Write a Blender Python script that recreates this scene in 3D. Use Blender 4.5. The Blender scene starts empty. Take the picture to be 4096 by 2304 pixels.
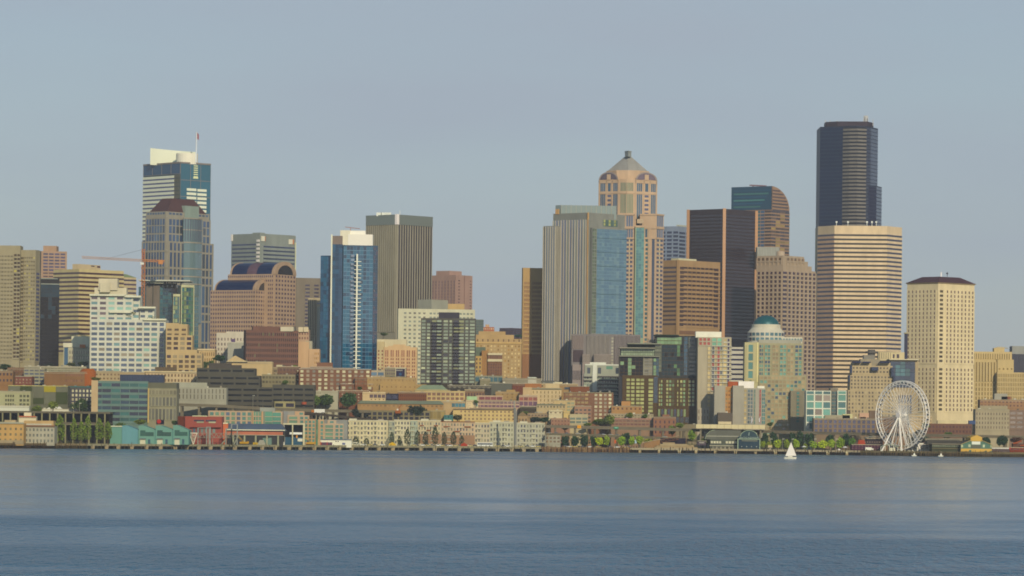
import bpy, math, random
from mathutils import Vector, Matrix
random.seed(7)
SC = bpy.context.scene
COL = SC.collection

# ------------------------------------------------------------------ camera, sky, sun, exposure
F_PX = 15556.0            # focal length in photograph pixels (4096 wide)
HX, HY = 2048.0, 1702.0   # where the horizon crosses the middle of the photograph
ROLL = math.radians(0.6)
EYE = 20.0                # upper deck of a ferry
cam = bpy.data.cameras.new('camera')
cam.sensor_width = 36.0
cam.lens = 36.0 * F_PX / 4096.0
cam.shift_y = (HY - 1152.0) / 4096.0
cam.clip_start = 1.0
cam.clip_end = 30000.0
camo = bpy.data.objects.new('camera', cam)
COL.objects.link(camo)
camo.location = (0, 0, EYE)
camo.rotation_euler = (math.radians(90), -ROLL, 0)
SC.camera = camo

SUN_ELEV = math.radians(21.0)
SUN_SIDE = math.radians(16.0)      # to the right of straight behind the camera
world = bpy.data.worlds.new('World')
SC.world = world
world.use_nodes = True
nt = world.node_tree
bg = nt.nodes['Background']
sky = nt.nodes.new('ShaderNodeTexSky')
sky.sky_type = 'NISHITA'
sky.sun_disc = False
sky.sun_elevation = SUN_ELEV
# sun direction: from scene towards the sun = behind the camera (-Y), a little to +X
sun_dir = Vector((math.sin(SUN_SIDE) * math.cos(SUN_ELEV), -math.cos(SUN_SIDE) * math.cos(SUN_ELEV), math.sin(SUN_ELEV)))
sky.sun_rotation = math.atan2(sun_dir.x, sun_dir.y)
sky.altitude = 0
sky.air_density = 1.0
sky.dust_density = 0.6
sky.ozone_density = 2.5
# a thin, faint veil of high cloud over the clear sky
tcz = nt.nodes.new('ShaderNodeTexCoord')
mpz = nt.nodes.new('ShaderNodeMapping'); mpz.inputs['Scale'].default_value = (5, 5, 26)
nz = nt.nodes.new('ShaderNodeTexNoise'); nz.inputs['Scale'].default_value = 1.3; nz.inputs['Detail'].default_value = 4
rz = nt.nodes.new('ShaderNodeMapRange')
rz.inputs['From Min'].default_value = 0.35; rz.inputs['From Max'].default_value = 0.7
rz.inputs['To Min'].default_value = 0.62; rz.inputs['To Max'].default_value = 0.90
mxz = nt.nodes.new('ShaderNodeMixRGB'); mxz.inputs['Color2'].default_value = (4.75, 5.5, 6.5, 1)
nt.links.new(tcz.outputs['Generated'], mpz.inputs['Vector'])
nt.links.new(mpz.outputs['Vector'], nz.inputs['Vector'])
nt.links.new(nz.outputs['Fac'], rz.inputs['Value'])
sz = nt.nodes.new('ShaderNodeSeparateXYZ'); nt.links.new(tcz.outputs['Generated'], sz.inputs['Vector'])
hz = nt.nodes.new('ShaderNodeMapRange'); hz.interpolation_type = 'SMOOTHSTEP'   # the veil thins out high overhead
hz.inputs['From Min'].default_value = 0.11; hz.inputs['From Max'].default_value = 0.38
hz.inputs['To Min'].default_value = 1.0; hz.inputs['To Max'].default_value = 0.15
nt.links.new(sz.outputs['Z'], hz.inputs['Value'])
mz = nt.nodes.new('ShaderNodeMath'); mz.operation = 'MULTIPLY'
nt.links.new(rz.outputs['Result'], mz.inputs[0]); nt.links.new(hz.outputs['Result'], mz.inputs[1])
nt.links.new(mz.outputs[0], mxz.inputs['Fac'])
nt.links.new(sky.outputs['Color'], mxz.inputs['Color1'])
nt.links.new(mxz.outputs['Color'], bg.inputs['Color'])
bg.inputs['Strength'].default_value = 0.08
sl = bpy.data.lights.new('sun', 'SUN')
sl.energy = 3.2
sl.angle = math.radians(0.6)
sl.color = (1.0, 0.81, 0.59)
slo = bpy.data.objects.new('sun', sl)
COL.objects.link(slo)
slo.rotation_euler = sun_dir.to_track_quat('Z', 'Y').to_euler()
SC.view_settings.view_transform = 'Standard'
SC.view_settings.look = 'None'
SC.view_settings.exposure = 0.0
SC.view_settings.gamma = 1.0
SC.view_settings.use_curve_mapping = False
SC.render.engine = 'CYCLES'
SC.cycles.max_bounces = 5
SC.cycles.diffuse_bounces = 2
SC.cycles.glossy_bounces = 3
SC.cycles.transmission_bounces = 2
SC.cycles.volume_bounces = 0
SC.cycles.transparent_max_bounces = 6
SC.cycles.use_denoising = True
SC.cycles.sample_clamp_indirect = 4.0
SC.cycles.filter_width = 1.75

# ------------------------------------------------------------------ photograph pixel + distance -> place in the world
CR, SR = math.cos(ROLL), math.sin(ROLL)
def unroll(px, py):
    dx, dy = px - HX, py - HY
    return dx * CR + dy * SR, -dx * SR + dy * CR
def W(px, py, D):
    u, v = unroll(px, py)
    return Vector((u * D / F_PX, D, EYE - v * D / F_PX))
def shore_y(px):
    k = [(-400, 1791), (0, 1793), (750, 1797.5), (1650, 1802), (2150, 1807), (2550, 1810.6), (3000, 1815.5), (3450, 1821.5), (3850, 1827), (4096, 1829), (4600, 1834)]
    for (a, ya), (b, yb) in zip(k, k[1:]):
        if px <= b: return ya + (yb - ya) * (px - a) / (b - a)
    return 1834
def shore_D(px):
    u, v = unroll(px, shore_y(px))
    return EYE * F_PX / v
def ground_z(X, Y):
    px = HX + X / Y * F_PX
    d = Y - shore_D(min(4096, max(0, px)))
    k = [(-9999, 3.0), (135, 3.0), (200, 11), (320, 22), (700, 40), (1300, 62), (1700, 98), (3400, 96), (9999, 90)]
    for (a, za), (b, zb) in zip(k, k[1:]):
        if d <= b:
            return za + (zb - za) * max(0, (d - a)) / (b - a)
    return 90

# ------------------------------------------------------------------ materials
def lin(c):
    c /= 255.0
    return c / 12.92 if c <= 0.04045 else ((c + 0.055) / 1.055) ** 2.4
VEIL = (0.030, 0.034, 0.040)
LIT = (1.00, 0.86, 0.80)
def albedo(h):
    r, g, b = (lin(int(h[i:i + 2], 16)) for i in (0, 2, 4))
    return tuple(min(0.85, max(0.004, (c - v) / i)) for c, v, i in zip((r, g, b), VEIL, LIT))
MATS = {}
def node_mat(name):
    m = bpy.data.materials.new(name)
    m.use_nodes = True
    n = m.node_tree.nodes; l = m.node_tree.links
    return m, n, l, n['Principled BSDF']
def soft(h, k=0.10):
    c = [int(h[i:i + 2], 16) for i in (0, 2, 4)]; g = sum(c) / 3
    return ''.join('%02X' % round(v + (g - v) * k) for v in c)
def wall(h, rough=0.85, var=0.16, scale=0.12):
    h = soft(h)
    k = ('w', h, rough, var)
    if k in MATS: return MATS[k]
    m, n, l, b = node_mat('wall_' + h)
    a = albedo(h)
    tc = n.new('ShaderNodeTexCoord')
    mp = n.new('ShaderNodeMapping'); mp.inputs['Scale'].default_value = (1, 1, 0.35)
    t1 = n.new('ShaderNodeTexNoise'); t1.inputs['Scale'].default_value = scale; t1.inputs['Detail'].default_value = 6
    t1.inputs['Roughness'].default_value = 0.65
    mr = n.new('ShaderNodeMapRange'); mr.inputs['From Min'].default_value = 0.3; mr.inputs['From Max'].default_value = 0.7
    mr.inputs['To Min'].default_value = 1 - var; mr.inputs['To Max'].default_value = 1 + var * 0.6
    vm = n.new('ShaderNodeVectorMath'); vm.operation = 'SCALE'
    vm.inputs[0].default_value = a
    l.new(tc.outputs['Object'], mp.inputs['Vector']); l.new(mp.outputs['Vector'], t1.inputs['Vector'])
    l.new(t1.outputs['Fac'], mr.inputs['Value']); l.new(mr.outputs['Result'], vm.inputs['Scale'])
    l.new(vm.outputs['Vector'], b.inputs['Base Color'])
    b.inputs['Roughness'].default_value = rough
    b.inputs['Specular IOR Level'].default_value = 0.3
    MATS[k] = m
    return m
def glass(h, ior=1.9, rough=0.12, var=0.35):
    """window glass with blinds and dark rooms behind it: tone differs from window to window"""
    k = ('g', h, ior, rough, var)
    if k in MATS: return MATS[k]
    m, n, l, b = node_mat('glass_' + h)
    a = albedo(h)
    oi = n.new('ShaderNodeObjectInfo'); ge = n.new('ShaderNodeNewGeometry')
    ad = n.new('ShaderNodeMath'); ad.operation = 'ADD'
    fr = n.new('ShaderNodeMath'); fr.operation = 'FRACT'
    mr = n.new('ShaderNodeMapRange'); mr.inputs['To Min'].default_value = 1 - var; mr.inputs['To Max'].default_value = 1 + var
    vm = n.new('ShaderNodeVectorMath'); vm.operation = 'SCALE'; vm.inputs[0].default_value = a
    l.new(oi.outputs['Random'], ad.inputs[0]); l.new(ge.outputs['Random Per Island'], ad.inputs[1])
    l.new(ad.outputs[0], fr.inputs[0]); l.new(fr.outputs[0], mr.inputs['Value'])
    l.new(mr.outputs['Result'], vm.inputs['Scale']); l.new(vm.outputs['Vector'], b.inputs['Base Color'])
    b.inputs['Roughness'].default_value = rough
    b.inputs['IOR'].default_value = ior
    MATS[k] = m
    return m
def metal(h, rough=0.25, met=0.9):
    k = ('m', h, rough, met)
    if k in MATS: return MATS[k]
    m, n, l, b = node_mat('metal_' + h)
    t1 = n.new('ShaderNodeTexNoise'); t1.inputs['Scale'].default_value = 0.6
    mr = n.new('ShaderNodeMapRange'); mr.inputs['To Min'].default_value = rough * 0.7; mr.inputs['To Max'].default_value = rough * 1.4
    l.new(t1.outputs['Fac'], mr.inputs['Value']); l.new(mr.outputs['Result'], b.inputs['Roughness'])
    b.inputs['Base Color'].default_value = (*albedo(h), 1)
    b.inputs['Metallic'].default_value = met
    MATS[k] = m
    return m
def leaf(h):
    k = ('l', h)
    if k in MATS: return MATS[k]
    m, n, l, b = node_mat('leaf_' + h)
    a = [c * 1.7 for c in albedo(h)]
    ge = n.new('ShaderNodeNewGeometry')
    mr = n.new('ShaderNodeMapRange'); mr.inputs['To Min'].default_value = 0.55; mr.inputs['To Max'].default_value = 1.5
    vm = n.new('ShaderNodeVectorMath'); vm.operation = 'SCALE'; vm.inputs[0].default_value = a
    l.new(ge.outputs['Random Per Island'], mr.inputs['Value'])
    l.new(mr.outputs['Result'], vm.inputs['Scale']); l.new(vm.outputs['Vector'], b.inputs['Base Color'])
    b.inputs['Roughness'].default_value = 0.7
    MATS[k] = m
    return m

# ------------------------------------------------------------------ mesh building
class MB:
    def __init__(s): s.v = []; s.f = []; s.mi = []
    def add(s, v, f, mi=0):
        o = len(s.v); s.v += [tuple(p) for p in v]; s.f += [tuple(i + o for i in q) for q in f]; s.mi += [mi] * len(f)
    def prism(s, pts, z0, z1, mi=0):
        n = len(pts)
        v = [(p[0], p[1], z0) for p in pts] + [(p[0], p[1], z1) for p in pts]
        f = [(i, (i + 1) % n, n + (i + 1) % n, n + i) for i in range(n)] + [tuple(range(n))[::-1], tuple(range(n, 2 * n))]
        s.add(v, f, mi)
    def frustum(s, lo, z0, hi, z1):
        n = len(lo)
        v = [(p[0], p[1], z0) for p in lo] + [(p[0], p[1], z1) for p in hi]
        f = [(i, (i + 1) % n, n + (i + 1) % n, n + i) for i in range(n)] + [tuple(range(n))[::-1], tuple(range(n, 2 * n))]
        s.add(v, f)
    def box(s, x0, x1, y0, y1, z0, z1): s.prism([(x0, y0), (x1, y0), (x1, y1), (x0, y1)], z0, z1)
    def bar(s, a, b, r, n=4):
        a = Vector(a); b = Vector(b); d = (b - a)
        if d.length < 1e-6: return
        d.normalize()
        up = Vector((0, 0, 1)) if abs(d.z) < 0.9 else Vector((1, 0, 0))
        e1 = d.cross(up).normalized(); e2 = d.cross(e1)
        v = []
        for p in (a, b):
            for k in range(n):
                t = 2 * math.pi * (k + 0.5) / n
                v.append(p + (e1 * math.cos(t) + e2 * math.sin(t)) * r)
        s.add(v, [(k, (k + 1) % n, n + (k + 1) % n, n + k) for k in range(n)] + [tuple(range(n))[::-1], tuple(range(n, 2 * n))])
    def obj(s, name, mats, parent=None, org=(0, 0, 0), smooth=False):
        me = bpy.data.meshes.new(name)
        ox, oy, oz = org
        me.from_pydata([(p[0] - ox, p[1] - oy, p[2] - oz) for p in s.v], [], s.f)
        if not isinstance(mats, (list, tuple)): mats = [mats]
        for m in mats: me.materials.append(m)
        if len(mats) > 1: me.polygons.foreach_set('material_index', s.mi)
        if smooth: me.polygons.foreach_set('use_smooth', [True] * len(me.polygons))
        me.update()
        o = bpy.data.objects.new(name, me); COL.objects.link(o)
        if parent is None: o.location = org
        else: o.parent = parent
        return o
def tag(o, label, cat, group=None, kind=None):
    if label: o['label'] = label
    if cat: o['category'] = cat
    if group: o['group'] = group
    if kind: o['kind'] = kind
    return o
UNIT = {}
def unit_pane(mat):
    if mat.name not in UNIT:
        b = MB(); b.box(0, 1, -1, 0, 0, 1)
        me = bpy.data.meshes.new('pane_' + mat.name); me.from_pydata(b.v, [], b.f); me.materials.append(mat); me.update()
        UNIT[mat.name] = me
    return UNIT[mat.name]

class Face:
    """one side of a building: p0 left end, d direction to the right, L length, z0..z1, m metres per photo pixel"""
    def __init__(s, T, p0, p1, z0, z1, m):
        s.T = T; s.p0 = Vector(p0[:2]); s.d = (Vector(p1[:2]) - s.p0); s.L = s.d.length
        s.d = s.d / s.L if s.L > 0 else Vector((1, 0)); s.z0 = z0; s.z1 = z1; s.m = m
        s.n = Vector((s.d.y, -s.d.x))
    def pt(s, a, out): return s.p0 + s.d * a + s.n * out
    def box(s, mb, a0, a1, z0, z1, out, inn=0.0):
        q = [s.pt(a0, out), s.pt(a1, out), s.pt(a1, inn), s.pt(a0, inn)]
        mb.prism(q, z0, z1)
    # a in fractions of the face, t in photo pixels below the top
    def rect(s, name, mat, a0, a1, t0, t1, out=0.2):
        s.box(s.T.mb(name, mat), a0 * s.L, a1 * s.L, s.z1 - t1 * s.m, s.z1 - t0 * s.m, out)
    def win(s, mat, a0, a1, t0, t1, out=0.08, name='window'):
        s.T.wins.append((name, mat, s, a0 * s.L, a1 * s.L, s.z1 - t1 * s.m, s.z1 - t0 * s.m, out))
    def rowsn(s, t, p, to): return max(0, int(((s.z1 - to) / s.m - t) / p)) if to is not None else 0
    def grid(s, cols, t, p, n, mat, wf=0.6, hf=0.55, a0=0.0, a1=1.0, rel=0.3, wm=None, pal=None, skip=None, name='window'):
        wm = wm or s.T.wm
        mb = s.T.mb('wall', wm)
        A0, A1 = a0 * s.L, a1 * s.L; cw = (A1 - A0) / cols
        P = p * s.m; zt = s.z1 - t * s.m
        zb = zt - n * P
        if zb < s.z0: n = max(1, int((zt - s.z0) / P)); zb = zt - n * P
        g = cw * (1 - wf) / 2
        if rel:
            for i in range(cols + 1):
                c = A0 + i * cw
                s.box(mb, max(A0 + .01, c - g), min(A1 - .01, c + g), zb, zt, rel)
            for j in range(n):
                z = zt - (j + 1) * P
                s.box(mb, A0 + .02, A1 - .02, z, z + P * (1 - hf), rel - 0.04)
        for j in range(n):
            for i in range(cols):
                if skip and skip(i, j): continue
                mm = (pal[(i * 5 + 1) % len(pal)] if random.random() < .55 else random.choice(pal)) if pal else mat
                z = zt - (j + 1) * P
                s.T.wins.append((name, mm, s, A0 + i * cw + g, A0 + (i + 1) * cw - g, z + P * (1 - hf), z + P, 0.08))
        return s
    def bands(s, t, p, n, mat, hf=0.5, a0=0.0, a1=1.0, rel=0.3, wm=None, split=1, pal=None, gap=0.0):
        wm = wm or s.T.wm
        mb = s.T.mb('wall', wm)
        A0, A1 = a0 * s.L, a1 * s.L; P = p * s.m; zt = s.z1 - t * s.m
        if zt - n * P < s.z0: n = max(1, int((zt - s.z0) / P))
        for j in range(n):
            z = zt - (j + 1) * P
            if rel: s.box(mb, A0, A1, z, z + P * (1 - hf), rel)
            for k in range(split):
                b0 = A0 + (A1 - A0) * k / split + gap; b1 = A0 + (A1 - A0) * (k + 1) / split - gap
                s.T.wins.append(('window', random.choice(pal) if pal else mat, s, b0, b1, z + P * (1 - hf) + .01, z + P - .01, 0.08))
        return s
    def strips(s, cols, t, to, mat, wf=0.5, a0=0.0, a1=1.0, rel=0.5, wm=None, pal=None):
        wm = wm or s.T.wm
        mb = s.T.mb('wall', wm)
        A0, A1 = a0 * s.L, a1 * s.L; cw = (A1 - A0) / cols; zt = s.z1 - t * s.m; zb = max(s.z0, s.z1 - to * s.m)
        for i in range(cols + 1):
            c = A0 + i * cw; g = cw * (1 - wf) / 2
            s.box(mb, max(A0, c - g), min(A1, c + g), zb, zt, rel)
        for i in range(cols):
            g = cw * (1 - wf) / 2
            s.T.wins.append(('window', random.choice(pal) if pal else mat, s, A0 + i * cw + g, A0 + (i + 1) * cw - g, zb, zt, 0.08))
        return s

class T:
    """one thing: an Empty at its base with its parts as children"""
    def __init__(s, name, label, cat, D, wm=None, group=None):
        s.name, s.label, s.cat, s.D, s.wm, s.group = name, label, cat, D, wm, group
        s.m = D / F_PX; s.parts = []; s.key = {}; s.wins = []; s.org = None; s.subs = []; s.zlow = None
    def mb(s, name, mat):
        k = (name, mat.name)
        if k not in s.key:
            b = MB(); s.key[k] = b; s.parts.append((name, mat, b))
        return s.key[k]
    def sub(s, name, mat, par):
        b = s.new(name, mat); b.par = par; return b
    def new(s, name, mat):
        b = MB(); s.parts.append((name, mat, b)); return b
    def at(s, px, py, D=None): return W(px, py, D or s.D)
    def z(s, px, py, D=None): return W(px, py, D or s.D).z
    def mass(s, xl, xm, xr, yt, D=None, a=40, name='wall', mat=None, yb=None, depth=22, new=False):
        D = D or s.D; mat = mat or s.wm
        P = W(xm, yt, D); a_ = math.radians(a); b_ = math.radians(90 - a)
        kl = unroll(xl, yt)[0] / F_PX; kr = unroll(xr, yt)[0] / F_PX
        dl = Vector((-math.cos(a_), math.sin(a_))); dr = Vector((math.cos(b_), math.sin(b_)))
        if xm - xl > 0.5 and a < 89: Ll = (P.x - kl * D) / (math.cos(a_) + kl * math.sin(a_))
        else: Ll = depth
        if xr - xm > 0.5 and a > 1: Lr = (kr * D - P.x) / (math.cos(b_) - kr * math.sin(b_))
        else: Lr = depth
        O = Vector((P.x, D)); pl = O + dl * Ll; pr = O + dr * Lr; pb = pl + dr * Lr
        zb = s.z(xm, yb, D) if yb is not None else min(ground_z(O.x, O.y), ground_z(pb.x, pb.y)) - 1.0
        s.base(O, zb)
        b = s.new(name, mat) if new else s.mb(name, mat)
        b.prism([pl, O, pr, pb], zb, P.z)
        m = D / F_PX
        r = type('M', (), {})()
        r.L = Face(s, pl, O, zb, P.z, m); r.R = Face(s, O, pr, zb, P.z, m)
        r.pts = [pl, O, pr, pb]; r.z0 = zb; r.z1 = P.z; r.c = (pl + pr) / 2; r.m = m
        return r
    def front(s, x0, x1, yt, D=None, yb=None, depth=18, name='wall', mat=None, a=90, new=False):
        return s.mass(x0, x0, x1, yt, D, 90, name, mat, yb, depth, new)
    def poly(s, pts, yt, name='wall', mat=None, yb=None, back=30, D=None):
        """pts: (photo x, distance) left to right along the seen side"""
        mat = mat or s.wm; D = D or min(p[1] for p in pts)
        im = min(range(len(pts)), key=lambda i: pts[i][1])
        z1 = W(pts[im][0], yt, pts[im][1]).z
        q = [Vector((W(p[0], yt, p[1]).x, p[1])) for p in pts]
        far = max(p[1] for p in pts) + back
        q2 = q + [Vector((q[-1].x, far)), Vector((q[0].x, far))]
        zb = s.z(pts[im][0], yb, pts[im][1]) if yb is not None else ground_z(q[im].x, q[im].y) - 1.0
        s.base(q[im], zb)
        s.mb(name, mat).prism(q2, zb, z1)
        r = type('M', (), {})()
        r.F = [Face(s, q[i], q[i + 1], zb, z1, D / F_PX) for i in range(len(q) - 1)]
        r.pts = q2; r.z0 = zb; r.z1 = z1; r.m = D / F_PX; r.q = q
        return r
    def base(s, O, z):
        if s.org is None: s.org = (O[0], O[1], z)
    def done(s, cap=100, smooth=()):
        e = bpy.data.objects.new(s.name, None); COL.objects.link(e)
        if s.org is None:
            p = s.parts[0][2].v[0]; s.org = tuple(p)
        e.location = s.org; e.empty_display_size = 2.0
        tag(e, s.label, s.cat, s.group, 'thing')
        made = []
        for name, mat, b in s.parts:
            if b.f:
                par = getattr(b, 'par', None)
                b.ob = b.obj(name, mat, getattr(par, 'ob', e) if par else e, s.org, smooth=name in smooth)
        by = {}
        for w in s.wins: by.setdefault(w[0], []).append(w)
        for name, ws in by.items():
            ws.sort(key=lambda w: (-round((w[4] - w[3]) * (w[6] - w[5]), 0), -w[6]))
            for (nm, mat, f, a0, a1, z0, z1, out) in ws[:cap]:
                o = bpy.data.objects.new(nm, unit_pane(mat)); COL.objects.link(o); o.parent = e
                p = f.pt(a0, 0)
                o.location = (p.x - s.org[0], p.y - s.org[1], z0 - s.org[2])
                o.rotation_euler = (0, 0, math.atan2(f.d.y, f.d.x))
                o.scale = (max(.01, a1 - a0), out, max(.01, z1 - z0))
            if len(ws) > cap:
                b = MB(); mats = []
                for (nm, mat, f, a0, a1, z0, z1, out) in ws[cap:]:
                    if mat not in mats: mats.append(mat)
                    q = [f.pt(a0, out), f.pt(a1, out), f.pt(a1, 0), f.pt(a0, 0)]
                    b.prism(q, z0, z1, mats.index(mat))
                o = b.obj(name, mats, e, s.org); o['kind'] = 'stuff'
        s.e = e
        return e
def child(mb, name, mat, parent_thing, parent_obj=None):
    return mb.obj(name, mat, parent_obj or parent_thing.e, parent_thing.org)

# ------------------------------------------------------------------ ground, water
def build_ground():
    b = MB(); xs = list(range(-2600, 2601, 40)); 
    dd = [36, 45, 60, 90, 115, 135, 155, 178, 200, 250, 300, 380, 460, 560, 700, 850, 1000, 1300, 1700, 2300, 3300]
    for j, d in enumerate(dd):
        for x in xs:
            y = 2990 + d
            for _ in range(3):
                px = min(4096, max(0, HX + x / y * F_PX)); y = shore_D(px) + d
            b.v.append((x, y, ground_z(x, y)))
    n = len(xs)
    for j in range(len(dd) - 1):
        for i in range(n - 1):
            b.f.append((j * n + i, j * n + i + 1, (j + 1) * n + i + 1, (j + 1) * n + i))
    # skirt down into the bay
    o = len(b.v)
    for i in range(n): b.v.append((b.v[i][0], b.v[i][1] - 0.5, -3))
    for i in range(n - 1): b.f.append((o + i, o + i + 1, i + 1, i))
    m, nn, l, p = node_mat('ground')
    t = nn.new('ShaderNodeTexNoise'); t.inputs['Scale'].default_value = 0.03; t.inputs['Detail'].default_value = 8
    cr = nn.new('ShaderNodeValToRGB')
    cr.color_ramp.elements[0].color = (0.05, 0.05, 0.045, 1); cr.color_ramp.elements[1].color = (0.13, 0.12, 0.095, 1)
    e = cr.color_ramp.elements.new(0.5); e.color = (0.06, 0.075, 0.03, 1)
    tc = nn.new('ShaderNodeTexCoord')
    l.new(tc.outputs['Object'], t.inputs['Vector']); l.new(t.outputs['Fac'], cr.inputs['Fac']); l.new(cr.outputs['Color'], p.inputs['Base Color'])
    p.inputs['Roughness'].default_value = 0.95
    o = b.obj('ground', m); o['kind'] = 'structure'; o['label'] = 'city ground rising from the shore behind the waterfront'
build_ground()
def build_water():
    b = MB()
    b.add([(-2700, -700, 0), (2700, -700, 0), (2700, 3120, 0), (-2700, 3120, 0)], [(0, 1, 2, 3)])
    m, n, l, p = node_mat('water')
    p.inputs['IOR'].default_value = 1.333
    p.inputs['Base Color'].default_value = (0.016, 0.13, 0.23, 1)
    p.inputs['Specular Tint'].default_value = (1, 1, 1, 1)
    tc = n.new('ShaderNodeTexCoord')
    def noise(scale, sx=1.0, sy=1.0, det=3.0, rough=0.55):
        mp = n.new('ShaderNodeMapping'); mp.inputs['Scale'].default_value = (sx, sy, 1)
        t = n.new('ShaderNodeTexNoise'); t.inputs['Scale'].default_value = scale; t.inputs['Detail'].default_value = det; t.inputs['Roughness'].default_value = rough
        l.new(tc.outputs['Object'], mp.inputs['Vector']); l.new(mp.outputs['Vector'], t.inputs['Vector'])
        return t.outputs['Fac']
    def mth(op, a, bb):
        q = n.new('ShaderNodeMath'); q.operation = op
        for i, x in enumerate((a, bb)):
            if isinstance(x, (int, float)): q.inputs[i].default_value = x
            else: l.new(x, q.inputs[i])
        return q.outputs[0]
    # wind: a calmer belt of water between two ruffled ones, its edges broken up
    sep = n.new('ShaderNodeSeparateXYZ'); l.new(tc.outputs['Object'], sep.inputs['Vector'])
    wob = mth('MULTIPLY', mth('SUBTRACT', noise(0.004, 0.5, 1.0, 4), 0.5), 1500.0)
    yy = mth('ADD', sep.outputs['Y'], wob)
    def ramp(x, a_, b_, lo, hi):
        r = n.new('ShaderNodeMapRange'); r.interpolation_type = 'SMOOTHSTEP'
        r.inputs['From Min'].default_value = a_; r.inputs['From Max'].default_value = b_
        r.inputs['To Min'].default_value = lo; r.inputs['To Max'].default_value = hi
        l.new(x, r.inputs['Value']); return r.outputs['Result']
    ruff = mth('MAXIMUM', ramp(yy, 600, 1100, 1.0, 0.24), ramp(yy, 2150, 2650, 0.0, 0.9))
    streak = ramp(noise(0.010, 0.8, 1.2, 4), 0.40, 0.62, 0.72, 1.25)
    ruff = mth('MULTIPLY', ruff, streak)
    wv = mth('ADD', mth('MULTIPLY', noise(0.55, 1, 0.8, 3, 0.6), 0.8), mth('MULTIPLY', noise(0.16, 0.9, 0.35, 3), 4.0))
    wv = mth('ADD', wv, mth('MULTIPLY', noise(0.55, 0.9, 0.16, 3, 0.6), 7.0))
    wv = mth('MULTIPLY', wv, ruff)
    bp = n.new('ShaderNodeBump'); bp.inputs['Strength'].default_value = 1.0; bp.inputs['Distance'].default_value = 0.5
    l.new(wv, bp.inputs['Height']); l.new(bp.outputs['Normal'], p.inputs['Normal'])
    mr = n.new('ShaderNodeMapRange'); mr.inputs['To Min'].default_value = 0.12; mr.inputs['To Max'].default_value = 0.28
    l.new(ruff, mr.inputs['Value']); l.new(mr.outputs['Result'], p.inputs['Roughness'])
    o = b.obj('water', m); o['kind'] = 'structure'; o['label'] = 'blue rippled bay water in front of the city'
build_water()
# ================================================================== TOWERS, far ranks
def TW(name, label, cat, D, hexwall, group=None, **k): return T(name, label, cat, D, wall(hexwall, **k), group)

# white banded tower with a blue glass crown and a flagpole
t = TW('skyscraper', 'tallest tower of the north cluster, white banded with blue glass top and curved white crown', 'tower', 3950, 'C9C9B0')
M = t.mass(574, 722, 843, 650, a=48, mat=wall('34505E', rough=.3))
gl = glass('30506A', 1.8, .08, .08)
dk = wall('545A7C'); wh = wall('E6E2C4', var=.05)
t.wm = wall('8C8078')
M.L.grid(4, 3, 42, 1, gl, wf=.95, hf=.96, rel=.25)
M.L.rect('wall', wall('8C8078'), 0, 1, -3, 3, .5); M.R.rect('wall', wall('8C8078'), 0, 1, -3, 3, .5)
for k in range(21):
    M.L.win(wh, 0, .84, 50 + k * 16.3, 60 + k * 16.3, .7, name='white_band')
    M.L.win(glass('545A7C', 1.8, .1, .1), 0, .84, 60 + k * 16.3, 66.2 + k * 16.3, .3)
for k in range(24): M.L.rect('wall', wall('6F6E62'), .84, .985, 47 + k * 16.3, 61 + k * 16.3, .35)
M.R.grid(3, 4, 66, 4, glass('3E6878', 1.8, .08, .08), wf=.965, hf=.965, rel=.25)
for k in range(6): M.R.win(wall('E2DFA8'), .43, .56, 8 + k * 8.6, 12 + k * 8.6, .9, name='white_band')
M.R.win(wall('E2DFA8'), .42, .57, 54, 61, .9, name='white_band')
for k in range(9):
    M.R.win(wh, .21, .52, 101 + k * 16.6, 111 + k * 16.6, .7, name='white_band'); M.R.win(wh, .56, .86, 102 + k * 16.6, 112 + k * 16.6, .7, name='white_band')
cw = t.new('crown', wh)
A = W(601, 644, 3975); B_ = W(786, 650, 3985)
zA, zB, zb = W(601, 592, 3975).z, W(786, 608, 3985).z, M.z1 - 1
n = 14
v = []
for i in range(n + 1):
    f = i / n; p = A.lerp(B_, f); y = p.y + 22 * math.sin(f * math.pi) * 0.3; zt = zA + (zB - zA) * f
    v += [(p.x, y, zb), (p.x, y, zt), (p.x, y + 5, zb), (p.x, y + 5, zt)]
f_ = []
for i in range(n):
    o = 4 * i; f_ += [(o, o + 4, o + 5, o + 1), (o + 1, o + 5, o + 7, o + 3), (o + 6, o + 2, o + 3, o + 7)]
f_ += [(0, 1, 3, 2), (4 * n, 4 * n + 2, 4 * n + 3, 4 * n + 1)]
cw.add(v, f_)
dr = t.new('roof_drum', wall('F0E6C8', var=.05)); c = W(748, 645, 3968); R = 44 * t.m
dr.prism([(c.x + R * math.cos(a * math.pi / 12), c.y + R * math.sin(a * math.pi / 12)) for a in range(24)], zb, W(748, 615, 3968).z)
fp = t.new('flagpole', wall('D8D8D8')); a, b = W(784, 650, 3962), W(790, 528, 3962)
fp.bar(a, (a.x + .3, b.y, b.z), 0.7, 6)
e = t.done()
fl = MB(); q = W(789, 530, 3962); x0, z0 = a.x + .9, q.z
S = t.m
fv = []
for i in range(6): 
    for zz in (0, -1): fv.append((x0 + i * 1.4 * S, q.y + math.sin(i * 1.3) * .5, z0 + zz * 24 * S - i * 1.6 * S))
fl.add(fv, [(2 * i, 2 * i + 1, 2 * i + 3, 2 * i + 2) for i in range(5)])
o = fl.obj('flag', wall('B06A70'), None, (x0, q.y, z0 - 24 * S)); tag(o, 'red and white flag flying from the white crowned tower', 'flag')

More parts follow.
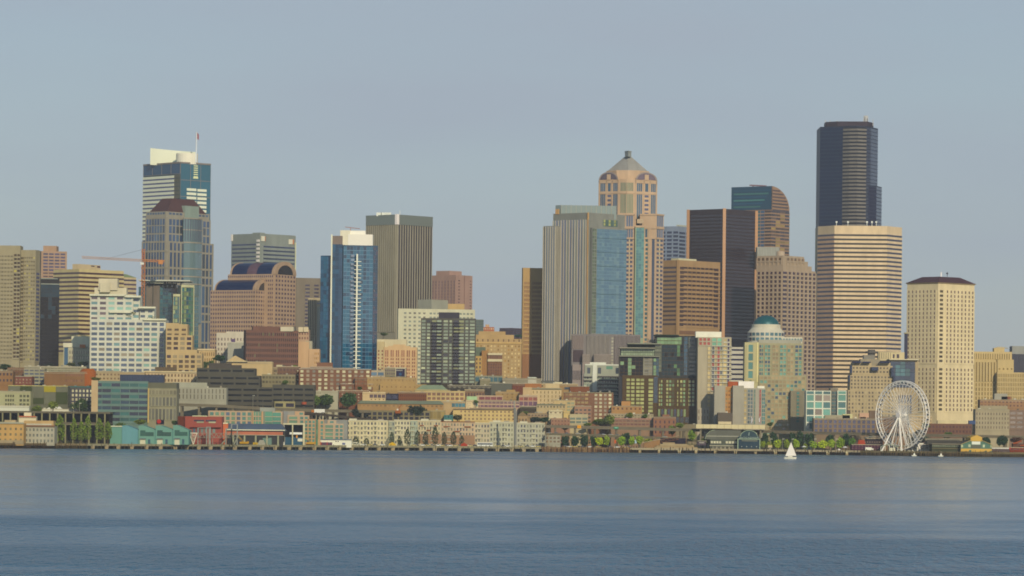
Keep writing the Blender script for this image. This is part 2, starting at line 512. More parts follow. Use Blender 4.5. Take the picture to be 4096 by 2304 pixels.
# tall glass and stone tower with dark hipped roof
t = TW('skyscraper', 'tower of blue glass strips in tan stone with dark brown hipped roof', 'tower', 3760, '9C9280')
gb = glass('4A5C78', 2.0, .1, .25); gg = glass('6E8082', 2.0, .1, .1)
pal = [gb, gb, glass('566A82', 2.0, .1, .2), glass('4E5660', 2.0, .1, .2)]
tiers = [(845, 585, 658, 838, 905), (869, 582, 660, 843, 965), (964, 567, 664, 853, 1400)]
Ms = []
for yt, xl, xm, xr, yb in tiers[::-1]:
    Ms.append(t.mass(xl, 664, xr, yt, D=3760 + 6 * len(Ms), a=38))
M = Ms[0]
rows = [(6, 30), (42, 60), (108, 26), (140, 26), (172, 78), (255, 26), (287, 26), (318, 80), (404, 28)]
for t0, h in rows:
    for f, cols, a0, a1 in ((M.L, 8, .04, .96), (M.R, 4, .06, .38), (M.R, 3, .76, .98)):
        for i in range(cols):
            w = (a1 - a0) / cols
            f.win(random.choice(pal), a0 + w * (i + .12), a0 + w * (i + .86), t0, t0 + h, .1)
for t0, h in rows:
    M.R.rect('wall', t.wm, 0, 1, t0 + h + 1, t0 + h + 8, .5); M.L.rect('wall', t.wm, 0, 1, t0 + h + 1, t0 + h + 8, .5)
for i in range(9): M.L.rect('wall', t.wm, .035 + .115 * i, .055 + .115 * i, 0, 436, .6)
for i in range(4): M.R.rect('wall', t.wm, .055 + .082 * i, .075 + .082 * i, 0, 436, .6)
for i in range(4): M.R.rect('wall', t.wm, .745 + .08 * i, .76 + .08 * i, 0, 436, .6)
# bowed glass bay on the right side
bay = t.new('bay', gg); f = M.R
def bow(mb, F, a0, a1, zlo, zhi, bulge, n=8):
    pts = []
    for i in range(n + 1):
        s_ = i / n; p = F.pt((a0 + (a1 - a0) * s_) * F.L, bulge * math.sin(math.pi * s_) + .3); pts.append((p.x, p.y))
    p = F.pt(a1 * F.L, -1); pts.append((p.x, p.y)); p = F.pt(a0 * F.L, -1); pts.append((p.x, p.y))
    mb.prism(pts, zlo, zhi)
bow(bay, f, .37, .76, t.z(760, 1290), t.z(760, 872), 3.2)
sp = t.new('spandrel', t.wm)
for y in (866, 912, 963, 1000, 1068, 1100, 1130): bow(sp, f, .365, .765, t.z(760, y + 5), t.z(760, y), 3.6)
mu = t.new('mullion', wall('5F6472'))
for i in range(9):
    s_ = .39 + .04 * i; p = f.pt(s_ * f.L, 3.5 * math.sin(math.pi * (s_ - .37) / .39) + .4)
    mu.box(p.x - .35, p.x + .35, p.y - .2, p.y + 1, t.z(760, 960), t.z(760, 872))
for M2, tt in ((Ms[1], [(6, 24), (34, 28), (68, 26)]), (Ms[2], [(4, 8)])):
    for t0, h in tt:
        for f, cols, a0, a1 in ((M2.L, 7, .04, .96), (M2.R, 4, .06, .38), (M2.R, 3, .74, .98)):
            for i in range(cols):
                w = (a1 - a0) / cols
                f.win(random.choice(pal), a0 + w * (i + .14), a0 + w * (i + .84), t0, t0 + h, .12)
rf = t.new('roof', wall('604848', rough=.6)); P3 = Ms[2]
def inset(pts, k, dx=0):
    c = sum((Vector(p[:2]) for p in pts), Vector((0, 0))) / len(pts)
    return [c + (Vector(p[:2]) - c) * k for p in pts]
rf.frustum(inset(P3.pts, .9), P3.z1, inset(P3.pts, .5), t.z(660, 786))
gp = t.new('gable_panel', wall('8E9A8C')); f = P3.R; f.box(gp, .42 * f.L, .74 * f.L, P3.z1 - 25 * t.m, P3.z1 + 28 * t.m, 1.0, -6)
t.done()

# silver tower, rounded corners, bright ledges
t = TW('office_tower', 'silver grey tower of dark ribbon windows with bright reflecting corner, behind the blue vaulted block', 'tower', 3880, '8F9388', rough=.35)
M = t.mass(926, 1040, 1183, 934, a=42)
gb = glass('3E4660', 2.0, .1, .25)
for f, a0, a1 in ((M.L, .03, .86), (M.R, .1, .98)): f.bands(40 if f is M.L else 48, 16, 9, gb, hf=.42, a0=a0, a1=a1, split=3, rel=.5)
for k in range(12): M.L.rect('bright_corner', wall('F4ECD2', rough=.3, var=.03), .90, .99, 24 + k * 16, 33 + k * 16, .9)
M.L.rect('bright_corner', wall('F4ECD2', rough=.3, var=.03), 0, .05, 0, 26, .9)
M.R.rect('bright_corner', wall('E8DCC0'), .03, .12, 10, 30, .8); M.R.rect('recess', wall('C88058'), .12, .14, 10, 30, .9)
M.R.rect('bright_corner', wall('E8DCC0'), .8, .9, 16, 36, .8); M.R.rect('recess', wall('C88058'), .90, .94, 16, 36, .9)
M.R.rect('edge_fin', wall('E8E0B0'), .985, 1.0, 28, 160, .8)
ph = t.mass(1010, 1040, 1060, 930, D=3900, name='penthouse', yb=940)
t.done()

# dark grey tower behind the blue block
t = TW('office_tower', 'plain grey brown tower with two columns of recessed windows beside the blue glass tower', 'tower', 3840, '86796A')
M = t.mass(1170, 1185, 1290, 1111, a=75)
M.R.grid(1, 26, 14.5, 15, glass('433E52'), wf=.8, hf=.5, a0=.32, a1=.54, rel=.5)
M.R.grid(1, 26, 14.5, 15, glass('433E52'), wf=.8, hf=.5, a0=.66, a1=.88, rel=.5)
t.done()

# dark ribbed tower with silver cap
t = TW('skyscraper', 'tall dark brown tower of vertical ribs with plain silver grey cap', 'tower', 3720, 'A09680')
M = t.mass(1466, 1588, 1729, 858, a=41)
M.L.strips(14, 40, 470, glass('6E6454', 1.5, .25, .08), wf=.42, rel=.7, a1=.96)
M.R.strips(14, 40, 470, glass('433F48', 1.7, .2, .15), wf=.62, rel=.5, a0=.03)
cap = metal('9A9A8C', .35, .6)
M.L.rect('cap', cap, 0, .96, 0, 40, .9); M.R.rect('cap', cap, .04, 1, 0, 40, .9)
b = t.new('bright_corner', wall('F2EAD6', rough=.3, var=.03)); c = Vector(M.pts[1]);  # the corner's highlight is put into a bright wall colour
p = [M.L.pt(.955 * M.L.L, .95), Vector(c) + (M.L.n + M.R.n).normalized() * 1.1, M.R.pt(.045 * M.R.L, .95), c]
b.prism(p, M.z1 - 40 * t.m, M.z1 + .4)
ph = t.new('roof_unit', wall('E4E0D0'))
for x in (1514, 1532, 1552): q = W(x, 850, 3735); ph.box(q.x - 2, q.x + 3, q.y, q.y + 6, M.z1 - 1, q.z)
q = W(1600, 846, 3735); ph.bar((q.x, q.y, M.z1 - 1), (q.x, q.y, q.z + 1), .3)
t.done()

# pink tower
t = TW('office_tower', 'rose pink tower with blank side wall and stepped rooftop, behind the white hotel', 'tower', 3850, 'AE8A7C')
M = t.mass(1715, 1824, 1890, 1100, a=40)
M.L.grid(9, 22, 12.4, 9, glass('4C5470', 1.8, .15), wf=.34, hf=.8, rel=.7, pal=None)
M.R.grid(1, 20, 12.4, 11, glass('574850'), wf=.5, hf=.3, a0=.1, a1=.28, rel=.1); M.R.grid(1, 20, 12.4, 11, glass('574850'), wf=.4, hf=.3, a0=.8, a1=.98, rel=.1)
M.R.rect('wall', wall('7A5A55'), .5, .52, 0, 150, .2)
t.mass(1745, 1798, 1847, 1083, D=3865, name='penthouse', yb=1106)
t.done()

# white long hotel/office block
t = TW('office_building', 'long white office block with rows of small square windows behind the black balcony tower', 'office building', 3480, 'CFC6A4')
M = t.mass(1590, 1593, 1900, 1234, a=80)
gw = glass('83897C', 1.7, .2, .2)
M.R.grid(5, 14, 16.6, 18, gw, wf=.5, hf=.45, a0=.06, a1=.37 - .0, rel=.2, pal=[gw, glass('7A7668')])
M.R.grid(12, 14, 16.6, 18, gw, wf=.7, hf=.45, a0=.4, a1=.98, rel=.2)
t.mass(1672, 1726, 1792, 1198, D=3530, a=40, name='penthouse', mat=wall('A39E8C'), yb=1242)
t.mass(1788, 1790, 1858, 1215, D=3560, a=84, name='penthouse', mat=wall('C8A46C'), yb=1246)
t.done()

# tan tower partly shaded
t = TW('office_tower', 'slim tan tower with plain top and ribbed storeys beside the tall fin facade tower', 'tower', 3514, 'BB9562')
M = t.mass(2088, 2092, 2230, 1071, a=78)
for a0, a1, c in ((.03, .2, 5), (.27, .60, 9), (.64, .98, 9)):
    M.R.bands(56, 17, 17, glass('866048', 1.5, .3, .15), hf=.62, a0=a0, a1=a1, rel=.6, split=c, gap=.22)
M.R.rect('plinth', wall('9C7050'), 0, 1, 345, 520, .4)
t.done()

# low ones on the hill behind
t = TW('apartment_block', 'small orange apartment block with white pattern far up the hill', 'apartment block', 4300, 'B4684C')
M = t.front(1931, 1977, 1308, a=90); M.R.grid(6, 4, 12, 3, glass('CFB490', 1.5, .4), wf=.5, hf=.5, rel=.2)
t.front(1942, 1957, 1298, D=4305, name='penthouse', mat=wall('C8A078'), yb=1310); t.done()
t = TW('office_building', 'grey green office block just right of the black balcony tower top', 'office building', 4200, '6C7468')
M = t.front(1896, 1934, 1278, a=90); M.R.grid(6, 6, 10, 10, glass('58646A'), wf=.6, hf=.5, rel=.2); t.done()
t = TW('office_building', 'low dark brown block on the wooded hilltop above the tan hotel', 'office building', 4350, '5C4C54')
M = t.mass(1998, 2050, 2096, 1312, a=30); M.L.bands(6, 9, 4, glass('4A4450'), hf=.4); M.R.bands(6, 9, 4, glass('3C3A4C'), hf=.4); t.done()

# blue grey banded office behind the red stone tower
t = TW('office_tower', 'blue grey office tower with ribbon windows and plain top between stone and black towers', 'tower', 4000, '8891A0')
M = t.mass(2640, 2716, 2770, 905, a=30)
gb = glass('3A4058', 1.9, .12)
M.L.bands(20, 15.4, 9, gb, hf=.6, split=3, gap=.9, rel=.5); M.R.bands(22, 15.4, 9, gb, hf=.6, split=2, gap=.9, rel=.5)
t.mass(2706, 2716, 2752, 899, D=4005, a=30, name='roof_unit', mat=wall('B8B49C'), yb=910)
t.done()

# black tower with corner edges, orange sunlight put into their colour
t = TW('skyscraper', 'broad black brown tower with corner edges painted in orange sunlight', 'tower', 3780, '4A4448', rough=.4)
M = t.mass(2758, 2898, 3022, 835, a=41)
gk = glass('46434C', 1.9, .2, .18)
M.L.bands(22, 14, 36, gk, hf=.55, rel=.12, a0=.03, a1=.97); M.R.bands(22, 14, 36, gk, hf=.55, rel=.12, a0=.03, a1=.97)
for i in range(22): M.L.rect('rib', wall('3C383C'), .03 + i * .0435, .038 + i * .0435, 20, 500, .2); M.R.rect('rib', wall('3C383C'), .03 + i * .0435, .038 + i * .0435, 20, 500, .2)
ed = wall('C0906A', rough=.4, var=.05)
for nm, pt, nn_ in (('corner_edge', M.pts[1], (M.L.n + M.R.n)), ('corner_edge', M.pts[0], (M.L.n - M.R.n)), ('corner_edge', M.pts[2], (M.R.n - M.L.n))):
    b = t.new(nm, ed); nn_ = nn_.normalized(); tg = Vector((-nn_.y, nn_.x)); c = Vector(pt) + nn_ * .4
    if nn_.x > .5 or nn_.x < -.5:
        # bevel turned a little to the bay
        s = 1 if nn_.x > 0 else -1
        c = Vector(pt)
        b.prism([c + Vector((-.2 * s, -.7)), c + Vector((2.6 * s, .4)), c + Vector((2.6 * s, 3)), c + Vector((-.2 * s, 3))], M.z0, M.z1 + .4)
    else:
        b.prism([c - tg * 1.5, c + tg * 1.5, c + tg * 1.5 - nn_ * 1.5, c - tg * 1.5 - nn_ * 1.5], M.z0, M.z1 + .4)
t.done()

# green glass curved tower
t = TW('skyscraper', 'tower with dark green glass side and quarter round curved top, behind the black tower', 'tower', 4080, 'A9866C')
M = t.mass(2925, 3085, 3158, 838, a=36, mat=wall('8A7060'))
P = M.pts; zt = t.z(3085, 744)
gtop = t.new('glass_side', glass('2A5468', 1.6, .1, .2))
L0, O, R0, Bk = [Vector(p) for p in P]
zt2 = t.z(2925, 748)
# upper glass wall on the left side and curved gable on the right side
gtop.prism([L0, O, O + (Bk - L0) * .05, L0 + (Bk - L0) * .05], M.z1, zt)
cb = t.new('curved_gable', wall('A9866C'))
N = 10; prof = []
for i in range(N + 1):
    an = math.pi / 2 * i / N
    prof.append((math.sin(an), M.z1 + (zt - M.z1) * math.cos(an) ** 1.0))
fv = []
for s_, z in prof:
    p = O.lerp(R0, s_ * .98 + .02 * s_); q = L0.lerp(Bk, s_)
    fv += [(p.x, p.y, z), (q.x, q.y, z)]
k0 = len(fv); fv += [(O.x, O.y, M.z1), (L0.x, L0.y, M.z1)]
ff = [(2 * i, 2 * i + 2, 2 * i + 3, 2 * i + 1) for i in range(N)]
for i in range(N): ff += [(2 * i, k0, 2 * i + 2), (2 * i + 1, 2 * i + 3, k0 + 1)]
cb.add(fv, ff)
for r in range(6):
    z0 = t.z(3085, 760 + r * 13)
    t.wins.append(('window', glass('4C7A74', 1.6, .1, .25) if r % 2 else glass('2C566C', 1.6, .1, .2), Face(t, L0, O, M.z1, zt, t.m), 3, (O - L0).length * (.98 - .05 * r), z0 - 3 * t.m, z0 + 3 * t.m, .15))
for j in range(9):
    y = 758 + j * 13; z = t.z(3085, y)
    if z < M.z1: break
    s1 = math.sin(math.acos(max(0, min(1, (z - M.z1) / (zt - M.z1)))))
    fc = Face(t, O, R0, M.z0, zt, t.m)
    t.wins.append(('window', glass('5A4A48'), fc, .06 * fc.L, (s1 - .05) * fc.L, z - 6 * t.m, z, .25))
M.R.bands(4, 13.4, 30, glass('5E5048', 1.7, .12, .5), hf=.6, rel=.4, split=4, gap=.3, pal=[glass('5E5048', 1.7, .12, .5), glass('4A4248'), glass('A08858', 1.6, .2)])
M.L.grid(8, 4, 13.4, 30, glass('24506A', 2.1, .1, .4), wf=.9, hf=.7, rel=.2, a1=.84, pal=[glass('24506A', 2.1, .1, .4), glass('3C6C74', 1.6, .1, .2)])
M.L.bands(4, 13.4, 30, glass('4C4038'), hf=.6, rel=.42, a0=.84, a1=1)
ch = t.new('roof_crane', wall('7C6068')); a, b = W(2998, 741, 4100), W(3066, 744, 4100); ch.bar(a, b, .9); 
for x in (3012, 3052): q = W(x, 744, 4100); ch.bar((q.x, q.y, zt - 2), (q.x, q.y, q.z), 1.0)
q = W(3010, 750, 4100); r_ = W(3060, 750, 4100); ch.box(q.x, r_.x, q.y, q.y + 5, zt - 3, q.z)
t.done()

# tan grid tower with stepped shoulder
t = TW('office_tower', 'tan tower of deep square window grid with stepped shoulder, behind the green domed building', 'tower', 3700, 'B0987E')
steps = [(3198, 1022), (3216, 1022), (3232, 1041), (3247, 1059), (3263, 1078)]
b0 = t.mass(3028, 3132, 3216, 1022, D=3702, a=40)
rest = []
for (x, y) in steps[2:]: rest.append(t.mass(3028, 3132, x, y, D=3700 + (1078 - y) * .05, a=40))
gk = glass('4A3C48', 1.8, .15, .25)
full = rest[-1]
b0.L.grid(6, 8, 17.3, 3, glass('7C6450'), wf=.72, hf=.68, rel=.9, a1=.97)
b0.R.grid(5, 8, 17.3, 3, glass('7C6450'), wf=.72, hf=.68, rel=.9, a0=.14, a1=1)
off = 60
full.L.grid(6, 8, 17.3, 28, gk, wf=.66, hf=.62, rel=.9, a1=.97)
full.R.grid(7, 8, 17.3, 28, gk, wf=.66, hf=.62, rel=.9, a0=.13, a1=1)
full.R.bands(8, 17.3, 28, gk, hf=.55, a0=0, a1=.12, rel=.5)
t.front(3028, 3118, 988, D=3790, name='roof_screen', mat=wall('A8A498'), yb=1030).R.strips(14, 2, 34, wall('8E8A80'), wf=.3, rel=.3, wm=wall('A8A498'))
c = W(3125, 1004, 3715); dm = t.new('roof_drum', wall('BCA48C')); dm.prism([(c.x + 4 * math.cos(k * .52), c.y + 9 + 4 * math.sin(k * .52)) for k in range(12)], full.z1, c.z)
t.done()

# the tallest black tower, concave facets
t = TW('skyscraper', 'tallest black tower with banded curved centre and flat dark sides above all others', 'tower', 4040, '3A4252', rough=.5)
pts = [(3281, 4052), (3373, 4040), (3400, 4034.5), (3430, 4032), (3466, 4036), (3484, 4046), (3512, 4068)]
P = t.poly(pts, 503)
gd = glass('2A3C50', 1.5, .15, .10); gk = glass('363A4C', 1.5, .15, .1)
P.F[0].bands(6, 14.7, 28, gd, hf=.72, rel=.06, wm=wall('2E4052', rough=.5))  # left facet: reflected sky put into its dark blue
for f in P.F[1:4]: f.bands(4, 14.7, 28, glass('30323E', 1.6, .15, .15), hf=.5, rel=.5, wm=wall('7E766E', rough=.45))  # curved centre: sunlight put into the brown band colour
P.F[4].bands(6, 14.7, 28, gk, hf=.72, rel=.06, wm=wall('383C4E', rough=.5)); P.F[5].bands(6, 14.7, 28, glass('4A5266', 1.6, .12, .1), hf=.72, rel=.06, wm=wall('485064', rough=.5))
Q = t.poly([(3474, 4042), (3506, 4050), (3527, 4072)], 741)
Q.F[0].bands(4, 14.7, 14, gk, hf=.72, rel=.06, wm=wall('3A3E50', rough=.5)); Q.F[1].bands(4, 14.7, 14, glass('4A5266', 1.6, .12, .1), hf=.72, rel=.06, wm=wall('485064', rough=.5))
t.poly([(3303, 4056), (3350, 4046), (3470, 4044), (3494, 4062)], 486, name='penthouse', mat=wall('4C4650'), yb=506, back=15)
an = t.new('antenna', wall('B8B4B0'))
for x, y in ((3301, 480), (3320, 481), (3348, 482), (3455, 470), (3462, 466), (3472, 470), (3492, 478)):
    q = W(x, y, 4060); zz = W(x, 492, 4060).z; an.bar((q.x, q.y, zz - 3), (q.x, q.y, q.z), .45)
q = W(3464, 474, 4062); an.box(q.x - 2.2, q.x + 2.2, q.y, q.y + 3, q.z - 4, q.z + 3)
t.done()

# tan banded tower before it
t = TW('skyscraper', 'massive peach stone tower with dark ribbon windows, standing before the tallest black tower', 'tower', 3860, 'E5C49A')
pts = [(3272, 3882), (3338, 3860), (3549, 3860), (3608, 3886)]
P = t.poly(pts, 902)
gk = glass('4C4844', 1.7, .15, .12)
for f, pal, w2 in ((P.F[0], glass('3C384C'), wall('D6AC88')), (P.F[1], gk, t.wm), (P.F[2], glass('3E3C50'), t.wm)):  # left facet: its shade put into a darker wall tone
    f.bands(34, 17.35, 38, pal, hf=.46, rel=.5, wm=w2, split=3 if f is P.F[1] else 1)
for k in range(4, 38): P.F[1].win(gk, .0, .42 if k % 3 else .3, 38 + k * 17.35 - 3, 38 + k * 17.35 + 5, .12)
for k in range(38): P.F[1].win(gk, .80, .995, 34 + k * 17.35, 34 + k * 17.35 + 3, .55) if k % 5 == 1 else None
ds = t.new('roof_dish', wall('DCD8CC'))
for x in (3346, 3392, 3468, 3488, 3505): q = W(x, 889, 3875); ds.bar((q.x, q.y, P.z1 - 1), (q.x, q.y, q.z), .35); ds.box(q.x - .9, q.x + .9, q.y - .3, q.y + .5, q.z - .5, q.z + 1)
t.done()
# ================================================================== TOWERS, nearer ranks
# ribbed beige apartment tower at the edge
t = TW('apartment_tower', 'beige ribbed apartment tower at the edge of the skyline with balcony shadow column', 'apartment tower', 3290, 'A39575')
M1 = t.front(-60, 82, 981)
gl = glass('7C7058', 1.7, .2, .22)
M1.R.grid(9, 40, 15.6, 27, gl, wf=.78, hf=.42, rel=.35, a0=.02, a1=.80)
M1.R.grid(2, 34, 15.6, 27, glass('54483E', 1.6, .2, .45), wf=.84, hf=.6, rel=.7, a0=.82, a1=1, pal=[glass('54483E', 1.6, .2, .45), glass('54483E', 1.6, .2, .45), glass('B8A650')])
M2 = t.mass(84, 143, 161, 1000, a=14, D=3292)
M2.L.grid(2, 28, 15.6, 27, glass('5A4E44', 1.6, .2, .4), wf=.86, hf=.6, rel=.7, a0=.0, a1=.2)
M2.L.grid(5, 28, 15.6, 27, gl, wf=.76, hf=.42, rel=.35, a0=.22, a1=.98, pal=[gl, gl, gl, glass('B0A060')])
M2.R.grid(1, 90, 15.6, 23, glass('383A60', 1.9, .1), wf=.8, hf=.6, rel=.3)
t.done()

t = TW('apartment_tower', 'salmon apartment block with dark windows rising behind the ribbed beige tower', 'apartment tower', 3750, 'AF8D72')
M = t.mass(140, 165, 268, 1004, a=74)
M.R.grid(4, 8, 12.8, 6, glass('4C4A66'), wf=.82, hf=.55, rel=.4, a0=.06, a1=.95)
M.R.grid(4, 86, 12.8, 2, glass('5C5058'), wf=.8, hf=.4, rel=.4, a0=.06, a1=.95)
t.front(173, 226, 983, D=3758, name='penthouse', yb=1008); t.done()

t = TW('apartment_tower', 'slim dark blue glass tower between beige ribbed tower and yellow banded offices', 'apartment tower', 3340, '1E2E3C', rough=.6)
M = t.mass(150, 164, 238, 1112, a=80)
g1 = glass('16283C', 1.35, .2, .15); g2 = glass('2E4450', 1.45, .2, .15)
M.R.grid(5, 26, 17, 3, g2, wf=.95, hf=.9, rel=.15)
M.R.grid(5, 78, 17, 5, g1, wf=.95, hf=.9, rel=.15, pal=[g1, g1, g2])
M.R.grid(5, 164, 17, 12, g1, wf=.95, hf=.9, rel=.15)
M.R.rect('ledge', wall('A8AC9C'), 0, 1, 22, 25, .6); M.R.rect('ledge', wall('8E9488'), 0, .9, 0, 4, .5)
t.done()

# yellow banded office
t = TW('office_building', 'wide yellow cream office block with dark ribbon windows and rooftop box', 'office building', 3600, 'CDB680')
M = t.mass(214, 317, 495, 1076, a=44)
for f in (M.L, M.R): f.bands(12, 17.3, 19, glass('5C4A4A', 1.7, .15, .12), hf=.48, rel=.5)
ph = t.mass(290, 318, 402, 1056, D=3620, a=30, name='penthouse', mat=wall('C8AE88'), yb=1082)
ph.R.win(glass('54404C'), .55, .72, 3, 7); ph.R.win(glass('54404C'), .84, .98, 3, 10)
t.done()
t = TW('office_building', 'pale banded office block with green sloped roof behind the orange crane', 'office building', 3680, 'C4AE84')
M = t.mass(420, 470, 545, 1108, a=50); M.R.bands(8, 17, 5, glass('50404C'), hf=.42, rel=.4)
rf = t.new('roof', wall('8A9468')); rf.frustum(M.pts, M.z1, inset(M.pts, .35), t.z(480, 1094)); t.done()

# white stepped condo
t = TW('apartment_tower', 'white stepped apartment tower with teal windows and planted terraces', 'apartment tower', 3180, 'CFC8B2')
tg = glass('6E8C8C', 2.0, .1, .25); td = glass('5E6876', 1.8, .1, .25); tb = glass('8E8474', 1.6, .2)
pal = [tg, td, td, glass('86A89A', 2.0, .1, .2)]
A = t.front(360, 663, 1276, depth=26)
Bm = t.front(361, 532, 1178, D=3181, depth=24)
A.R.grid(9, 12, 20.6, 10, tg, wf=.76, hf=.56, rel=.45, a0=.01, a1=.90, pal=pal + [tb])
A.R.grid(1, 12, 20.6, 10, glass('5E6A80'), wf=.7, hf=.66, rel=.5, a0=.91, a1=.99)
Bm.R.grid(5, 8, 20.6, 5, td, wf=.7, hf=.52, rel=.4, pal=[td, tg, glass('6C5E62'), glass('8FB0A0')])
C_ = t.front(500, 560, 1184, D=3184, depth=18); C_.R.grid(2, 10, 22, 4, tg, wf=.7, hf=.5, rel=.3, pal=pal)
E_ = t.front(556, 617, 1228, D=3184, depth=18); E_.R.grid(2, 12, 20, 2, tg, wf=.6, hf=.5, rel=.3, pal=pal)
for (x0, x1, y0, y1, dd) in ((378, 506, 1150, 1182, 12), (395, 470, 1114, 1156, 14), (400, 440, 1130, 1160, 8)):
    f = t.front(x0, x1, y0, D=3180 + dd, yb=y1 + 8, depth=12, name='penthouse', mat=wall('CDBE9C'))
pr = t.front(394, 470, 1122, D=3190, depth=8, name='penthouse', mat=wall('D0BFA0'), yb=1160)
for (x0, x1, y) in ((360, 500, 1178), (500, 562, 1184), (556, 620, 1228), (575, 663, 1276), (440, 520, 1246)):
    b = t.new('terrace_slab', wall('DCD4B4')); p, q = W(x0 - 2, y, 3178), W(x1 + 2, y, 3178); b.box(p.x, q.x, 3177.6, 3182, p.z - 1.0, p.z + .4)
for (x, y, w) in ((530, 1252, 26), (612, 1268, 44), (515, 1262, 20)):
    b = t.new('terrace_planting', leaf('5A5A2C')); p = W(x, y, 3179)
    for k in range(40):
        a = Vector((p.x + random.uniform(-w / 2, w / 2) * t.m, 3179 + random.uniform(0, 3), p.z - 1 + random.uniform(0, 1.8))); r = .5
        v = [a + Vector((random.uniform(-r, r), random.uniform(-r, r), random.uniform(-r, r))) for _ in range(4)]; b.add(v, [(0, 1, 2), (0, 2, 3), (0, 3, 1)])
t.done()

t = TW('office_building', 'small cream building with white sloped roof and orange rooftop box beside the white stepped tower', 'office building', 3260, 'B9AF90')
M = t.front(254, 362, 1390, depth=24); M.R.grid(9, 12, 22, 3, glass('8A7C6C'), wf=.5, hf=.6, rel=.3, a0=.2, a1=.98)
M.R.win(glass('3E5C74'), .03, .17, 0, 70)
b = t.new('roof', wall('D8CDAE')); a0, a1 = W(252, 1388, 3262), W(300, 1356, 3262)
b.prism([(a0.x, a0.y + 1), (W(362, 1388, 3262).x, a0.y + 1), (W(362, 1388, 3262).x, a0.y + 14), (a0.x, a0.y + 14)], a0.z - .1, W(300, 1372, 3262).z)
t.front(286, 358, 1345, D=3275, name='penthouse', mat=wall('D6CBA8'), yb=1385)
t.front(319, 340, 1378, D=3259, name='roof_unit', mat=wall('D07C4C'), yb=1391, depth=3)
t.done()

# teal glass tower with flat helipad roof
t = TW('apartment_tower', 'teal glass tower with overhanging flat white roof deck and brown concrete ribs', 'apartment tower', 3480, '66706A')
M = t.mass(555, 640, 716, 1147, a=24)
gt = glass('2E5C68', 2.1, .1, .3); g2 = glass('3F6C70', 2.0, .1, .3)
M.L.grid(3, 3, 16, 16, gt, wf=.94, hf=.86, a1=.36, rel=.2, pal=[gt, g2]); M.R.grid(7, 2, 16, 16, gt, wf=.95, hf=.86, rel=.2, pal=[gt, g2, glass('1F4A58', 2.1)])
rb = wall('86786A')
M.L.rect('concrete_rib', rb, .38, .66, -4, 240, 1.2); M.L.rect('concrete_rib', rb, .72, .99, -4, 240, 1.2)
N_ = t.mass(712, 724, 776, 1143, a=60, D=3474); N_.R.grid(5, 8, 17.5, 13, g2, wf=.88, hf=.8, rel=.3, a0=.06, a1=.94, pal=[g2, glass('5C7A66', 2.0), glass('8A9468', 1.9), glass('46606A', 2.0)])
O_ = t.mass(688, 692, 720, 1180, a=75, D=3472); O_.R.grid(3, 8, 17.5, 11, g2, wf=.86, hf=.8, rel=.3, pal=[g2, glass('8A9468', 1.9), glass('46606A', 2.0)])
fr = wall('C6BE90')
for F_, xs in ((N_.R, (0, .94)), (O_.R, (0, .9))):
    for x in xs: F_.rect('frame', fr, x, x + .06, -3, 250, .8)
    F_.rect('frame', fr, 0, 1, -4, 6, .85)
S_ = t.mass(776, 778, 795, 1184, a=80, D=3480); S_.R.grid(2, 5, 17, 12, gt, wf=.85, hf=.8, rel=.2)
b = t.new('roof_deck', wall('C6C2AC')); p, q = W(556, 1121, 3478), W(762, 1121, 3478); b.box(p.x, q.x, 3474, 3510, p.z - .7, p.z + .5)
b = t.new('roof_deck', wall('D6CEB0')); p, q = W(600, 1128, 3480), W(655, 1128, 3480); b.box(p.x, q.x, 3478, 3500, p.z - 1.2, p.z + .8)
for k in range(9):
    b = t.new('roof_column', wall('5E6468')); p = W(580 + k * 18, 1127, 3482); b.box(p.x - .5, p.x + .5, 3482, 3483, M.z1 - .2, p.z + .6)
t.front(585, 700, 1132, D=3490, name='penthouse', mat=wall('70685E'), yb=1150)
t.done()

# tower crane
t = T('tower_crane', 'orange tower crane with long pale jib over the rooftops', 'crane', 3440, wall('C8804C'))
og = wall('CC8450'); t.org = tuple(W(572, 1250, 3440))
def lattice(mb, a, b, w, r, n, up=Vector((0, 0, 1))):
    a = Vector(a); b = Vector(b); d = (b - a).normalized(); s1 = d.cross(up).normalized() * w; s2 = up * w if abs(d.dot(up)) < .5 else d.cross(s1).normalized() * w
    for k in ((1, 1), (-1, 1), (1, -1), (-1, -1)): mb.bar(a + s1 * k[0] + s2 * k[1], b + s1 * k[0] + s2 * k[1], r)
    for i in range(n):
        p = a.lerp(b, i / n); q = a.lerp(b, (i + 1) / n); g = 1 if i % 2 else -1
        mb.bar(p + s1 * g - s2, q - s1 * g - s2, r * .8); mb.bar(p - s1 - s2 * g, q - s1 + s2 * g, r * .8); mb.bar(p + s1 - s2 * g, q + s1 + s2 * g, r * .8)
b = t.new('mast', wall('BC7448')); lattice(b, W(571, 1250, 3440), W(574, 1050, 3440), 1.3, .38, 26, Vector((0, 1, 0)))
b = t.new('jib', wall('C2A090')); lattice(b, W(572, 1042, 3440), W(328, 1029, 3445), .9, .28, 40)
b = t.new('counter_jib', og); lattice(b, W(572, 1042, 3440), W(658, 1045, 3438), .8, .3, 12)
b = t.new('counterweight', og); p = W(643, 1046, 3438); b.box(p.x - 2, p.x + 2, p.y - 1, p.y + 1, p.z - 2.4, p.z + 1.2)
b = t.new('cab', wall('E0D8C8')); p = W(569, 1050, 3440); b.box(p.x - 1.6, p.x + 1.6, p.y - 2, p.y + 1, p.z - 2, p.z)
b = t.new('tower_peak', wall('C07048')); lattice(b, W(573, 1042, 3440), W(574, 996, 3440), 1.0, .35, 6, Vector((0, 1, 0)))
b = t.new('stay_cable', wall('6A6A70')); b.bar(W(574, 997, 3440), W(430, 1034, 3443), .14); b.bar(W(574, 997, 3440), W(650, 1043, 3438), .14)
t.done()

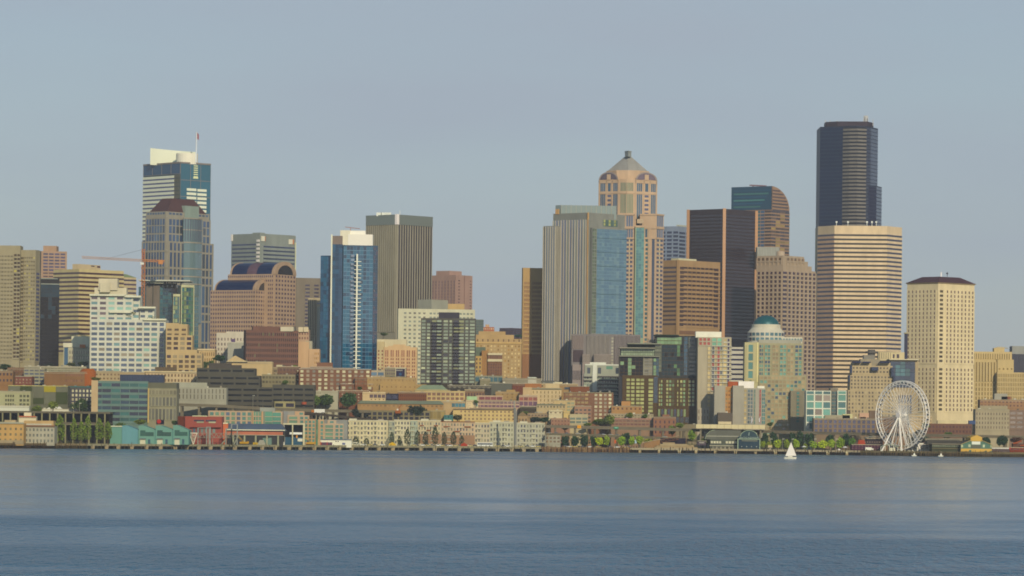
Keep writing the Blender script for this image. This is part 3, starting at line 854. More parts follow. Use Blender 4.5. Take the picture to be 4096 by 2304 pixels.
# beige balcony condo
t = TW('apartment_tower', 'tan stepped apartment building of dark recessed balconies beside the white stepped tower', 'apartment tower', 3150, 'C2A474')
cols = [(664, 716, 1292, 2), (664, 750, 1296, 3), (664, 770, 1340, 4), (664, 788, 1398, 5), (664, 808, 1412, 5)]
gd = glass('6A5848', 1.6, .2, .4)
for i, (x0, x1, y, c) in enumerate(cols[::-1]):
    M = t.front(x0, x1, y, D=3150 + i * .7)
    if i == 0: M.R.grid(6, 8, 19.6, 5, gd, wf=.66, hf=.6, rel=.9, pal=[gd, glass('4A4048', 1.6), glass('9A8868')])
    if i == 2: M.R.grid(4, 8, 19.6, 4, gd, wf=.66, hf=.6, rel=.6, pal=[gd, glass('4A4048', 1.6), glass('9A8868')])
    if i == 3: M.R.grid(3, 18, 19.6, 2, gd, wf=.6, hf=.45, rel=.5)
t.done()

# barrel vaulted stone block
t = TW('office_tower', 'pink tan stone block with two dark blue barrel vault roofs and arched gable ends', 'office building', 3560, 'B8977A')
st = t.wm; gw = glass('5C4E5E', 1.8, .15, .2); vb = metal('24405C', .3, .3)
up = t.mass(912, 1098, 1184, 1096, a=28, D=3568)
lo = t.mass(842, 1022, 1072, 1160, a=28, D=3560)
lo.L.grid(19, 5, 17, 14, gw, wf=.6, hf=.5, rel=.3); lo.R.grid(4, 5, 17, 14, gw, wf=.62, hf=.5, rel=.3, a1=.78)
up.R.grid(7, 4, 17.1, 18, gw, wf=.6, hf=.5, rel=.3, a0=.02, a1=.98)
up.L.grid(23, 5, 17, 2, gw, wf=.6, hf=.5, rel=.3, a1=.98); up.L.grid(3, 38, 17, 14, gw, wf=.6, hf=.5, rel=.3, a0=.86, a1=.98)
def vault(t, M, y_top, a0, a1, w0, w1, name='vault'):
    """half barrel running along the left side face, its arched end on the right side face"""
    L, R = M.L, M.R; h = t.z(0, 0) ; n = 12
    zt = W(1040, y_top, t.D).z - M.z1
    e = [R.pt(R.L * w, 0) for w in (w0, w1)]
    back = -L.d
    def ring(off, k, zc=0):
        pts = []
        for i in range(n + 1):
            an = math.pi * i / n; s_ = (1 - math.cos(an) * k) / 2
            p = e[0].lerp(e[1], s_) + back * off; pts.append((p.x, p.y, M.z1 + zc + zt * k * math.sin(an)))
        return pts
    b = t.new('vault_roof', vb); r0 = ring(.8, .96); r1 = ring(L.L * (1 - a0), .96)
    m = n + 1; b.add(r0 + r1, [(i, i + 1, m + i + 1, m + i) for i in range(n)] + [tuple(range(m)), tuple(range(m, 2 * m))[::-1]])
    for q0, q1, mat in ((.0, .03, st), (.40, .62, wall('6C5662')), (.97, 1.0, st)):
        b = t.new('vault_rib', mat); o0 = .9 + q0 * L.L * (1 - a0); o1 = .9 + q1 * L.L * (1 - a0)
        if q0 == .40 and y_top > 1050: continue
        r0 = ring(o0, 1.0 if mat is st else .975); r1 = ring(o1 if q1 > .03 else 3.2, 1.0 if mat is st else .975)
        b.add(r0 + r1, [(i, i + 1, m + i + 1, m + i) for i in range(n)] + [tuple(range(m)), tuple(range(m, 2 * m))[::-1]])
    b = t.new('arch', st); r0 = ring(-.6, 1.04); r1 = ring(-.6, .74); r2 = ring(1.2, 1.04); r3 = ring(1.2, .74)
    v = r0 + r1 + r2 + r3; f = []
    for i in range(n): f += [(i, i + 1, m + i + 1, m + i), (i, 2 * m + i, 2 * m + i + 1, i + 1), (m + i, m + i + 1, 3 * m + i + 1, 3 * m + i)]
    b.add(v, f)
    b = t.new('arch_window', glass('3A3E44', 1.9, .1)); r1 = ring(-.2, .74); r2 = ring(.5, .74); b.add(r1 + r2, [tuple(range(m))[::-1], tuple(range(m, 2 * m))] + [(i, m + i, m + i + 1, i + 1) for i in range(n)])
vault(t, up, 1043, .06, 1, .0, .98)
vault(t, lo, 1114, .1, 1, .0, 1.75)
t.done()

# white carved building, grey block
t = TW('office_building', 'cream white building with tall carved arches of windows below the vaulted block', 'office building', 3300, 'C8B8A0')
M = t.front(866, 985, 1331, depth=24); M.R.grid(9, 20, 20, 5, glass('86766C', 1.6, .2, .3), wf=.45, hf=.55, rel=.3, a0=.02, a1=.98)
t.front(905, 985, 1326, D=3305, name='penthouse', yb=1336); t.done()
t = TW('warehouse', 'blank pale grey block wedged between cream carved building and brown brick tower', 'building', 3270, 'ABA593')
M = t.front(911, 982, 1370, depth=24); M.R.rect('parapet', wall('BDB49C'), 0, 1, -2, 3, .3); b = t.front(925, 940, 1356, D=3272, yb=1371, depth=3, name='roof_unit', mat=wall('6C5A78')); t.done()
t = TW('office_building', 'small cream building with paired arched windows beside the grey glass tower base', 'office building', 3220, 'C9A878')
M = t.front(790, 860, 1397, depth=22); M.R.grid(8, 12, 24, 3, glass('7C6044', 1.5), wf=.4, hf=.6, rel=.3); M.R.rect('cornice', wall('D8BE90'), 0, 1, -2, 4, .8); t.done()

# brown red office
t = TW('office_building', 'big brown red brick office block with grids of narrow windows and green panels', 'office building', 3220, '7A5A50')
M = t.mass(975, 984, 1194, 1320, a=78, depth=26)
gn = glass('3E3038', 1.45, .2, .2); gg_ = glass('5C6A54', 1.5, .2, .2)
M.R.grid(26, 10, 21.5, 6, gn, wf=.5, hf=.55, rel=.3, pal=[gn, gn, gn, gn, gg_])
t.mass(1008, 1012, 1122, 1305, D=3226, a=78, name='penthouse', yb=1325); t.front(1122, 1174, 1307, D=3226, name='roof_unit', mat=wall('C8BA9A'), yb=1325)
t.done()

# peach blank wall, striped slim tower
t = TW('office_building', 'slim cream tower of vertical window strips between vaulted block and blue tower', 'office building', 3520, 'B8A480')
M = t.front(1232, 1284, 1192, depth=20); M.R.strips(5, 6, 150, glass('4E4640', 1.6, .2), wf=.5, rel=.6, a1=.68); M.R.strips(5, 152, 300, glass('4E4640', 1.6, .2), wf=.5, rel=.6, a1=.68)
M.R.rect('blank_panel', wall('A4A090'), .72, 1, 34, 280, .5); M.R.win(glass('485468'), .7, .98, 18, 24); t.done()
t = TW('apartment_building', 'cream and pink narrow building with round gables above the peach wall', 'apartment building', 3290, 'BC9878')
M = t.front(1194, 1236, 1318, depth=20); M.R.grid(4, 12, 18, 6, glass('7E5850'), wf=.5, hf=.5, rel=.3)
for x in (1203, 1224):
    b = t.new('round_gable', wall('D6C098')); p = W(x, 1318, 3288); b.prism([(p.x - 2, p.y), (p.x + 2, p.y), (p.x + 2, p.y + 3), (p.x - 2, p.y + 3)], p.z - 2, p.z + 2)
t.done()
t = TW('office_building', 'peach orange building with blank wall below the cream striped slim tower', 'office building', 3235, 'CBA278')
M = t.front(1194, 1236, 1366, depth=20); N2 = t.front(1236, 1278, 1396, D=3234, depth=20); N2.R.grid(3, 14, 18, 4, glass('A88050', 1.5), wf=.5, hf=.5, rel=.25, a0=.5, a1=.98)
t.front(1222, 1248, 1364, D=3240, name='penthouse', mat=wall('A8A088'), yb=1400); t.done()

# blue glass tower with white spine
t = TW('skyscraper', 'blue glass apartment tower with white ladder like spine and white top box', 'tower', 3360, '2E526C', rough=.3)
g1 = glass('2C5874', 1.9, .07, .10); g2 = glass('34647E', 1.9, .07, .10); g3 = glass('26485E', 1.8, .07, .12)
A = t.mass(1283, 1344, 1372, 1022, a=24, D=3362)
A.L.grid(5, 4, 17, 27, g1, wf=.93, hf=.9, rel=.15, pal=[g3, g1, g2, glass('3E6A88', 1.9, .08, .1)])
Bt = t.mass(1370, 1374, 1512, 980, a=78, D=3356)
Bt.R.grid(9, 5, 16.9, 29, g1, wf=.95, hf=.87, rel=.2, a1=.86, wm=wall('5E86A0', rough=.3), pal=[g1, g2, g2, g3])
Bt.R.grid(2, 5, 16.9, 29, g3, wf=.9, hf=.87, rel=.2, a0=.87, a1=1, pal=[g3, glass('1E3450', 2.1)])
Cc = t.front(1327, 1371, 977, D=3358, depth=20); Cc.R.grid(3, 0, 16.9, 29, g3, wf=.92, hf=.9, rel=.15, pal=[g3, g1, glass('3A5068', 1.9, .1, .1)])
t.front(1328, 1370, 943, D=3358.6, name='penthouse', mat=wall('86766C'), yb=978)
b = t.new('white_fin', wall('E6DEC0', var=.04)); p = W(1328, 938, 3356); q = W(1321, 1452, 3356); b.box(p.x - .75, p.x + .45, p.y - .6, p.y + .8, q.z, p.z)
b = spn = t.new('spine', wall('E8E2C8', var=.04)); p = W(1429, 1016, 3353); q = W(1429, 1496, 3353); b.box(p.x - .65, p.x + .65, p.y - .4, p.y + .4, q.z, p.z)
for k in range(28):
    b = t.sub('spine_rung', wall('E8E2C8', var=.04), spn); z = p.z - (30 + k * 16.3) * t.m; b.box(p.x - 2.4, p.x + 3.6, p.y - .1, p.y + 1.2, z - .28, z + .28)
for k in range(28): Bt.R.win(glass('7E8898', 1.8, .1, .2), .22, .32, 38 + k * 16.9, 46 + k * 16.9, .3)
wt = wall('EFE7CE', var=.04)
t.front(1392, 1491, 937, D=3362, name='top_box', mat=wt, yb=981, depth=16); t.front(1374, 1462, 922, D=3366, name='top_box', mat=wt, yb=960, depth=14)
t.front(1361, 1400, 921, D=3362.5, name='top_box', mat=wall('E6D8BC'), yb=981, depth=14)
b = t.new('roof_crane', wall('A06A5C')); b.bar(W(1380, 908, 3370), W(1440, 915, 3370), .35); b.bar(W(1402, 912, 3370), W(1402, 925, 3370), .35)
t.done()

# black balcony tower
t = TW('apartment_tower', 'charcoal apartment tower with stacked balconies and pale reflecting windows', 'apartment tower', 3285, '55544F', rough=.5)
M = t.front(1684, 1903, 1272, depth=26)
gy = glass('B4B894', 1.9, .12, .3); gw2 = glass('8E9680', 1.9, .12, .35); gk = glass('4A4A50', 1.8, .1, .4)
segs = [(.01, .09, 1), (.11, .17, 1), (.20, .38, 2), (.41, .50, 1), (.52, .57, 1), (.60, .79, 2), (.81, .87, 1), (.89, .99, 1)]
for a0, a1, c in segs: M.R.grid(c, 8, 13.4, 20, gy, wf=.9, hf=.62, rel=.25, a0=a0, a1=a1, pal=[gy, gw2, gw2, gk] if c == 1 else [gw2, gk, glass('8A8A68', 1.7)])
for a0, a1 in ((.19, .39), (.59, .72)):
    for k in range(20): M.R.rect('balcony', wall('3E3C44'), a0, a1, 16 + k * 13.4, 20 + k * 13.4, 1.6)
M.R.rect('base', wall('4C4842'), 0, 1, 262, 276, .5)
t.front(1755, 1837, 1249, D=3293, name='penthouse', mat=wall('4C4A52'), yb=1274)
t.done()

# terracotta peach building with arched top windows
t = TW('office_building', 'peach terracotta block with arched parapet and paired windows beside the blue glass tower', 'office building', 3262, 'D2AA7A')
M = t.front(1536, 1668, 1388, depth=22); gp_ = glass('8C5A4C', 1.5, .25, .3)
for k in range(6): M.R.grid(2, 12, 28, 1, gp_, wf=.55, hf=.95, rel=.4, a0=.03 + k * .163, a1=.03 + k * .163 + .115)
for k in range(6): M.R.grid(2, 44, 14, 9, gp_, wf=.6, hf=.6, rel=.3, a0=.03 + k * .163, a1=.03 + k * .163 + .115)
b = t.new('parapet', t.wm); p, q = W(1552, 1388, 3262), W(1642, 1388, 3262); n = 10
b.prism([(p.x, 3262), (q.x, 3262), (q.x, 3264), (p.x, 3264)], p.z - .01, p.z + 1.0); p, q = W(1572, 1388, 3262), W(1622, 1388, 3262); b.box(p.x, q.x, 3262.1, 3263.9, p.z, p.z + 2.2)
L2 = t.front(1508, 1537, 1366, D=3263, mat=wall('C8B080'), name='wall', depth=20); L2.R.grid(2, 34, 14, 11, gp_, wf=.4, hf=.55, rel=.2, wm=wall('C8B080'))
t.front(1508, 1627, 1357, D=3274, name='penthouse', mat=wall('CDBB94'), yb=1392); t.done()

# tan hotel
t = TW('hotel', 'broad tan brick hotel with stepped top storeys and rows of small pale windows', 'hotel', 3470, 'B89668')
M = t.front(1900, 2087, 1354, depth=30); gl = glass('CDB27C', 1.5, .3, .25)
M.R.grid(13, 26, 14.6, 10, gl, wf=.42, hf=.5, rel=.15, a0=.02, a1=.98, pal=[gl, glass('9C7848', 1.4), gl])
M.R.rect('cornice', wall('CBA468'), 0, 1, 14, 20, .8)
M.R.grid(9, 2, 12, 1, glass('7C5C3C'), wf=.25, hf=.8, rel=.2)
t.front(1904, 2056, 1338, D=3476, name='upper_storey', yb=1358, depth=16); t.front(1915, 2022, 1325, D=3482, name='upper_storey', yb=1342, depth=16)
t.done()
t = TW('office_building', 'brown brick building with white arched cornice storeys before the tan hotel', 'office building', 3350, '84604A')
M = t.front(1927, 1952, 1402, depth=20, mat=wall('A87C50')); N3 = t.front(1951, 2009, 1412, D=3348, depth=20)
N3.R.rect('cornice', wall('D6C49C'), 0, 1, 0, 8, .8); N3.R.rect('cornice', wall('D6C49C'), 0, 1, 24, 34, .8)
N3.R.grid(7, 10, 14, 1, glass('7C5C48'), wf=.5, hf=.9, rel=.3); N3.R.grid(6, 42, 12, 4, glass('6C4A40'), wf=.5, hf=.6, rel=.2)
O3 = t.front(1901, 1927, 1424, D=3349, mat=wall('BE9A5C'), depth=18); O3.R.grid(2, 8, 16, 4, glass('5C4A48'), wf=.4, hf=.6, rel=.2, wm=wall('BE9A5C'))
P3 = t.front(1900, 1942, 1388, D=3356, mat=wall('6A7464'), depth=14); t.done()
# ================================================================== right half of the skyline
# tall fin facade tower with glass side
t = TW('skyscraper', 'tall tower of vertical beige fins with blue glass side and translucent glass crown', 'tower', 3470, '8C8A80')
M = t.mass(2213, 2356, 2500, 850, a=41, depth=30)
lo = t.mass(2174, 2222, 2240, 903, a=41, D=3468)
gl = glass('888C94', 1.8, .12, .08); gd = glass('6C6A66', 1.8, .15, .12)
fin = wall('BCAE98')
def fins(F, cols, t0, to, mat, a0=0, a1=1, out=.8, wd=.085):
    A0, A1 = a0 * F.L, a1 * F.L; cw = (A1 - A0) / cols
    b = F.T.mb('fin', fin)
    for i in range(cols + 1):
        c = A0 + i * cw; w = cw * wd * (1 if i % 3 else 2); F.box(b, max(A0, c - w), min(A1, c + w), max(F.z0, F.z1 - to * F.m), F.z1 - t0 * F.m, out)
    for i in range(cols):
        F.T.wins.append(('window', random.choice(mat), F, A0 + i * cw, A0 + (i + 1) * cw, max(F.z0, F.z1 - to * F.m), F.z1 - t0 * F.m, .1))
fins(M.L, 13, 28, 680, [gl, gl, glass('969A94', 1.9, .12, .1), glass('80849A', 1.8, .12, .06)])
fins(lo.L, 5, 3, 620, [gd, gl]); fins(lo.R, 3, 3, 620, [gd])
M.L.grid(1, 28, 16.5, 38, wall('8E8C86'), wf=.98, hf=.1, rel=0, name='floor_line')
bl = glass('68808E', 1.7, .08, .05); b2 = glass('627A8C', 1.7, .08, .05); b3 = glass('748A92', 1.7, .1, .06)
up = t.mass(2362, 2364, 2470, 872, a=50, D=3476)
M2 = t.mass(2362, 2370, 2507, 910, a=50, D=3468)
M2.R.grid(12, 4, 14.0, 30, bl, wf=.96, hf=.9, rel=.12, a0=.13, a1=1, wm=wall('7490A0', rough=.3), pal=[bl, bl, bl, b2, b2, b3])
M2.R.grid(2, 4, 14.0, 30, glass('68705C', 1.8, .12, .3), wf=.9, hf=.85, rel=.2, a0=0, a1=.12)
for k in range(8): M2.R.rect('floor_band', wall('56707C'), .13, 1, 40 + k * 56, 42 + k * 56, .4)
up.R.grid(5, 4, 13, 2, glass('9C9A60', 1.7), wf=.4, hf=.8, rel=.3, wm=wall('5C706A'))
cr = t.new('crown', glass('88928E', 1.6, .15, .05)); z0, z1 = t.z(2356, 880), t.z(2356, 818)
z2 = t.z(2216, 812)
p0 = M.L.pt(M.L.L * .03, -1.5); p1 = M.L.pt(M.L.L * .99, -1.5) ; p2 = up.R.pt(up.R.L * .98, -1)
cr.prism([p0, M.L.pt(M.L.L * .2, -1.2), p2, p2 + Vector((-1, 8)), p0 + Vector((2, 8))], z0 - 8, z2 - .5)
cm = wall('B0A890')
for i in range(12):
    q = Vector(M.L.pt(M.L.L * .2, -1.0)).lerp(Vector(p2) + Vector((0, -.3)), i / 11); b = t.new('crown_post', cm); b.bar((q.x, q.y, z0 - 6), (q.x, q.y, z2 - .2), .22)
b = t.new('orange_panel', wall('D8A468')); M.L.box(b, .07 * M.L.L, .17 * M.L.L, t.z(2230, 851), t.z(2230, 830), .6)
b = t.new('edge_strip', wall('D4A266')); M.L.box(b, .975 * M.L.L, M.L.L, M.z0, M.z1, 1.1)
t.done()

# stone tower with pyramid roof
t = TW('skyscraper', 'postmodern peach stone tower with steep grey pyramid roof and arched tops', 'tower', 3660, 'C8A686')
st = t.wm; gb = glass('4A6478', 2.0, .08, .2); gt = glass('587E84', 1.7, .08, .08); gk = glass('565A70', 1.9, .12, .2); gy = glass('868870', 1.7, .15, .15)
def octo(x0, xa, xb, x1, yt, D, yb=None, name='wall'):
    return t.poly([(x0, D + 14), (xa, D + 3), ((xa + xb) / 2, D), (xb, D + 3), (x1, D + 14)], yt, yb=yb, D=D, name=name, back=14)
sh = octo(2396, 2475, 2541, 2628, 716, 3660)
W_R = t.poly([(2560, 3652), (2625, 3648), (2655, 3660)], 855, D=3652); 
W_L = t.poly([(2470, 3656), (2540, 3650)], 855, D=3652)
F = sh.F
def tall(Fc, a0, a1, t0, t1, mat, n=3):
    w = (a1 - a0) / n
    for i in range(n): Fc.win(mat, a0 + w * (i + .12), a0 + w * (i + .88), t0, t1, .12)
for Fc in (F[0], F[3]):
    for a0, a1, m_, n_ in ((.07, .33, gb, 3), (.72, .95, gb, 3)):
        tall(Fc, a0, a1, 16, 48, m_, n_); tall(Fc, a0, a1, 60, 184, m_, n_)
    tall(Fc, .44, .62, 16, 48, gb, 1)
    for k in range(8): Fc.win(gk, .44, .62, 62 + k * 17.5, 71 + k * 17.5, .1)
    for a in (0, .38, .66, .96): Fc.rect('wall', st, a, a + .045, 0, 400, .5)
    Fc.rect('wall', st, 0, 1, 49, 58, .55); Fc.rect('wall', st, 0, 1, 4, 15, .5)
for Fc in (F[1], F[2]):
    tall(Fc, .22 if Fc is F[1] else .02, .98 if Fc is F[1] else .78, 14, 48, gy, 4); tall(Fc, .22 if Fc is F[1] else .02, .98 if Fc is F[1] else .78, 60, 136, gy, 4)
    Fc.rect('wall', st, 0, 1, 49, 58, .5)
# lower shaft: teal glass bay and punched windows
Lr = W_R.F[0]; Rr = W_R.F[1]; Ll = W_L.F[0]
for Fc, a0, a1 in ((Rr, .08, .92), (Ll, .04, .32), (Ll, .5, .9)):
    tall(Fc, a0, a1, 8, 50, glass('6A7488', 1.9, .1, .2), 3); tall(Fc, a0, a1, 62, 94, glass('6A7488', 1.9, .1, .2), 3)
for k in range(26):
    for Fc, s in ((Rr, (.1, .42, .56, .9)), (Ll, (.53, .67, .74, .88))):
        Fc.win(gk, s[0], s[1], 102 + k * 17.2, 111 + k * 17.2, .1); Fc.win(gk, s[2], s[3], 102 + k * 17.2, 111 + k * 17.2, .1)
        Fc.win(wall('D8D0A4'), s[1] + .02, s[2] - .02, 102 + k * 17.2, 111 + k * 17.2, .1, name='white_panel')
bay = t.poly([(2541, 3647), (2577, 3647)], 908, D=3647, mat=wall('9AA484'))
bay.F[0].grid(3, 4, 11, 40, gt, wf=.9, hf=.9, rel=.12, a0=.12, a1=1, wm=wall('78968C', rough=.4), pal=[gt, gt, glass('66908E', 1.7, .08, .08)])
bay.F[0].rect('wall', st, 0, 1, -6, 1, .5)
b = t.new('lattice_panel', wall('C4A888')); bay.F[0].box(b, .2 * bay.F[0].L, .9 * bay.F[0].L, bay.z1 + 3.5, bay.z1 + 7.5, .5, -1)
for s in ((.3, 0),): pass
tall(Lr, .32, .48, 62, 94, gb, 1)
for k in range(26): Lr.win(glass('50707A', 1.9, .1), .36, .5, 102 + k * 17.2, 112 + k * 17.2, .1)
Lr.win(glass('5E6678', 1.7, .1), .76, .92, 100, 560, .15); Lr.rect('wall', st, .53, .68, 60, 500, .7); Lr.rect('wall', st, .26, .33, 60, 500, .7)
for Fc in (Lr, Rr, Ll): Fc.rect('wall', st, 0, 1, 51, 60, .8); Fc.rect('wall', st, 0, 1, 95, 101, .8); Fc.rect('wall', st, 0, 1, 0, 6, .8)
# crown: band, arches, pyramid, lantern
ct = W(2512, 716, 3672); S = t.m
band = t.new('attic', st); hw = 60
def oc(w, d, k=.55): return [(ct.x - w * S, ct.y + d * .5), (ct.x - w * k * S, ct.y), (ct.x, ct.y - 3), (ct.x + w * k * S, ct.y), (ct.x + w * S, ct.y + d * .5), (ct.x + w * k * S, ct.y + d), (ct.x - w * k * S, ct.y + d)]
band.prism(oc(83, 20), sh.z1 - .5, t.z(2512, 681))
band.prism(oc(86, 21), t.z(2512, 684), t.z(2512, 678))
def wedge(w, zz): return [(ct.x - w * S, ct.y + 10), (ct.x, ct.y + 9 - w * S * .55), (ct.x + w * S, ct.y + 10), (ct.x, ct.y + 14 * w / 80 + 11)]
pr = t.new('pyramid_roof', wall('9A948C', rough=.6)); pr.frustum(wedge(80, 0), t.z(2512, 678), wedge(14, 0), t.z(2512, 621))
for k in range(7):
    y = 668 - k * 7; w = 80 - (678 - y) / 57 * 66 + 1.2; b = t.sub('roof_ledge', wall('ACA69C'), pr); b.frustum(wedge(w, 0), t.z(0, 0) * 0 + t.z(2512, y), wedge(w, 0), t.z(2512, y - 1))
lt = t.new('lantern', wall('9C9C94')); lt.prism([(ct.x - 13 * S, ct.y + 6), (ct.x, ct.y), (ct.x + 13 * S, ct.y + 6), (ct.x, ct.y + 12)], t.z(2512, 622), t.z(2512, 602)); lt.prism([(ct.x - 14 * S, ct.y + 6), (ct.x, ct.y - .6), (ct.x + 14 * S, ct.y + 6), (ct.x, ct.y + 12.6)], t.z(2512, 603), t.z(2512, 599))
for Fc, sgn in ((F[0], -1), (F[3], 1)):
    n = 10; ra = []
    for k_, rr in ((0, 1.0), (1, .86)):
        for i in range(n + 1):
            an = math.pi * i / n; p = Fc.pt(Fc.L * (.5 - .49 * rr * math.cos(an)), .7); ra.append((p.x, p.y, sh.z1 - .2 + 31 * S * rr * math.sin(an)))
    inn = [(x, y + 9, z) for x, y, z in ra]
    v = ra + inn; m = n + 1; f = []
    for i in range(n): f += [(i, m + i, m + i + 1, i + 1), (i, i + 1, 2 * m + i + 1, 2 * m + i), (m + i, 3 * m + i, 3 * m + i + 1, m + i + 1)]
    b = t.new('arched_gable', wall('A09088')); b.add(v, f)
    b = t.new('arch_window', glass('6E6068', 1.8, .15)); q = [(x, y + .3, z) for x, y, z in ra[m:]]; b.add(q + [(x, y + 1, z) for x, y, z in q], [tuple(range(m)), tuple(range(m, 2 * m))[::-1]])
    b = t.new('arch_pier', st); Fc.box(b, .42 * Fc.L, .6 * Fc.L, sh.z1 - .5, sh.z1 + 20 * S, .9)
t.done(cap=100)

# brown banded federal tower
t = TW('office_tower', 'brown stone office tower with ribbon windows before the black tower', 'office tower', 3702, 'AC8862')
M = t.mass(2620, 2712, 2881, 1040, a=44)
gk = glass('54484A', 1.8, .15, .25)
M.L.rect('wall', t.wm, .96, 1, 0, 300, .8); M.R.rect('wall', t.wm, 0, .035, 0, 300, .8)
for k in range(14):
    M.R.win(gk, .05, .96, 26 + k * 17.4, 33.5 + k * 17.4, .1); M.R.win(gk, .05, .14, 26 + k * 17.4, 37 + k * 17.4, .12); M.R.win(gk, .86, .96, 26 + k * 17.4, 37 + k * 17.4, .12)
    M.L.win(gk, .1, .94, 26 + k * 17.4, 34 + k * 17.4, .1)
    M.R.rect('wall', t.wm, 0.02, 1, 38 + k * 17.4, 43 + k * 17.4, .5)
for c in range(7): M.R.rect('mullion', wall('9A7A58'), .22 + c * .1, .235 + c * .1, 24, 270, .35)
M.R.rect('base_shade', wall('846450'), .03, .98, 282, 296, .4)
t.mass(2684, 2714, 2786, 1033, D=3708, a=44, name='roof_unit', mat=wall('CCC29C'), yb=1042)
t.done()

# far edge tower with hip roof
t = TW('office_tower', 'cream yellow tower of small dark windows with low brown hip roof at the skyline edge', 'office tower', 3300, 'E8CE9E')
M = t.mass(3629, 3753, 3898, 1134, a=46)
gk = glass('6C5650', 1.7, .2, .25)
M.L.grid(8, 26, 17.4, 17, gk, wf=.36, hf=.6, rel=.35, a1=.95); M.R.grid(8, 26, 17.4, 17, gk, wf=.36, hf=.6, rel=.35, a0=.2, a1=1)
M.R.grid(1, 26, 17.4, 17, glass('5C5034', 1.7), wf=.9, hf=.55, rel=.1, a0=.04, a1=.14)
M.L.grid(8, 338, 17.8, 10, gk, wf=.36, hf=.6, rel=.35, a1=.95); M.R.grid(8, 338, 17.8, 10, gk, wf=.36, hf=.6, rel=.35, a0=.2, a1=1)
M.R.grid(1, 338, 17.8, 10, glass('5C5034', 1.7), wf=.9, hf=.55, rel=.1, a0=.04, a1=.14)
b = t.new('eaves', wall('A48C68')); b.frustum(inset(M.pts, 1.02), M.z1, inset(M.pts, 1.05), M.z1 + 1)
b = t.new('roof', wall('5C4448', rough=.6)); b.frustum(inset(M.pts, 1.05), M.z1 + 1, inset(M.pts, .56), t.z(3753, 1104))
b = t.new('antenna', wall('4A4A50')); q = W(3789, 1088, 3320); b.bar((q.x, q.y, q.z - 4), q, .3); q2 = W(3789, 1094, 3320); b.box(q2.x - .8, q2.x + .8, q2.y, q2.y + .6, q2.z - .6, q2.z + .6)
b = t.new('roof_lamp', wall('F0EDE0')); q = W(3765, 1092, 3310); b.box(q.x - .5, q.x + .5, q.y, q.y + .8, q.z - 3, q.z + .8)
t.done()
t = T('tower', 'slender dark chimney shaft standing against the cream tower at skyline edge', 'chimney', 3290, wall('484A5C'))
M = t.front(3619, 3631, 1334, depth=3); b = t.new('cap', wall('B0A078')); p = W(3625, 1334, 3289); b.box(p.x - 1.6, p.x + 1.6, 3289, 3294, p.z - .1, p.z + .8); t.done()

# green domed building
t = TW('office_building', 'white round fronted building with dark green dome roof', 'office building', 3420, 'D6C8AE')
M = t.front(3030, 3210, 1347, depth=28)
c = W(3064, 1330, 3430); S = t.m
def ringpts(cx, cy, R, n=28): return [(cx + R * math.cos(2 * math.pi * k / n), cy + R * math.sin(2 * math.pi * k / n)) for k in range(n)]
gg_ = glass('5E8088', 2.0, .1, .25)
b = t.new('drum', t.wm); b.prism(ringpts(c.x, c.y, 74 * S), M.z0, t.z(3064, 1329))
b.frustum(ringpts(c.x, c.y, 74 * S), t.z(3064, 1329), ringpts(c.x, c.y, 58 * S), t.z(3064, 1310)); b.prism(ringpts(c.x, c.y, 58 * S), t.z(3064, 1310), t.z(3064, 1297))
for row in range(3):
    for k in range(-5, 6):
        an = -math.pi / 2 + k * .26; R = 74 * S + .1; an0, an1 = an - .095, an + .095
        p0 = (c.x + R * math.cos(an0), c.y + R * math.sin(an0)); p1 = (c.x + R * math.cos(an1), c.y + R * math.sin(an1))
        Fc = Face(t, p0, p1, M.z0, t.z(3064, 1329), S); Fc.win(gg_ if abs(k) < 4 else glass('4C4A58'), .0, 1, 2 + row * 19.5, 14 + row * 19.5, .1)
M.R.grid(11, 6, 19.5, 8, gg_, wf=.7, hf=.6, rel=.25, a0=.3, a1=1)
dm = t.new('dome', metal('1E6468', .45, .2)); n1, n2 = 28, 8; v = []; f = []
R = 52 * S; zb = t.z(3064, 1300); H = t.z(3064, 1260) - zb
for j in range(n2 + 1):
    a = math.pi / 2 * j / n2
    for k in range(n1): v.append((c.x + R * math.cos(a) * math.cos(2 * math.pi * k / n1), c.y + R * math.cos(a) * math.sin(2 * math.pi * k / n1), zb + H * math.sin(a)))
for j in range(n2):
    for k in range(n1): f.append((j * n1 + k, j * n1 + (k + 1) % n1, (j + 1) * n1 + (k + 1) % n1, (j + 1) * n1 + k))
dm.add(v, f)
t.done(smooth=('dome',))

# banded white block between
t = TW('office_building', 'white office block with dark ribbons seen in the gap before the black tower', 'office building', 3560, 'C4B8A2')
M = t.front(2915, 3000, 1388, depth=20); M.R.bands(8, 19.4, 9, glass('3A3A52', 1.9, .12), hf=.38, rel=.4); t.done()

# yellow pier tower with teal balconies
t = TW('apartment_tower', 'apartment tower with yellow beige end slab and green glass balcony bays, under the dome', 'apartment tower', 3170, 'A99E7A')
E1 = t.front(2979, 3034, 1369, D=3168, mat=wall('C0B282'), depth=20)
E1.R.grid(1, 10, 35, 4, glass('55807A', 1.9, .1, .3), wf=.48, hf=.8, rel=.5, a0=.1, a1=.78, wm=wall('C0B282')); E1.R.grid(1, 148, 16, 10, glass('7C7E60', 1.7), wf=.25, hf=.7, rel=.2, a0=.1, a1=.78, wm=wall('C0B282'))
E1.R.rect('edge', wall('DCCB8E'), .87, 1, 0, 160, .7)
M = t.front(3034, 3212, 1372, depth=24); A1 = t.front(3035, 3225, 1500, D=3168.5, depth=22)
g1 = glass('4E7C78', 1.9, .1, .3); g2 = glass('76A08E', 1.8, .12, .15); g3 = glass('A89270', 1.6, .2, .3); g4 = glass('42566A', 2.0, .1, .2)
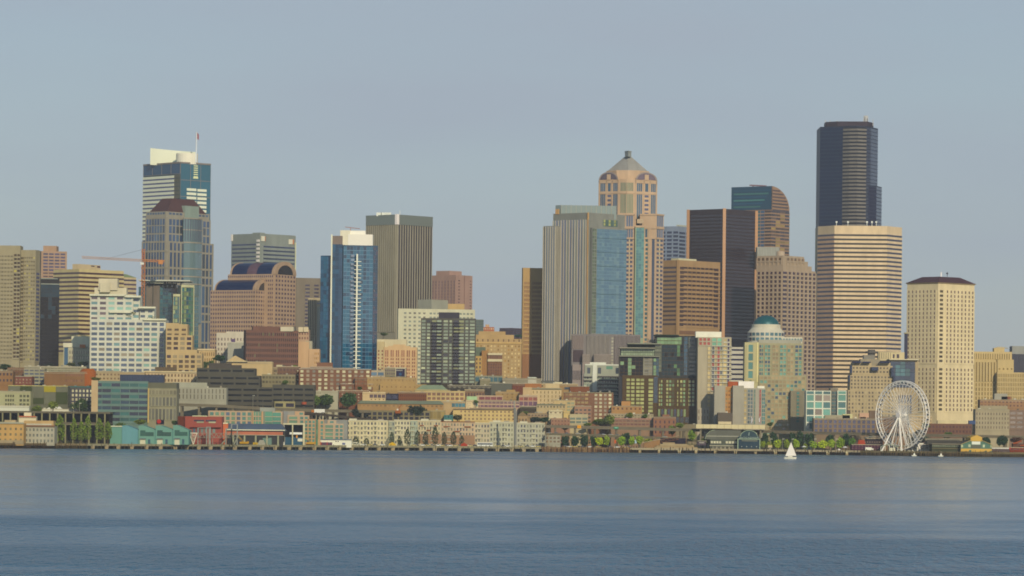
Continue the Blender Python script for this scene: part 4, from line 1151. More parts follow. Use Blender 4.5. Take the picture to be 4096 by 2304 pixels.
for a0, a1, pal in ((.02, .11, [g1, g4, g2]), (.14, .27, [g1, g2, g4]), (.31, .45, [g3]), (.48, .63, [g2, g1]), (.65, .79, [g3, g3, g1]), (.82, .98, [g1, g4, g2])):
    M.R.grid(2, 8, 15.6, 22, g1, wf=.78, hf=.7, rel=.5, a0=a0, a1=a1, pal=pal)
A1.R.grid(12, 6, 15.6, 15, g1, wf=.74, hf=.68, rel=.4, a0=.02, a1=.98, pal=[g1, g3, g2, g4, g3])
K = t.front(3163, 3240, 1562, D=3162, depth=16, mat=wall('8C826C')); K.R.grid(1, 6, 14, 9, g1, wf=.8, hf=.6, rel=.3, a0=.3, a1=.46, wm=wall('8C826C')); K.R.grid(1, 6, 14, 9, g1, wf=.9, hf=.6, rel=.3, a0=.86, a1=1, wm=wall('8C826C'))
t.front(3034, 3205, 1358, D=3176, name='roof_screen', mat=wall('A8A18E'), yb=1376, depth=12)
t.done()

# white block with red and green insets
t = TW('apartment_tower', 'tall apartment slab with blank stone end, red panels and white frame grid', 'apartment tower', 3120, 'B4A488')
M = t.front(2792, 2926, 1348, depth=24)
gr = glass('A04C48', 1.6, .3, .2); g2 = glass('7DAE90', 1.9, .1, .2); g3 = glass('BFA878', 1.6, .2, .3); g4 = glass('6A6A6C', 1.8, .1, .3)
fr = wall('CFC4AC')
M.R.grid(3, 4, 16, 2, gr, wf=.66, hf=.7, rel=.5, a0=.02, a1=.38)
M.R.grid(1, 40, 16.2, 18, g3, wf=.8, hf=.7, rel=.6, a0=.29, a1=.39)
M.R.grid(2, 4, 16.2, 2, g2, wf=.8, hf=.8, rel=.5, a0=.41, a1=.72)
for i in range(4): M.R.grid(1, 38, 16.2, 11, (gr if i in (0, 2) else g4), wf=.86, hf=.8, rel=.5, a0=.42 + i * .08, a1=.50 + i * .08, wm=fr, pal=[gr, g4] if i == 0 else ([gr] if i == 2 else [g4, g3]))
M.R.grid(1, 6, 16.2, 13, g3, wf=.86, hf=.7, rel=.6, a0=.76, a1=.87, wm=fr); M.R.grid(1, 6, 16.2, 13, glass('4A4060', 1.8), wf=.8, hf=.7, rel=.5, a0=.88, a1=.95, wm=fr)
for k in range(12): M.R.rect('balcony', fr, .4, 1.02, 35 + k * 16.2, 37 + k * 16.2, 1.4)
t.front(2783, 2886, 1326, D=3128, name='penthouse', mat=wall('EADFC6'), yb=1350, depth=12)
N4 = t.front(2790, 2836, 1632, D=3118, depth=10, mat=wall('B8A890')); N4.R.grid(4, 6, 26, 2, glass('7C6C5C', 1.6), wf=.3, hf=.6, rel=.2, wm=wall('B8A890'))
t.done()

t = TW('apartment_tower', 'grey and orange twin slab apartment block with white and red rooftop boxes', 'apartment tower', 3090, 'AAA08C')
Am = t.front(2858, 2902, 1542, D=3088, depth=16); Bm = t.front(2902, 2932, 1546, D=3094, mat=wall('C08A54'), depth=14); Cm = t.front(2932, 2976, 1542, D=3088, depth=16); Dm = t.front(2976, 3062, 1552, D=3091, depth=18)
Bm.R.grid(3, 14, 16, 8, glass('7C5A40', 1.5), wf=.45, hf=.5, rel=.25, wm=wall('C08A54'), pal=[glass('7C5A40', 1.5), glass('8E8468', 1.6)])
Dm.R.grid(1, 6, 15.5, 9, glass('BFA878', 1.6, .2, .3), wf=.8, hf=.7, rel=.5, a0=0, a1=.14); Dm.R.grid(2, 6, 15.5, 9, glass('5E6C70', 1.9, .1, .3), wf=.8, hf=.8, rel=.4, a0=.17, a1=.42)
Dm.R.grid(1, 6, 15.5, 9, glass('6E8878', 1.9, .1, .2), wf=.8, hf=.9, rel=.4, a0=.46, a1=.54); Dm.R.grid(1, 6, 15.5, 9, gr, wf=.9, hf=.9, rel=.4, a0=.72, a1=.8); Dm.R.grid(2, 6, 15.5, 9, glass('4E7C78', 1.9, .1, .3), wf=.8, hf=.8, rel=.4, a0=.84, a1=1)
t.front(2912, 2952, 1526, D=3096, name='roof_box', mat=wall('B05A3C'), yb=1550, depth=8); t.front(2954, 3016, 1525, D=3095, name='roof_box', mat=wall('F0E8D4'), yb=1556, depth=8); t.front(3030, 3058, 1544, D=3092, name='roof_box', mat=wall('E8DCC4'), yb=1556, depth=6)
t.done()

# dark glass hotel with brown base
t = TW('hotel', 'dark green glass and brown hotel with rounded glass top and windows tinted with yellow reflections', 'hotel', 3140, '5E4E3E')
br = t.wm; gd = glass('26424A', 1.6, .08, .2); gy = glass('A4A468', 1.9, .12, .25); gg_ = glass('7E9A70', 1.9, .1, .2); bk = glass('1E2C3C', 1.5, .08, .2)  # yellow and light green panes: reflected light put into the glass colour
L1 = t.front(2490, 2632, 1500, depth=24, D=3141); R1 = t.front(2632, 2791, 1512, depth=24)
U1 = t.front(2478, 2636, 1426, D=3142, depth=24, mat=wall('2C3A44', rough=.4)); U2 = t.front(2484, 2620, 1392, D=3144, depth=20, mat=wall('6E7464'))
V1 = t.front(2620, 2792, 1342, D=3143, depth=24, mat=wall('203C40', rough=.4))
U2.R.grid(14, 5, 13.5, 2, glass('8E9A7C', 1.8, .12, .2), wf=.9, hf=.78, rel=.2, wm=wall('5E6458'))
U1.R.grid(6, 5, 15, 5, bk, wf=.92, hf=.9, rel=.15, a0=.02, a1=.6, pal=[bk, bk, bk, bk, bk, gg_]); U1.R.grid(2, 5, 12, 6, glass('8A8270', 1.7), wf=.9, hf=.6, rel=.8, a0=.63, a1=.84, wm=wall('8A8478')); U1.R.grid(2, 5, 15, 5, glass('2E5462', 2.1), wf=.95, hf=.9, rel=.15, a0=.86, a1=1, pal=[glass('2E5462', 2.1), gg_])
U1.R.rect('white_frame', wall('8C8674'), .6, .63, 0, 80, .8)
V1.R.grid(7, 6, 15.4, 2, gg_, wf=.96, hf=.85, rel=.15, a0=.05, a1=.62); V1.R.grid(7, 38, 15.4, 8, gd, wf=.95, hf=.9, rel=.15, a0=.16, a1=.66, pal=[gd, gd, gd, gd, bk, gd, gd, gd, glass('5A7858', 1.7)])
V1.R.grid(1, 38, 15.4, 7, glass('7C7E6A', 1.8), wf=.98, hf=.6, rel=.9, a0=.0, a1=.16, wm=wall('6A6C60')); V1.R.grid(2, 5, 15.4, 10, glass('2E5468', 2.1, .08), wf=.95, hf=.9, rel=.1, a0=.68, a1=.76)
V1.R.grid(1, 6, 15.4, 10, glass('6E7470', 1.8, .15, .3), wf=.98, hf=.66, rel=.9, a0=.78, a1=1, wm=wall('6C706C'))
L1.R.grid(2, 14, 15.4, 8, gy, wf=.75, hf=.66, rel=.25, a0=.1, a1=.36); L1.R.grid(2, 14, 15.4, 9, gy, wf=.85, hf=.66, rel=.25, a0=.38, a1=.62); L1.R.grid(1, 14, 15.4, 9, gy, wf=.8, hf=.7, rel=.25, a0=.72, a1=.88); L1.R.win(glass('2A4250', 2.1), .88, 1, 6, 110)
for a0, a1, c in ((.02, .12, 2), (.2, .42, 3), (.48, .52, 1), (.55, .7, 2), (.76, .93, 2)): R1.R.grid(c, 8, 15.4, 7, gy, wf=.7, hf=.66, rel=.25, a0=a0, a1=a1, pal=[gy, gy, gg_, glass('5C5C44', 1.7)])
R1.R.grid(9, 124, 30, 1, glass('26384C', 2.1), wf=.7, hf=.98, rel=.5, a0=.0, a1=.72, pal=[glass('26384C', 2.1), glass('7E8C60', 1.8)]); R1.R.grid(3, 156, 24, 1, glass('2C3A40', 2.1), wf=.8, hf=.9, rel=.3, a0=.42, a1=.8)
for (x0, x1, y, c) in ((2478, 2620, 1391, '9A937C'), (2476, 2640, 1424, '8E8A78'), (2510, 2646, 1374, '8E8C76'), (2618, 2716, 1340, '3C4A44')):
    b = t.new('roof_slab', wall(c)); p, q = W(x0, y, 3139), W(x1, y, 3139); b.box(p.x, q.x, 3138.5, 3160, p.z - .4, p.z + .4)
t.front(2510, 2640, 1376, D=3150, name='penthouse', mat=wall('55584C'), yb=1396, depth=12); t.front(2592, 2640, 1358, D=3152, name='penthouse', mat=wall('9A8C7C'), yb=1380, depth=10); t.done()

# grey striped office
t = TW('office_building', 'grey office block of fine vertical stripes below the fin facade tower', 'office building', 3445, '857C78')
M = t.front(2287, 2562, 1336, depth=26); gk = glass('45404A', 1.8, .15, .25)
M.R.strips(11, 6, 60, gk, wf=.45, a0=.01, a1=.17, rel=.6, wm=wall('A08C80')); M.R.strips(18, 6, 140, gk, wf=.55, a0=.21, a1=.55, rel=.6, wm=wall('A89C8C')); M.R.strips(20, 6, 120, gk, wf=.55, a0=.62, a1=.99, rel=.6, wm=wall('9C8E84'))
M.R.grid(1, 12, 12.5, 9, glass('B0A890', 1.8, .15, .2), wf=.8, hf=.6, rel=.3, a0=.575, a1=.61)
M.R.rect('recess', wall('564C50'), .02, .17, 64, 112, .2)
Q = t.front(2290, 2340, 1458, D=3441, mat=wall('9C8C84'), depth=12); Q.R.strips(11, 24, 60, gk, wf=.5, rel=.5, wm=wall('9C8C84'))
Z = t.front(2330, 2360, 1417, D=3437, mat=wall('A08E84'), depth=10); Z.R.strips(7, 2, 30, gk, wf=.4, rel=.5, wm=wall('B09E8C')); Z2 = t.front(2376, 2446, 1417, D=3437, mat=wall('A08E84'), depth=10); Z2.R.strips(18, 2, 40, gk, wf=.45, rel=.5, wm=wall('B09E8C'))
t.done()

# white stepped postmodern condo
t = TW('apartment_tower', 'white and grey stepped apartment tower with white centre column and dark balcony bands', 'apartment tower', 3230, 'A3A28E')
M = t.front(2336, 2498, 1494, depth=24); U = t.front(2340, 2482, 1456, D=3232, depth=20)
wh = wall('DAD6C0'); gk = glass('4A5058', 1.9, .12, .35); g2 = glass('84907E', 1.8, .15, .3)
U.R.grid(1, 14, 32, 1, gk, wf=.9, hf=.95, rel=.4, a0=.06, a1=.16); U.R.grid(1, 14, 32, 1, gk, wf=.9, hf=.95, rel=.4, a0=.36, a1=.46); U.R.grid(1, 14, 32, 1, gk, wf=.9, hf=.95, rel=.4, a0=.86, a1=.96)
U.R.rect('white_column', wh, .22, .34, -4, 120, 1.2); U.R.win(glass('6C9C80', 1.9), .6, .78, 8, 20)
M.R.rect('white_column', wh, .21, .32, -4, 72, 1.3)
M.R.grid(16, 12, 15, 8, gk, wf=.75, hf=.6, rel=.4, pal=[gk, g2, g2]); 
for k in range(6): M.R.rect('balcony', wall('4C484C'), -.02, .2, 12 + k * 15, 16 + k * 15, 1.5) if k < 2 else None; M.R.rect('balcony', wall('4C484C'), .34, 1.0, 10 + k * 15, 14 + k * 15, 1.5)
t.front(2360, 2424, 1449, D=3233, name='parapet', mat=wh, yb=1460, depth=10); t.front(2340, 2476, 1456, D=3231.5, name='parapet', mat=wh, yb=1461, depth=4)
t.done()

# gothic stepped condo
t = TW('apartment_tower', 'tan stepped apartment block with tapering blue edged setbacks behind the ferris wheel', 'apartment tower', 3200, 'BCA47E')
tw = wall('BCA47E'); gk = glass('6C6258', 1.7, .2, .35)
ms = [(3391, 3590, 1560, 0), (3400, 3575, 1500, 1.5), (3408, 3570, 1462, 3), (3413, 3486, 1448, 4.5), (3518, 3562, 1448, 4.5)]
for i, (x0, x1, y, dd) in enumerate(ms):
    m_ = t.front(x0, x1, y, D=3200 + dd, depth=24)
    if i == 0: m_.R.grid(15, 6, 15, 11, gk, wf=.5, hf=.55, rel=.4, pal=[gk, gk, glass('A89878', 1.6)])
    if i == 1: m_.R.grid(13, 4, 14, 4, gk, wf=.5, hf=.55, rel=.4)
    if i == 2: m_.R.grid(12, 6, 15, 2, gk, wf=.5, hf=.5, rel=.3)
bl = wall('4C5468')
for x0, x1, y0, y1 in ((3411, 3446, 1446, 1451), (3452, 3484, 1446, 1451), (3520, 3562, 1446, 1451), (3487, 3514, 1468, 1482), (3402, 3409, 1462, 1492), (3566, 3574, 1470, 1506), (3574, 3582, 1500, 1530), (3395, 3401, 1500, 1530)):
    b = t.new('blue_edge', bl if y1 - y0 > 8 else wall('3C4260')); p, q = W(x0, y0, 3197), W(x1, y1, 3197); b.box(p.x, q.x, 3197.4, 3203, q.z, p.z)
t.front(3442, 3520, 1436, D=3210, name='penthouse', mat=wall('9C8E78'), yb=1466, depth=12); t.front(3455, 3500, 1420, D=3212, name='penthouse', mat=wall('8C8478'), yb=1440, depth=10)
b = t.new('roof_deck', wall('6A6460')); c = W(3486, 1408, 3216); b.prism(ringpts(c.x, c.y, 24 * t.m, 16), c.z - 1, c.z + .6); b.prism(ringpts(c.x, c.y, 15 * t.m, 16), c.z - 2.5, c.z + 1.9)
t.done()
t = TW('office_building', 'blue glass and cream block with flat white slab roof behind the ferris wheel top', 'office building', 3230, 'B49C78')
M = t.front(3560, 3672, 1440, depth=24); gb = glass('3C4A60', 2.0, .1, .3)
M.R.grid(5, 5, 15, 7, gb, wf=.92, hf=.85, rel=.2, a0=.02, a1=.9, wm=wall('4E5866'), pal=[gb, gb, glass('4E7078', 2.0)])
M.R.grid(6, 140, 36, 1, glass('4C5568', 1.9), wf=.7, hf=.95, rel=.4, a0=.2, a1=.8); M.R.grid(6, 180, 36, 1, glass('4C5568', 1.9), wf=.7, hf=.95, rel=.4, a0=.2, a1=.8)
b = t.new('roof_slab', wall('D8C8A4')); p, q = W(3556, 1438, 3228), W(3674, 1438, 3228); b.box(p.x, q.x, 3226, 3250, p.z - .3, p.z + .5)
Rr_ = t.front(3514, 3618, 1408, D=3246, name='penthouse', mat=wall('CDB88C'), yb=1442, depth=10); Rr_.R.strips(6, 2, 26, glass('8A7A60', 1.6), wf=.3, rel=.3, wm=wall('CDB88C'), a1=.5); Rr_.R.win(glass('4A4048'), .55, .62, 8, 24); Rr_.R.win(glass('4A4048'), .7, .8, 8, 24)
t.done()

# white framed green glass block
t = TW('apartment_building', 'white framed apartment block with big green glass squares behind the sailing boat', 'apartment building', 3090, 'E2DCC0', var=.06)
M = t.front(3225, 3324, 1562, depth=20); N5 = t.front(3350, 3386, 1562, depth=20); C5 = t.front(3322, 3352, 1552, D=3093, depth=18, mat=wall('8C7E6C'))
g1 = glass('6EA090', 1.9, .1, .2); g2 = glass('4E7474', 1.9, .1, .3); g3 = glass('96887C', 1.7, .15, .2)
M.R.grid(3, 3, 13, 1, g2, wf=.86, hf=.86, rel=.5); M.R.grid(3, 18, 28, 5, g1, wf=.84, hf=.84, rel=.5, pal=[g1, g2, g3, g1]); N5.R.grid(1, 3, 14, 1, g1, wf=.84, hf=.8, rel=.5); N5.R.grid(1, 18, 28, 4, g1, wf=.84, hf=.84, rel=.5, pal=[g1, g1, g2])
C5.R.grid(2, 14, 14, 10, glass('3C5C60', 2.0), wf=.9, hf=.8, rel=.2, a0=.15, a1=.85, wm=wall('8C7E6C')); t.done()

# art deco tan complex at the edge
t = TW('office_building', 'tan art deco office block of tall window bays with stepped wings at the picture edge', 'office building', 3480, 'CBAE78')
A = t.front(3888, 4048, 1406, depth=30); gk = glass('8C7448', 1.6, .2, .25)
A.R.strips(16, 8, 30, gk, wf=.4, rel=.6, a0=.02, a1=.96); A2 = t.front(3888, 3995, 1440, D=3474, depth=20); A2.R.strips(9, 8, 86, gk, wf=.4, rel=.8)
B_2 = t.front(3990, 4055, 1438, D=3472, depth=20); B_2.R.grid(4, 34, 14, 1, gk, wf=.4, hf=.5, rel=.2)
C2 = t.front(3989, 4140, 1489, D=3464, depth=20); C2.R.grid(22, 6, 18, 7, gk, wf=.45, hf=.75, rel=.4); A2.R.grid(9, 92, 18, 7, gk, wf=.45, hf=.75, rel=.4)
t.front(3976, 4018, 1392, D=3492, name='penthouse', yb=1410, depth=10); rf = t.new('roof_hump', wall('D0B88C')); p = W(3976, 1392, 3492); q = W(4018, 1392, 3492); rf.frustum([(p.x, 3492), (q.x + 4, 3492), (q.x + 4, 3502), (p.x, 3502)], p.z - .1, [(p.x + 4, 3494), (q.x - 2, 3494), (q.x - 2, 3500), (p.x + 4, 3500)], p.z + 1.2)
t.done()
t = TW('office_building', 'dark ribbed block with pale grey top storey in the corner of the skyline', 'office building', 3620, '4E505C')
M = t.front(4049, 4150, 1416, depth=30); M.R.strips(16, 2, 80, glass('3A3E4C', 1.9), wf=.6, rel=.4); t.front(4049, 4150, 1384, D=3624, name='top_storey', mat=wall('9E9A90'), yb=1418, depth=20); t.done()
# ================================================================== low city between the towers and the bay
def XPs(px, D): return W(px, 1700, D).x
def G(h, ior=1.7, r=.2, v=.3): return glass(h, ior, r, v)
DKW = G('5A4C4C')
def LB(label, cat, x0, x1, yt, d, hx, wins=(), tops=(), name=None, depth=16, group=None, fin=True, cornice=None, **k):
    """a low building seen square on: wins = (cols, t, p, rows, glass, wf, hf, a0, a1); tops = (x0, x1, y, hex)"""
    D = shore_D((x0 + x1) / 2) + d
    t = T(name or cat.replace(' ', '_'), label, cat, D, wall(hx, **k), group)
    M = t.front(x0, x1, yt, depth=depth)
    for w in wins:
        c, tt, p, n, g, wf, hf, a0, a1 = (list(w) + [.6, .55, 0, 1][len(w) - 5:])[:9]
        if isinstance(g, (list, tuple)): M.R.grid(c, tt, p, n, g[0], wf, hf, a0, a1, rel=.35, pal=list(g))
        else: M.R.grid(c, tt, p, n, g, wf, hf, a0, a1, rel=.35)
    if cornice: M.R.rect('cornice', wall(cornice), 0, 1, -1.5, 3, .7)
    rr = random.Random(int(x0 * 7 + yt)); n_ = int((x1 - x0) / 38)
    for k in range(n_ if yt < 1700 else 0):
        a = x0 + (k + rr.uniform(.15, .6)) * (x1 - x0) / n_; wd = rr.uniform(4, 12)
        t.front(a, min(a + wd, x1), yt - rr.uniform(2, 5.5), D=D + rr.uniform(3, 8), yb=yt + 2, name='roof_unit', mat=wall(rr.choice(['C4BCA4', 'A8A292', '8C867A', 'D8CEB4', '9A8C78', '6E6A62'])), depth=3, new=True)
    if x1 - x0 > 40 and not cornice and rr.random() < .6: M.R.rect('parapet', wall(rr.choice(['C8B896', 'B8AC90', 'A89C84'])), 0, 1, -1, 1, .3)
    if rr.random() < .7 and yt < 1690 and not name: M.R.rect('ledge', wall(rr.choice(['B4A488', 'A4967C', 'C0AE90'])), 0, 1, 5 + 0.0, 6.2, .45)
    for (a, b, y, h) in tops: t.front(a, b, y, D=D + 4, yb=yt + 3, name='roof_unit', mat=wall(h), depth=6)
    t.F = M.R; t.M = M
    if fin: t.done()
    return t
gW = G('C8BE98', 1.6, .2, .2); gD = G('4E4650'); gB = G('4C5468', 1.9, .12); gP = G('745464'); gT = G('5E8078', 1.9, .12); gN = G('7C6650')

# ---- north part
LB('brown brick warehouse under the ribbed beige tower', 'warehouse', -20, 52, 1484, 330, '98704C', [(5, 8, 24, 2, gD, .5, .4)])
LB('dark brown flat roofed brick building below the ribbed beige tower', 'building', 30, 98, 1470, 345, '7E5C48', [(6, 6, 14, 3, gN)])
LB('long pale concrete parking deck under the slim blue glass tower', 'parking garage', 96, 390, 1465, 400, 'A29B80', [(22, 6, 9, 2, G('80785E'), .9, .4)])
LB('grey beige building with dark ribbon windows left of the long brick warehouse', 'building', 96, 178, 1474, 320, 'A0987A', [(4, 4, 14, 6, gB, .8, .45)])
LB('beige low building with small windows right of the orange domed brick house', 'building', 380, 482, 1484, 330, 'B8A078', [(7, 10, 16, 2, gN, .5, .45)])
LB('dark red brick house with gabled front before the grey beige ribbon window building', 'house', 60, 128, 1505, 270, '84544A', [(5, 10, 12, 2, G('A08868'), .4, .5)])
t = LB('long red brick warehouse with round orange rotunda at its end', 'warehouse', 177, 350, 1487, 280, '8E6A4A', [(7, 8, 22, 2, G('8A6454'), .5, .4, .48, .9)], fin=False)
c = W(352, 1480, t.D + 6); b = t.new('rotunda', wall('AA6038')); b.prism(ringpts(c.x, c.y, 32 * t.m), t.M.z0, c.z - 1); b.frustum(ringpts(c.x, c.y, 32 * t.m), c.z - 1, ringpts(c.x, c.y, 22 * t.m), c.z + 1); t.done()

t = LB('low block clad in grey, dark green and yellow square panels', 'building', 33, 272, 1543, 200, '6E6C5C', fin=False)
pal_ = {'g': wall('72705F'), 'd': wall('4E5640'), 'y': wall('A8962E')}
for r, row in enumerate(('gdgyg', 'ddggd', 'gydgd')):
    for c_ in range(5):
        b = t.new('panel', pal_[row[c_] if not (r == 1 and c_ == 1) else 'd']); t.F.box(b, (c_ * .2 + (.0)) * t.F.L, (c_ + 1) * .2 * t.F.L - .2, t.F.z1 - (r + 1) * 24 * t.m + .1, t.F.z1 - r * 24 * t.m, .5)
t.F.rect('parapet', wall('C8B870'), 0, 1, -2, 0.5, .8); t.done()
LB('teal topped apartment block with small square windows behind the roadside trees', 'apartment building', 270, 372, 1546, 202, '55545C', [(7, 12, 17, 5, gW, .55, .6)], cornice='3C7070')
LB('pale green low office with deep balconies before the coloured panel block', 'office building', -20, 122, 1564, 192, 'ACA57C', [(4, 14, 17, 4, G('5C5A44'), .7, .6, .28, .55), (3, 14, 17, 4, G('5C5A44'), .7, .6, .68, .98)])
LB('low white flat roofed shed above the parking structure at picture edge', 'shed', -20, 116, 1622, 178, 'CFCAB0', var=.06, depth=8)
t = LB('white roofed market tents and sheds above the parking structure', 'shed', 155, 296, 1636, 180, 'D6CEB2', var=.06, depth=8, fin=False)
b = t.new('roof', wall('DCD6BE')); p, q = W(200, 1636, t.D), W(238, 1636, t.D); b.frustum([(p.x - 3, p.y), (q.x + 2, p.y), (q.x + 2, p.y + 5), (p.x - 3, p.y + 5)], p.z, [(p.x, p.y + 2), (q.x, p.y + 2), (q.x, p.y + 3), (p.x, p.y + 3)], p.z + 1.8); t.done()

# open parking structure
t = T('parking_structure', 'long open concrete parking structure with dark bays behind the poplars', 'parking structure', shore_D(200) + 140, wall('6C6452'))
D = t.D; t.org = (XPs(-20, D), D, 2)
for nm, y0, y1 in (('roof_slab', 1645, 1653), ('floor_slab', 1688, 1695)):
    b = t.new(nm, wall('6E6656')); p, q = W(-20, y0, D), W(440, y0 + 3, D); b.box(p.x, q.x, D, D + 26, W(200, y1, D).z, W(200, y0, D).z)
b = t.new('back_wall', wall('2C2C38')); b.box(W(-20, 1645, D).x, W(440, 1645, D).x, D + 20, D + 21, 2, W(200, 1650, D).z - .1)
for k in range(14):
    b = t.new('pillar', wall('8C8460')); p = W(10 + k * 31.5, 1650, D); b.box(p.x - .55, p.x + .55, D + .3, D + 1.3, 2, W(200, 1652, D).z - .02)
b = t.new('parapet', wall('7C7460')); b.box(W(-20, 1700, D).x, W(440, 1700, D).x, D + .1, D + .5, W(200, 1699, D).z, W(200, 1690, D).z)
t.done()

# glass office with teal bands
t = T('office_building', 'teal banded glass office with beige end wall beside grey columned wing', 'office building', shore_D(480) + 130, wall('6C8278'))
M = t.front(372, 592, 1523, depth=22)
M.R.bands(9, 23, 7, G('234654', 2.0, .1), hf=.58, rel=.5, split=6, gap=.2, pal=[G('234654', 2.0, .1), G('1E3A48', 2.0, .1), G('3A6460', 2.0, .1)])
t.front(366, 392, 1521, D=t.D - 1, mat=wall('C4A67C'), name='end_wall', depth=8)
g2 = t.front(592, 707, 1530, D=t.D, depth=22, mat=wall('6E6C5A')); 
w_ = t.front(592, 707, 1553, D=t.D - .8, depth=22, mat=wall('968D70')); w_.R.grid(8, 8, 18, 1, G('7E7660'), .8, .9, rel=.5, wm=wall('A09878')); w_.R.grid(8, 36, 36, 1, G('6E6A5E'), .72, .95, rel=.6, wm=wall('A09878')); w_.R.grid(8, 82, 46, 1, G('6E6A5E'), .72, .95, rel=.6, wm=wall('A09878'))
w_.R.rect('edge_strip', wall('D0AE68'), 0, .045, 0, 138, .9)
t.front(480, 655, 1498, D=t.D + 8, mat=wall('34445C', rough=.4), name='roof_screen', yb=1530, depth=10).R.strips(26, 1, 30, G('2C4058', 2.0), wf=.5, rel=.2, wm=wall('424A5A'))
t.done()
LB('grey stucco building with round roof windows and slit windows beside the glass office', 'building', 690, 906, 1549, 150, 'A29C86', [(13, 6, 22, 2, G('6E6658'), .28, .8, .1, .98)], tops=[(690, 828, 1529, 'A8A38C')])
LB('cream apartment building with red brown dormers above the glass office', 'apartment building', 575, 788, 1485, 260, 'CBB084', [(16, 10, 20, 2, G('806850'), .5, .55)], tops=[(620, 704, 1468, '6E5E4C')], cornice='D8C090')
LB('small tan house with flat roof below the tan stepped balcony block', 'house', 482, 578, 1488, 270, 'B29A72', [(7, 10, 14, 2, gN)])
t = LB('sand coloured hall with sloping gable beside the brown red brick offices', 'hall', 905, 1090, 1446, 300, 'C6A878', fin=False)
b = t.new('gable', wall('CBAE7E')); p, q, r_ = W(905, 1447, t.D), W(940, 1422, t.D), W(990, 1447, t.D); b.prism([(p.x, t.D), (r_.x, t.D), (r_.x, t.D + 2), (p.x, t.D + 2)], p.z - 1, p.z); b.add([tuple(p), (r_.x, t.D, p.z), tuple(q), (p.x, t.D + 8, p.z), (r_.x, t.D + 8, p.z), (q.x, t.D + 8, q.z)], [(0, 1, 2), (3, 5, 4), (0, 2, 5, 3), (1, 4, 5, 2)]); t.done()
# dark grey terraced office
t = T('office_building', 'wide dark grey terraced office block with black ribbon windows', 'office building', shore_D(950) + 175, wall('5A5850'))
gk = G('222234', 1.45, .15)
for x0, x1, y, dd, n in ((787, 1092, 1546, 0, 4), (787, 1040, 1500, 5, 2), (787, 1020, 1471, 10, 1), (1090, 1258, 1538, 1, 4)):
    m_ = t.front(x0, x1, y, D=t.D + dd, depth=22); m_.R.bands(7 if dd != 1 else 15, 22, n, gk, hf=.36, rel=.5, split=5 if x0 < 1000 else 4, gap=.8)
t.front(835, 924, 1452, D=t.D + 14, name='penthouse', mat=wall('5A5450'), yb=1474, depth=8); t.front(924, 964, 1460, D=t.D + 14, name='penthouse', mat=wall('58524E'), yb=1474, depth=8)
m_ = t.front(1098, 1180, 1605, D=t.D - 3, name='portico', mat=wall('9C9066'), depth=4); m_.R.win(G('26263A'), .04, .42, 8, 22); m_.R.win(G('3C2848'), .56, .95, 8, 22)
b = t.new('awning', wall('B05840')); p = W(1216, 1618, t.D - 1); b.prism([(p.x + 10 * t.m * math.cos(a), p.y - 10 * t.m * abs(math.sin(a))) for a in (0, -.5, -1, -1.57, -2.1, -2.6, -3.14)], p.z, p.z + 2.0)
t.done()
LB('brown terrace house with planted balconies above the dark grey offices', 'apartment building', 1040, 1110, 1470, 300, '988468', [(4, 8, 16, 3, G('6E604C'), .7, .6)], tops=[(1045, 1080, 1462, 'C8BE9C')])
LB('mauve brick apartment house with roof garden beside the red brick apartments', 'apartment building', 1104, 1198, 1466, 290, '7E6050', [(7, 8, 18, 4, G('64504C'), .5, .55), (1, 14, 17, 4, gW, .6, .6, .85, .98)], tops=[(1106, 1130, 1459, 'C8BA92')])
LB('low planted terrace wall with pale railings under the mauve brick house', 'terrace', 1048, 1180, 1497, 255, '8E8262', [(10, 8, 18, 2, G('68604C'), .7, .5)])
# red brick apartments
t = T('apartment_building', 'red brick apartment block of white windows stepping down beside the blue tower', 'apartment building', shore_D(1350) + 235, wall('86604E'))
for x0, x1, y, dd, c, n in ((1196, 1484, 1474, 3, 12, 5), (1205, 1420, 1470, 6, 0, 0), (1362, 1492, 1534, -3, 5, 1), (1240, 1330, 1466, 9, 0, 0)):
    m_ = t.front(x0, x1, y, D=t.D + dd, depth=18)
    if c: m_.R.grid(c, 6 if n > 1 else 12, 16.4, n, gW, .52, .6, rel=.3, pal=[gW, gW, G('A09078', 1.6), G('8E8474')])
    m_.R.rect('cornice', wall('BCA890'), 0, 1, 0, 2.5, .6)
t.front(1268, 1330, 1450, D=t.D + 10, name='penthouse', yb=1474, depth=8); t.done()
LB('pale grey low building behind the plane trees left of the big tree', 'building', 1256, 1352, 1563, 150, 'B2AA8E', [(5, 6, 12, 2, G('8E8468'), .5, .5, 0, .3)])
LB('dark red brick market building behind the second round tree', 'building', 1345, 1476, 1562, 165, '7E5444', [(8, 12, 12, 3, G('B0A088', 1.6), .35, .4)])
LB('brown narrow brick house tucked between red apartments and tan market block', 'building', 1420, 1468, 1508, 215, '8A5C46', [(4, 8, 14, 2, gN)])
t = LB('broad tan brick market block with few small windows', 'market building', 1458, 1662, 1508, 200, 'B08E5E', [(14, 8, 20, 2, G('9A7C56', 1.5), .28, .4)], fin=False)
m_ = t.front(1520, 1705, 1536, D=t.D - 4, depth=18, mat=wall('B28F5E')); m_.R.grid(10, 8, 15, 3, G('8C6E4C', 1.5), .25, .4, rel=.2, wm=wall('B28F5E')); t.front(1490, 1705, 1560, D=t.D - 6, depth=16, mat=wall('AC8A5C')); t.done()
t = LB('grey office with dark framed billboard at its corner below the peach terracotta block', 'office building', 1538, 1624, 1470, 225, '8C8068', [(5, 8, 13, 2, G('6A5C5A'), .6, .55, 0, .5)], fin=False)
b = t.new('billboard_frame', wall('C2B48E')); t.F.box(b, .5 * t.F.L, .98 * t.F.L, t.F.z1 - 36 * t.m, t.F.z1, .5)
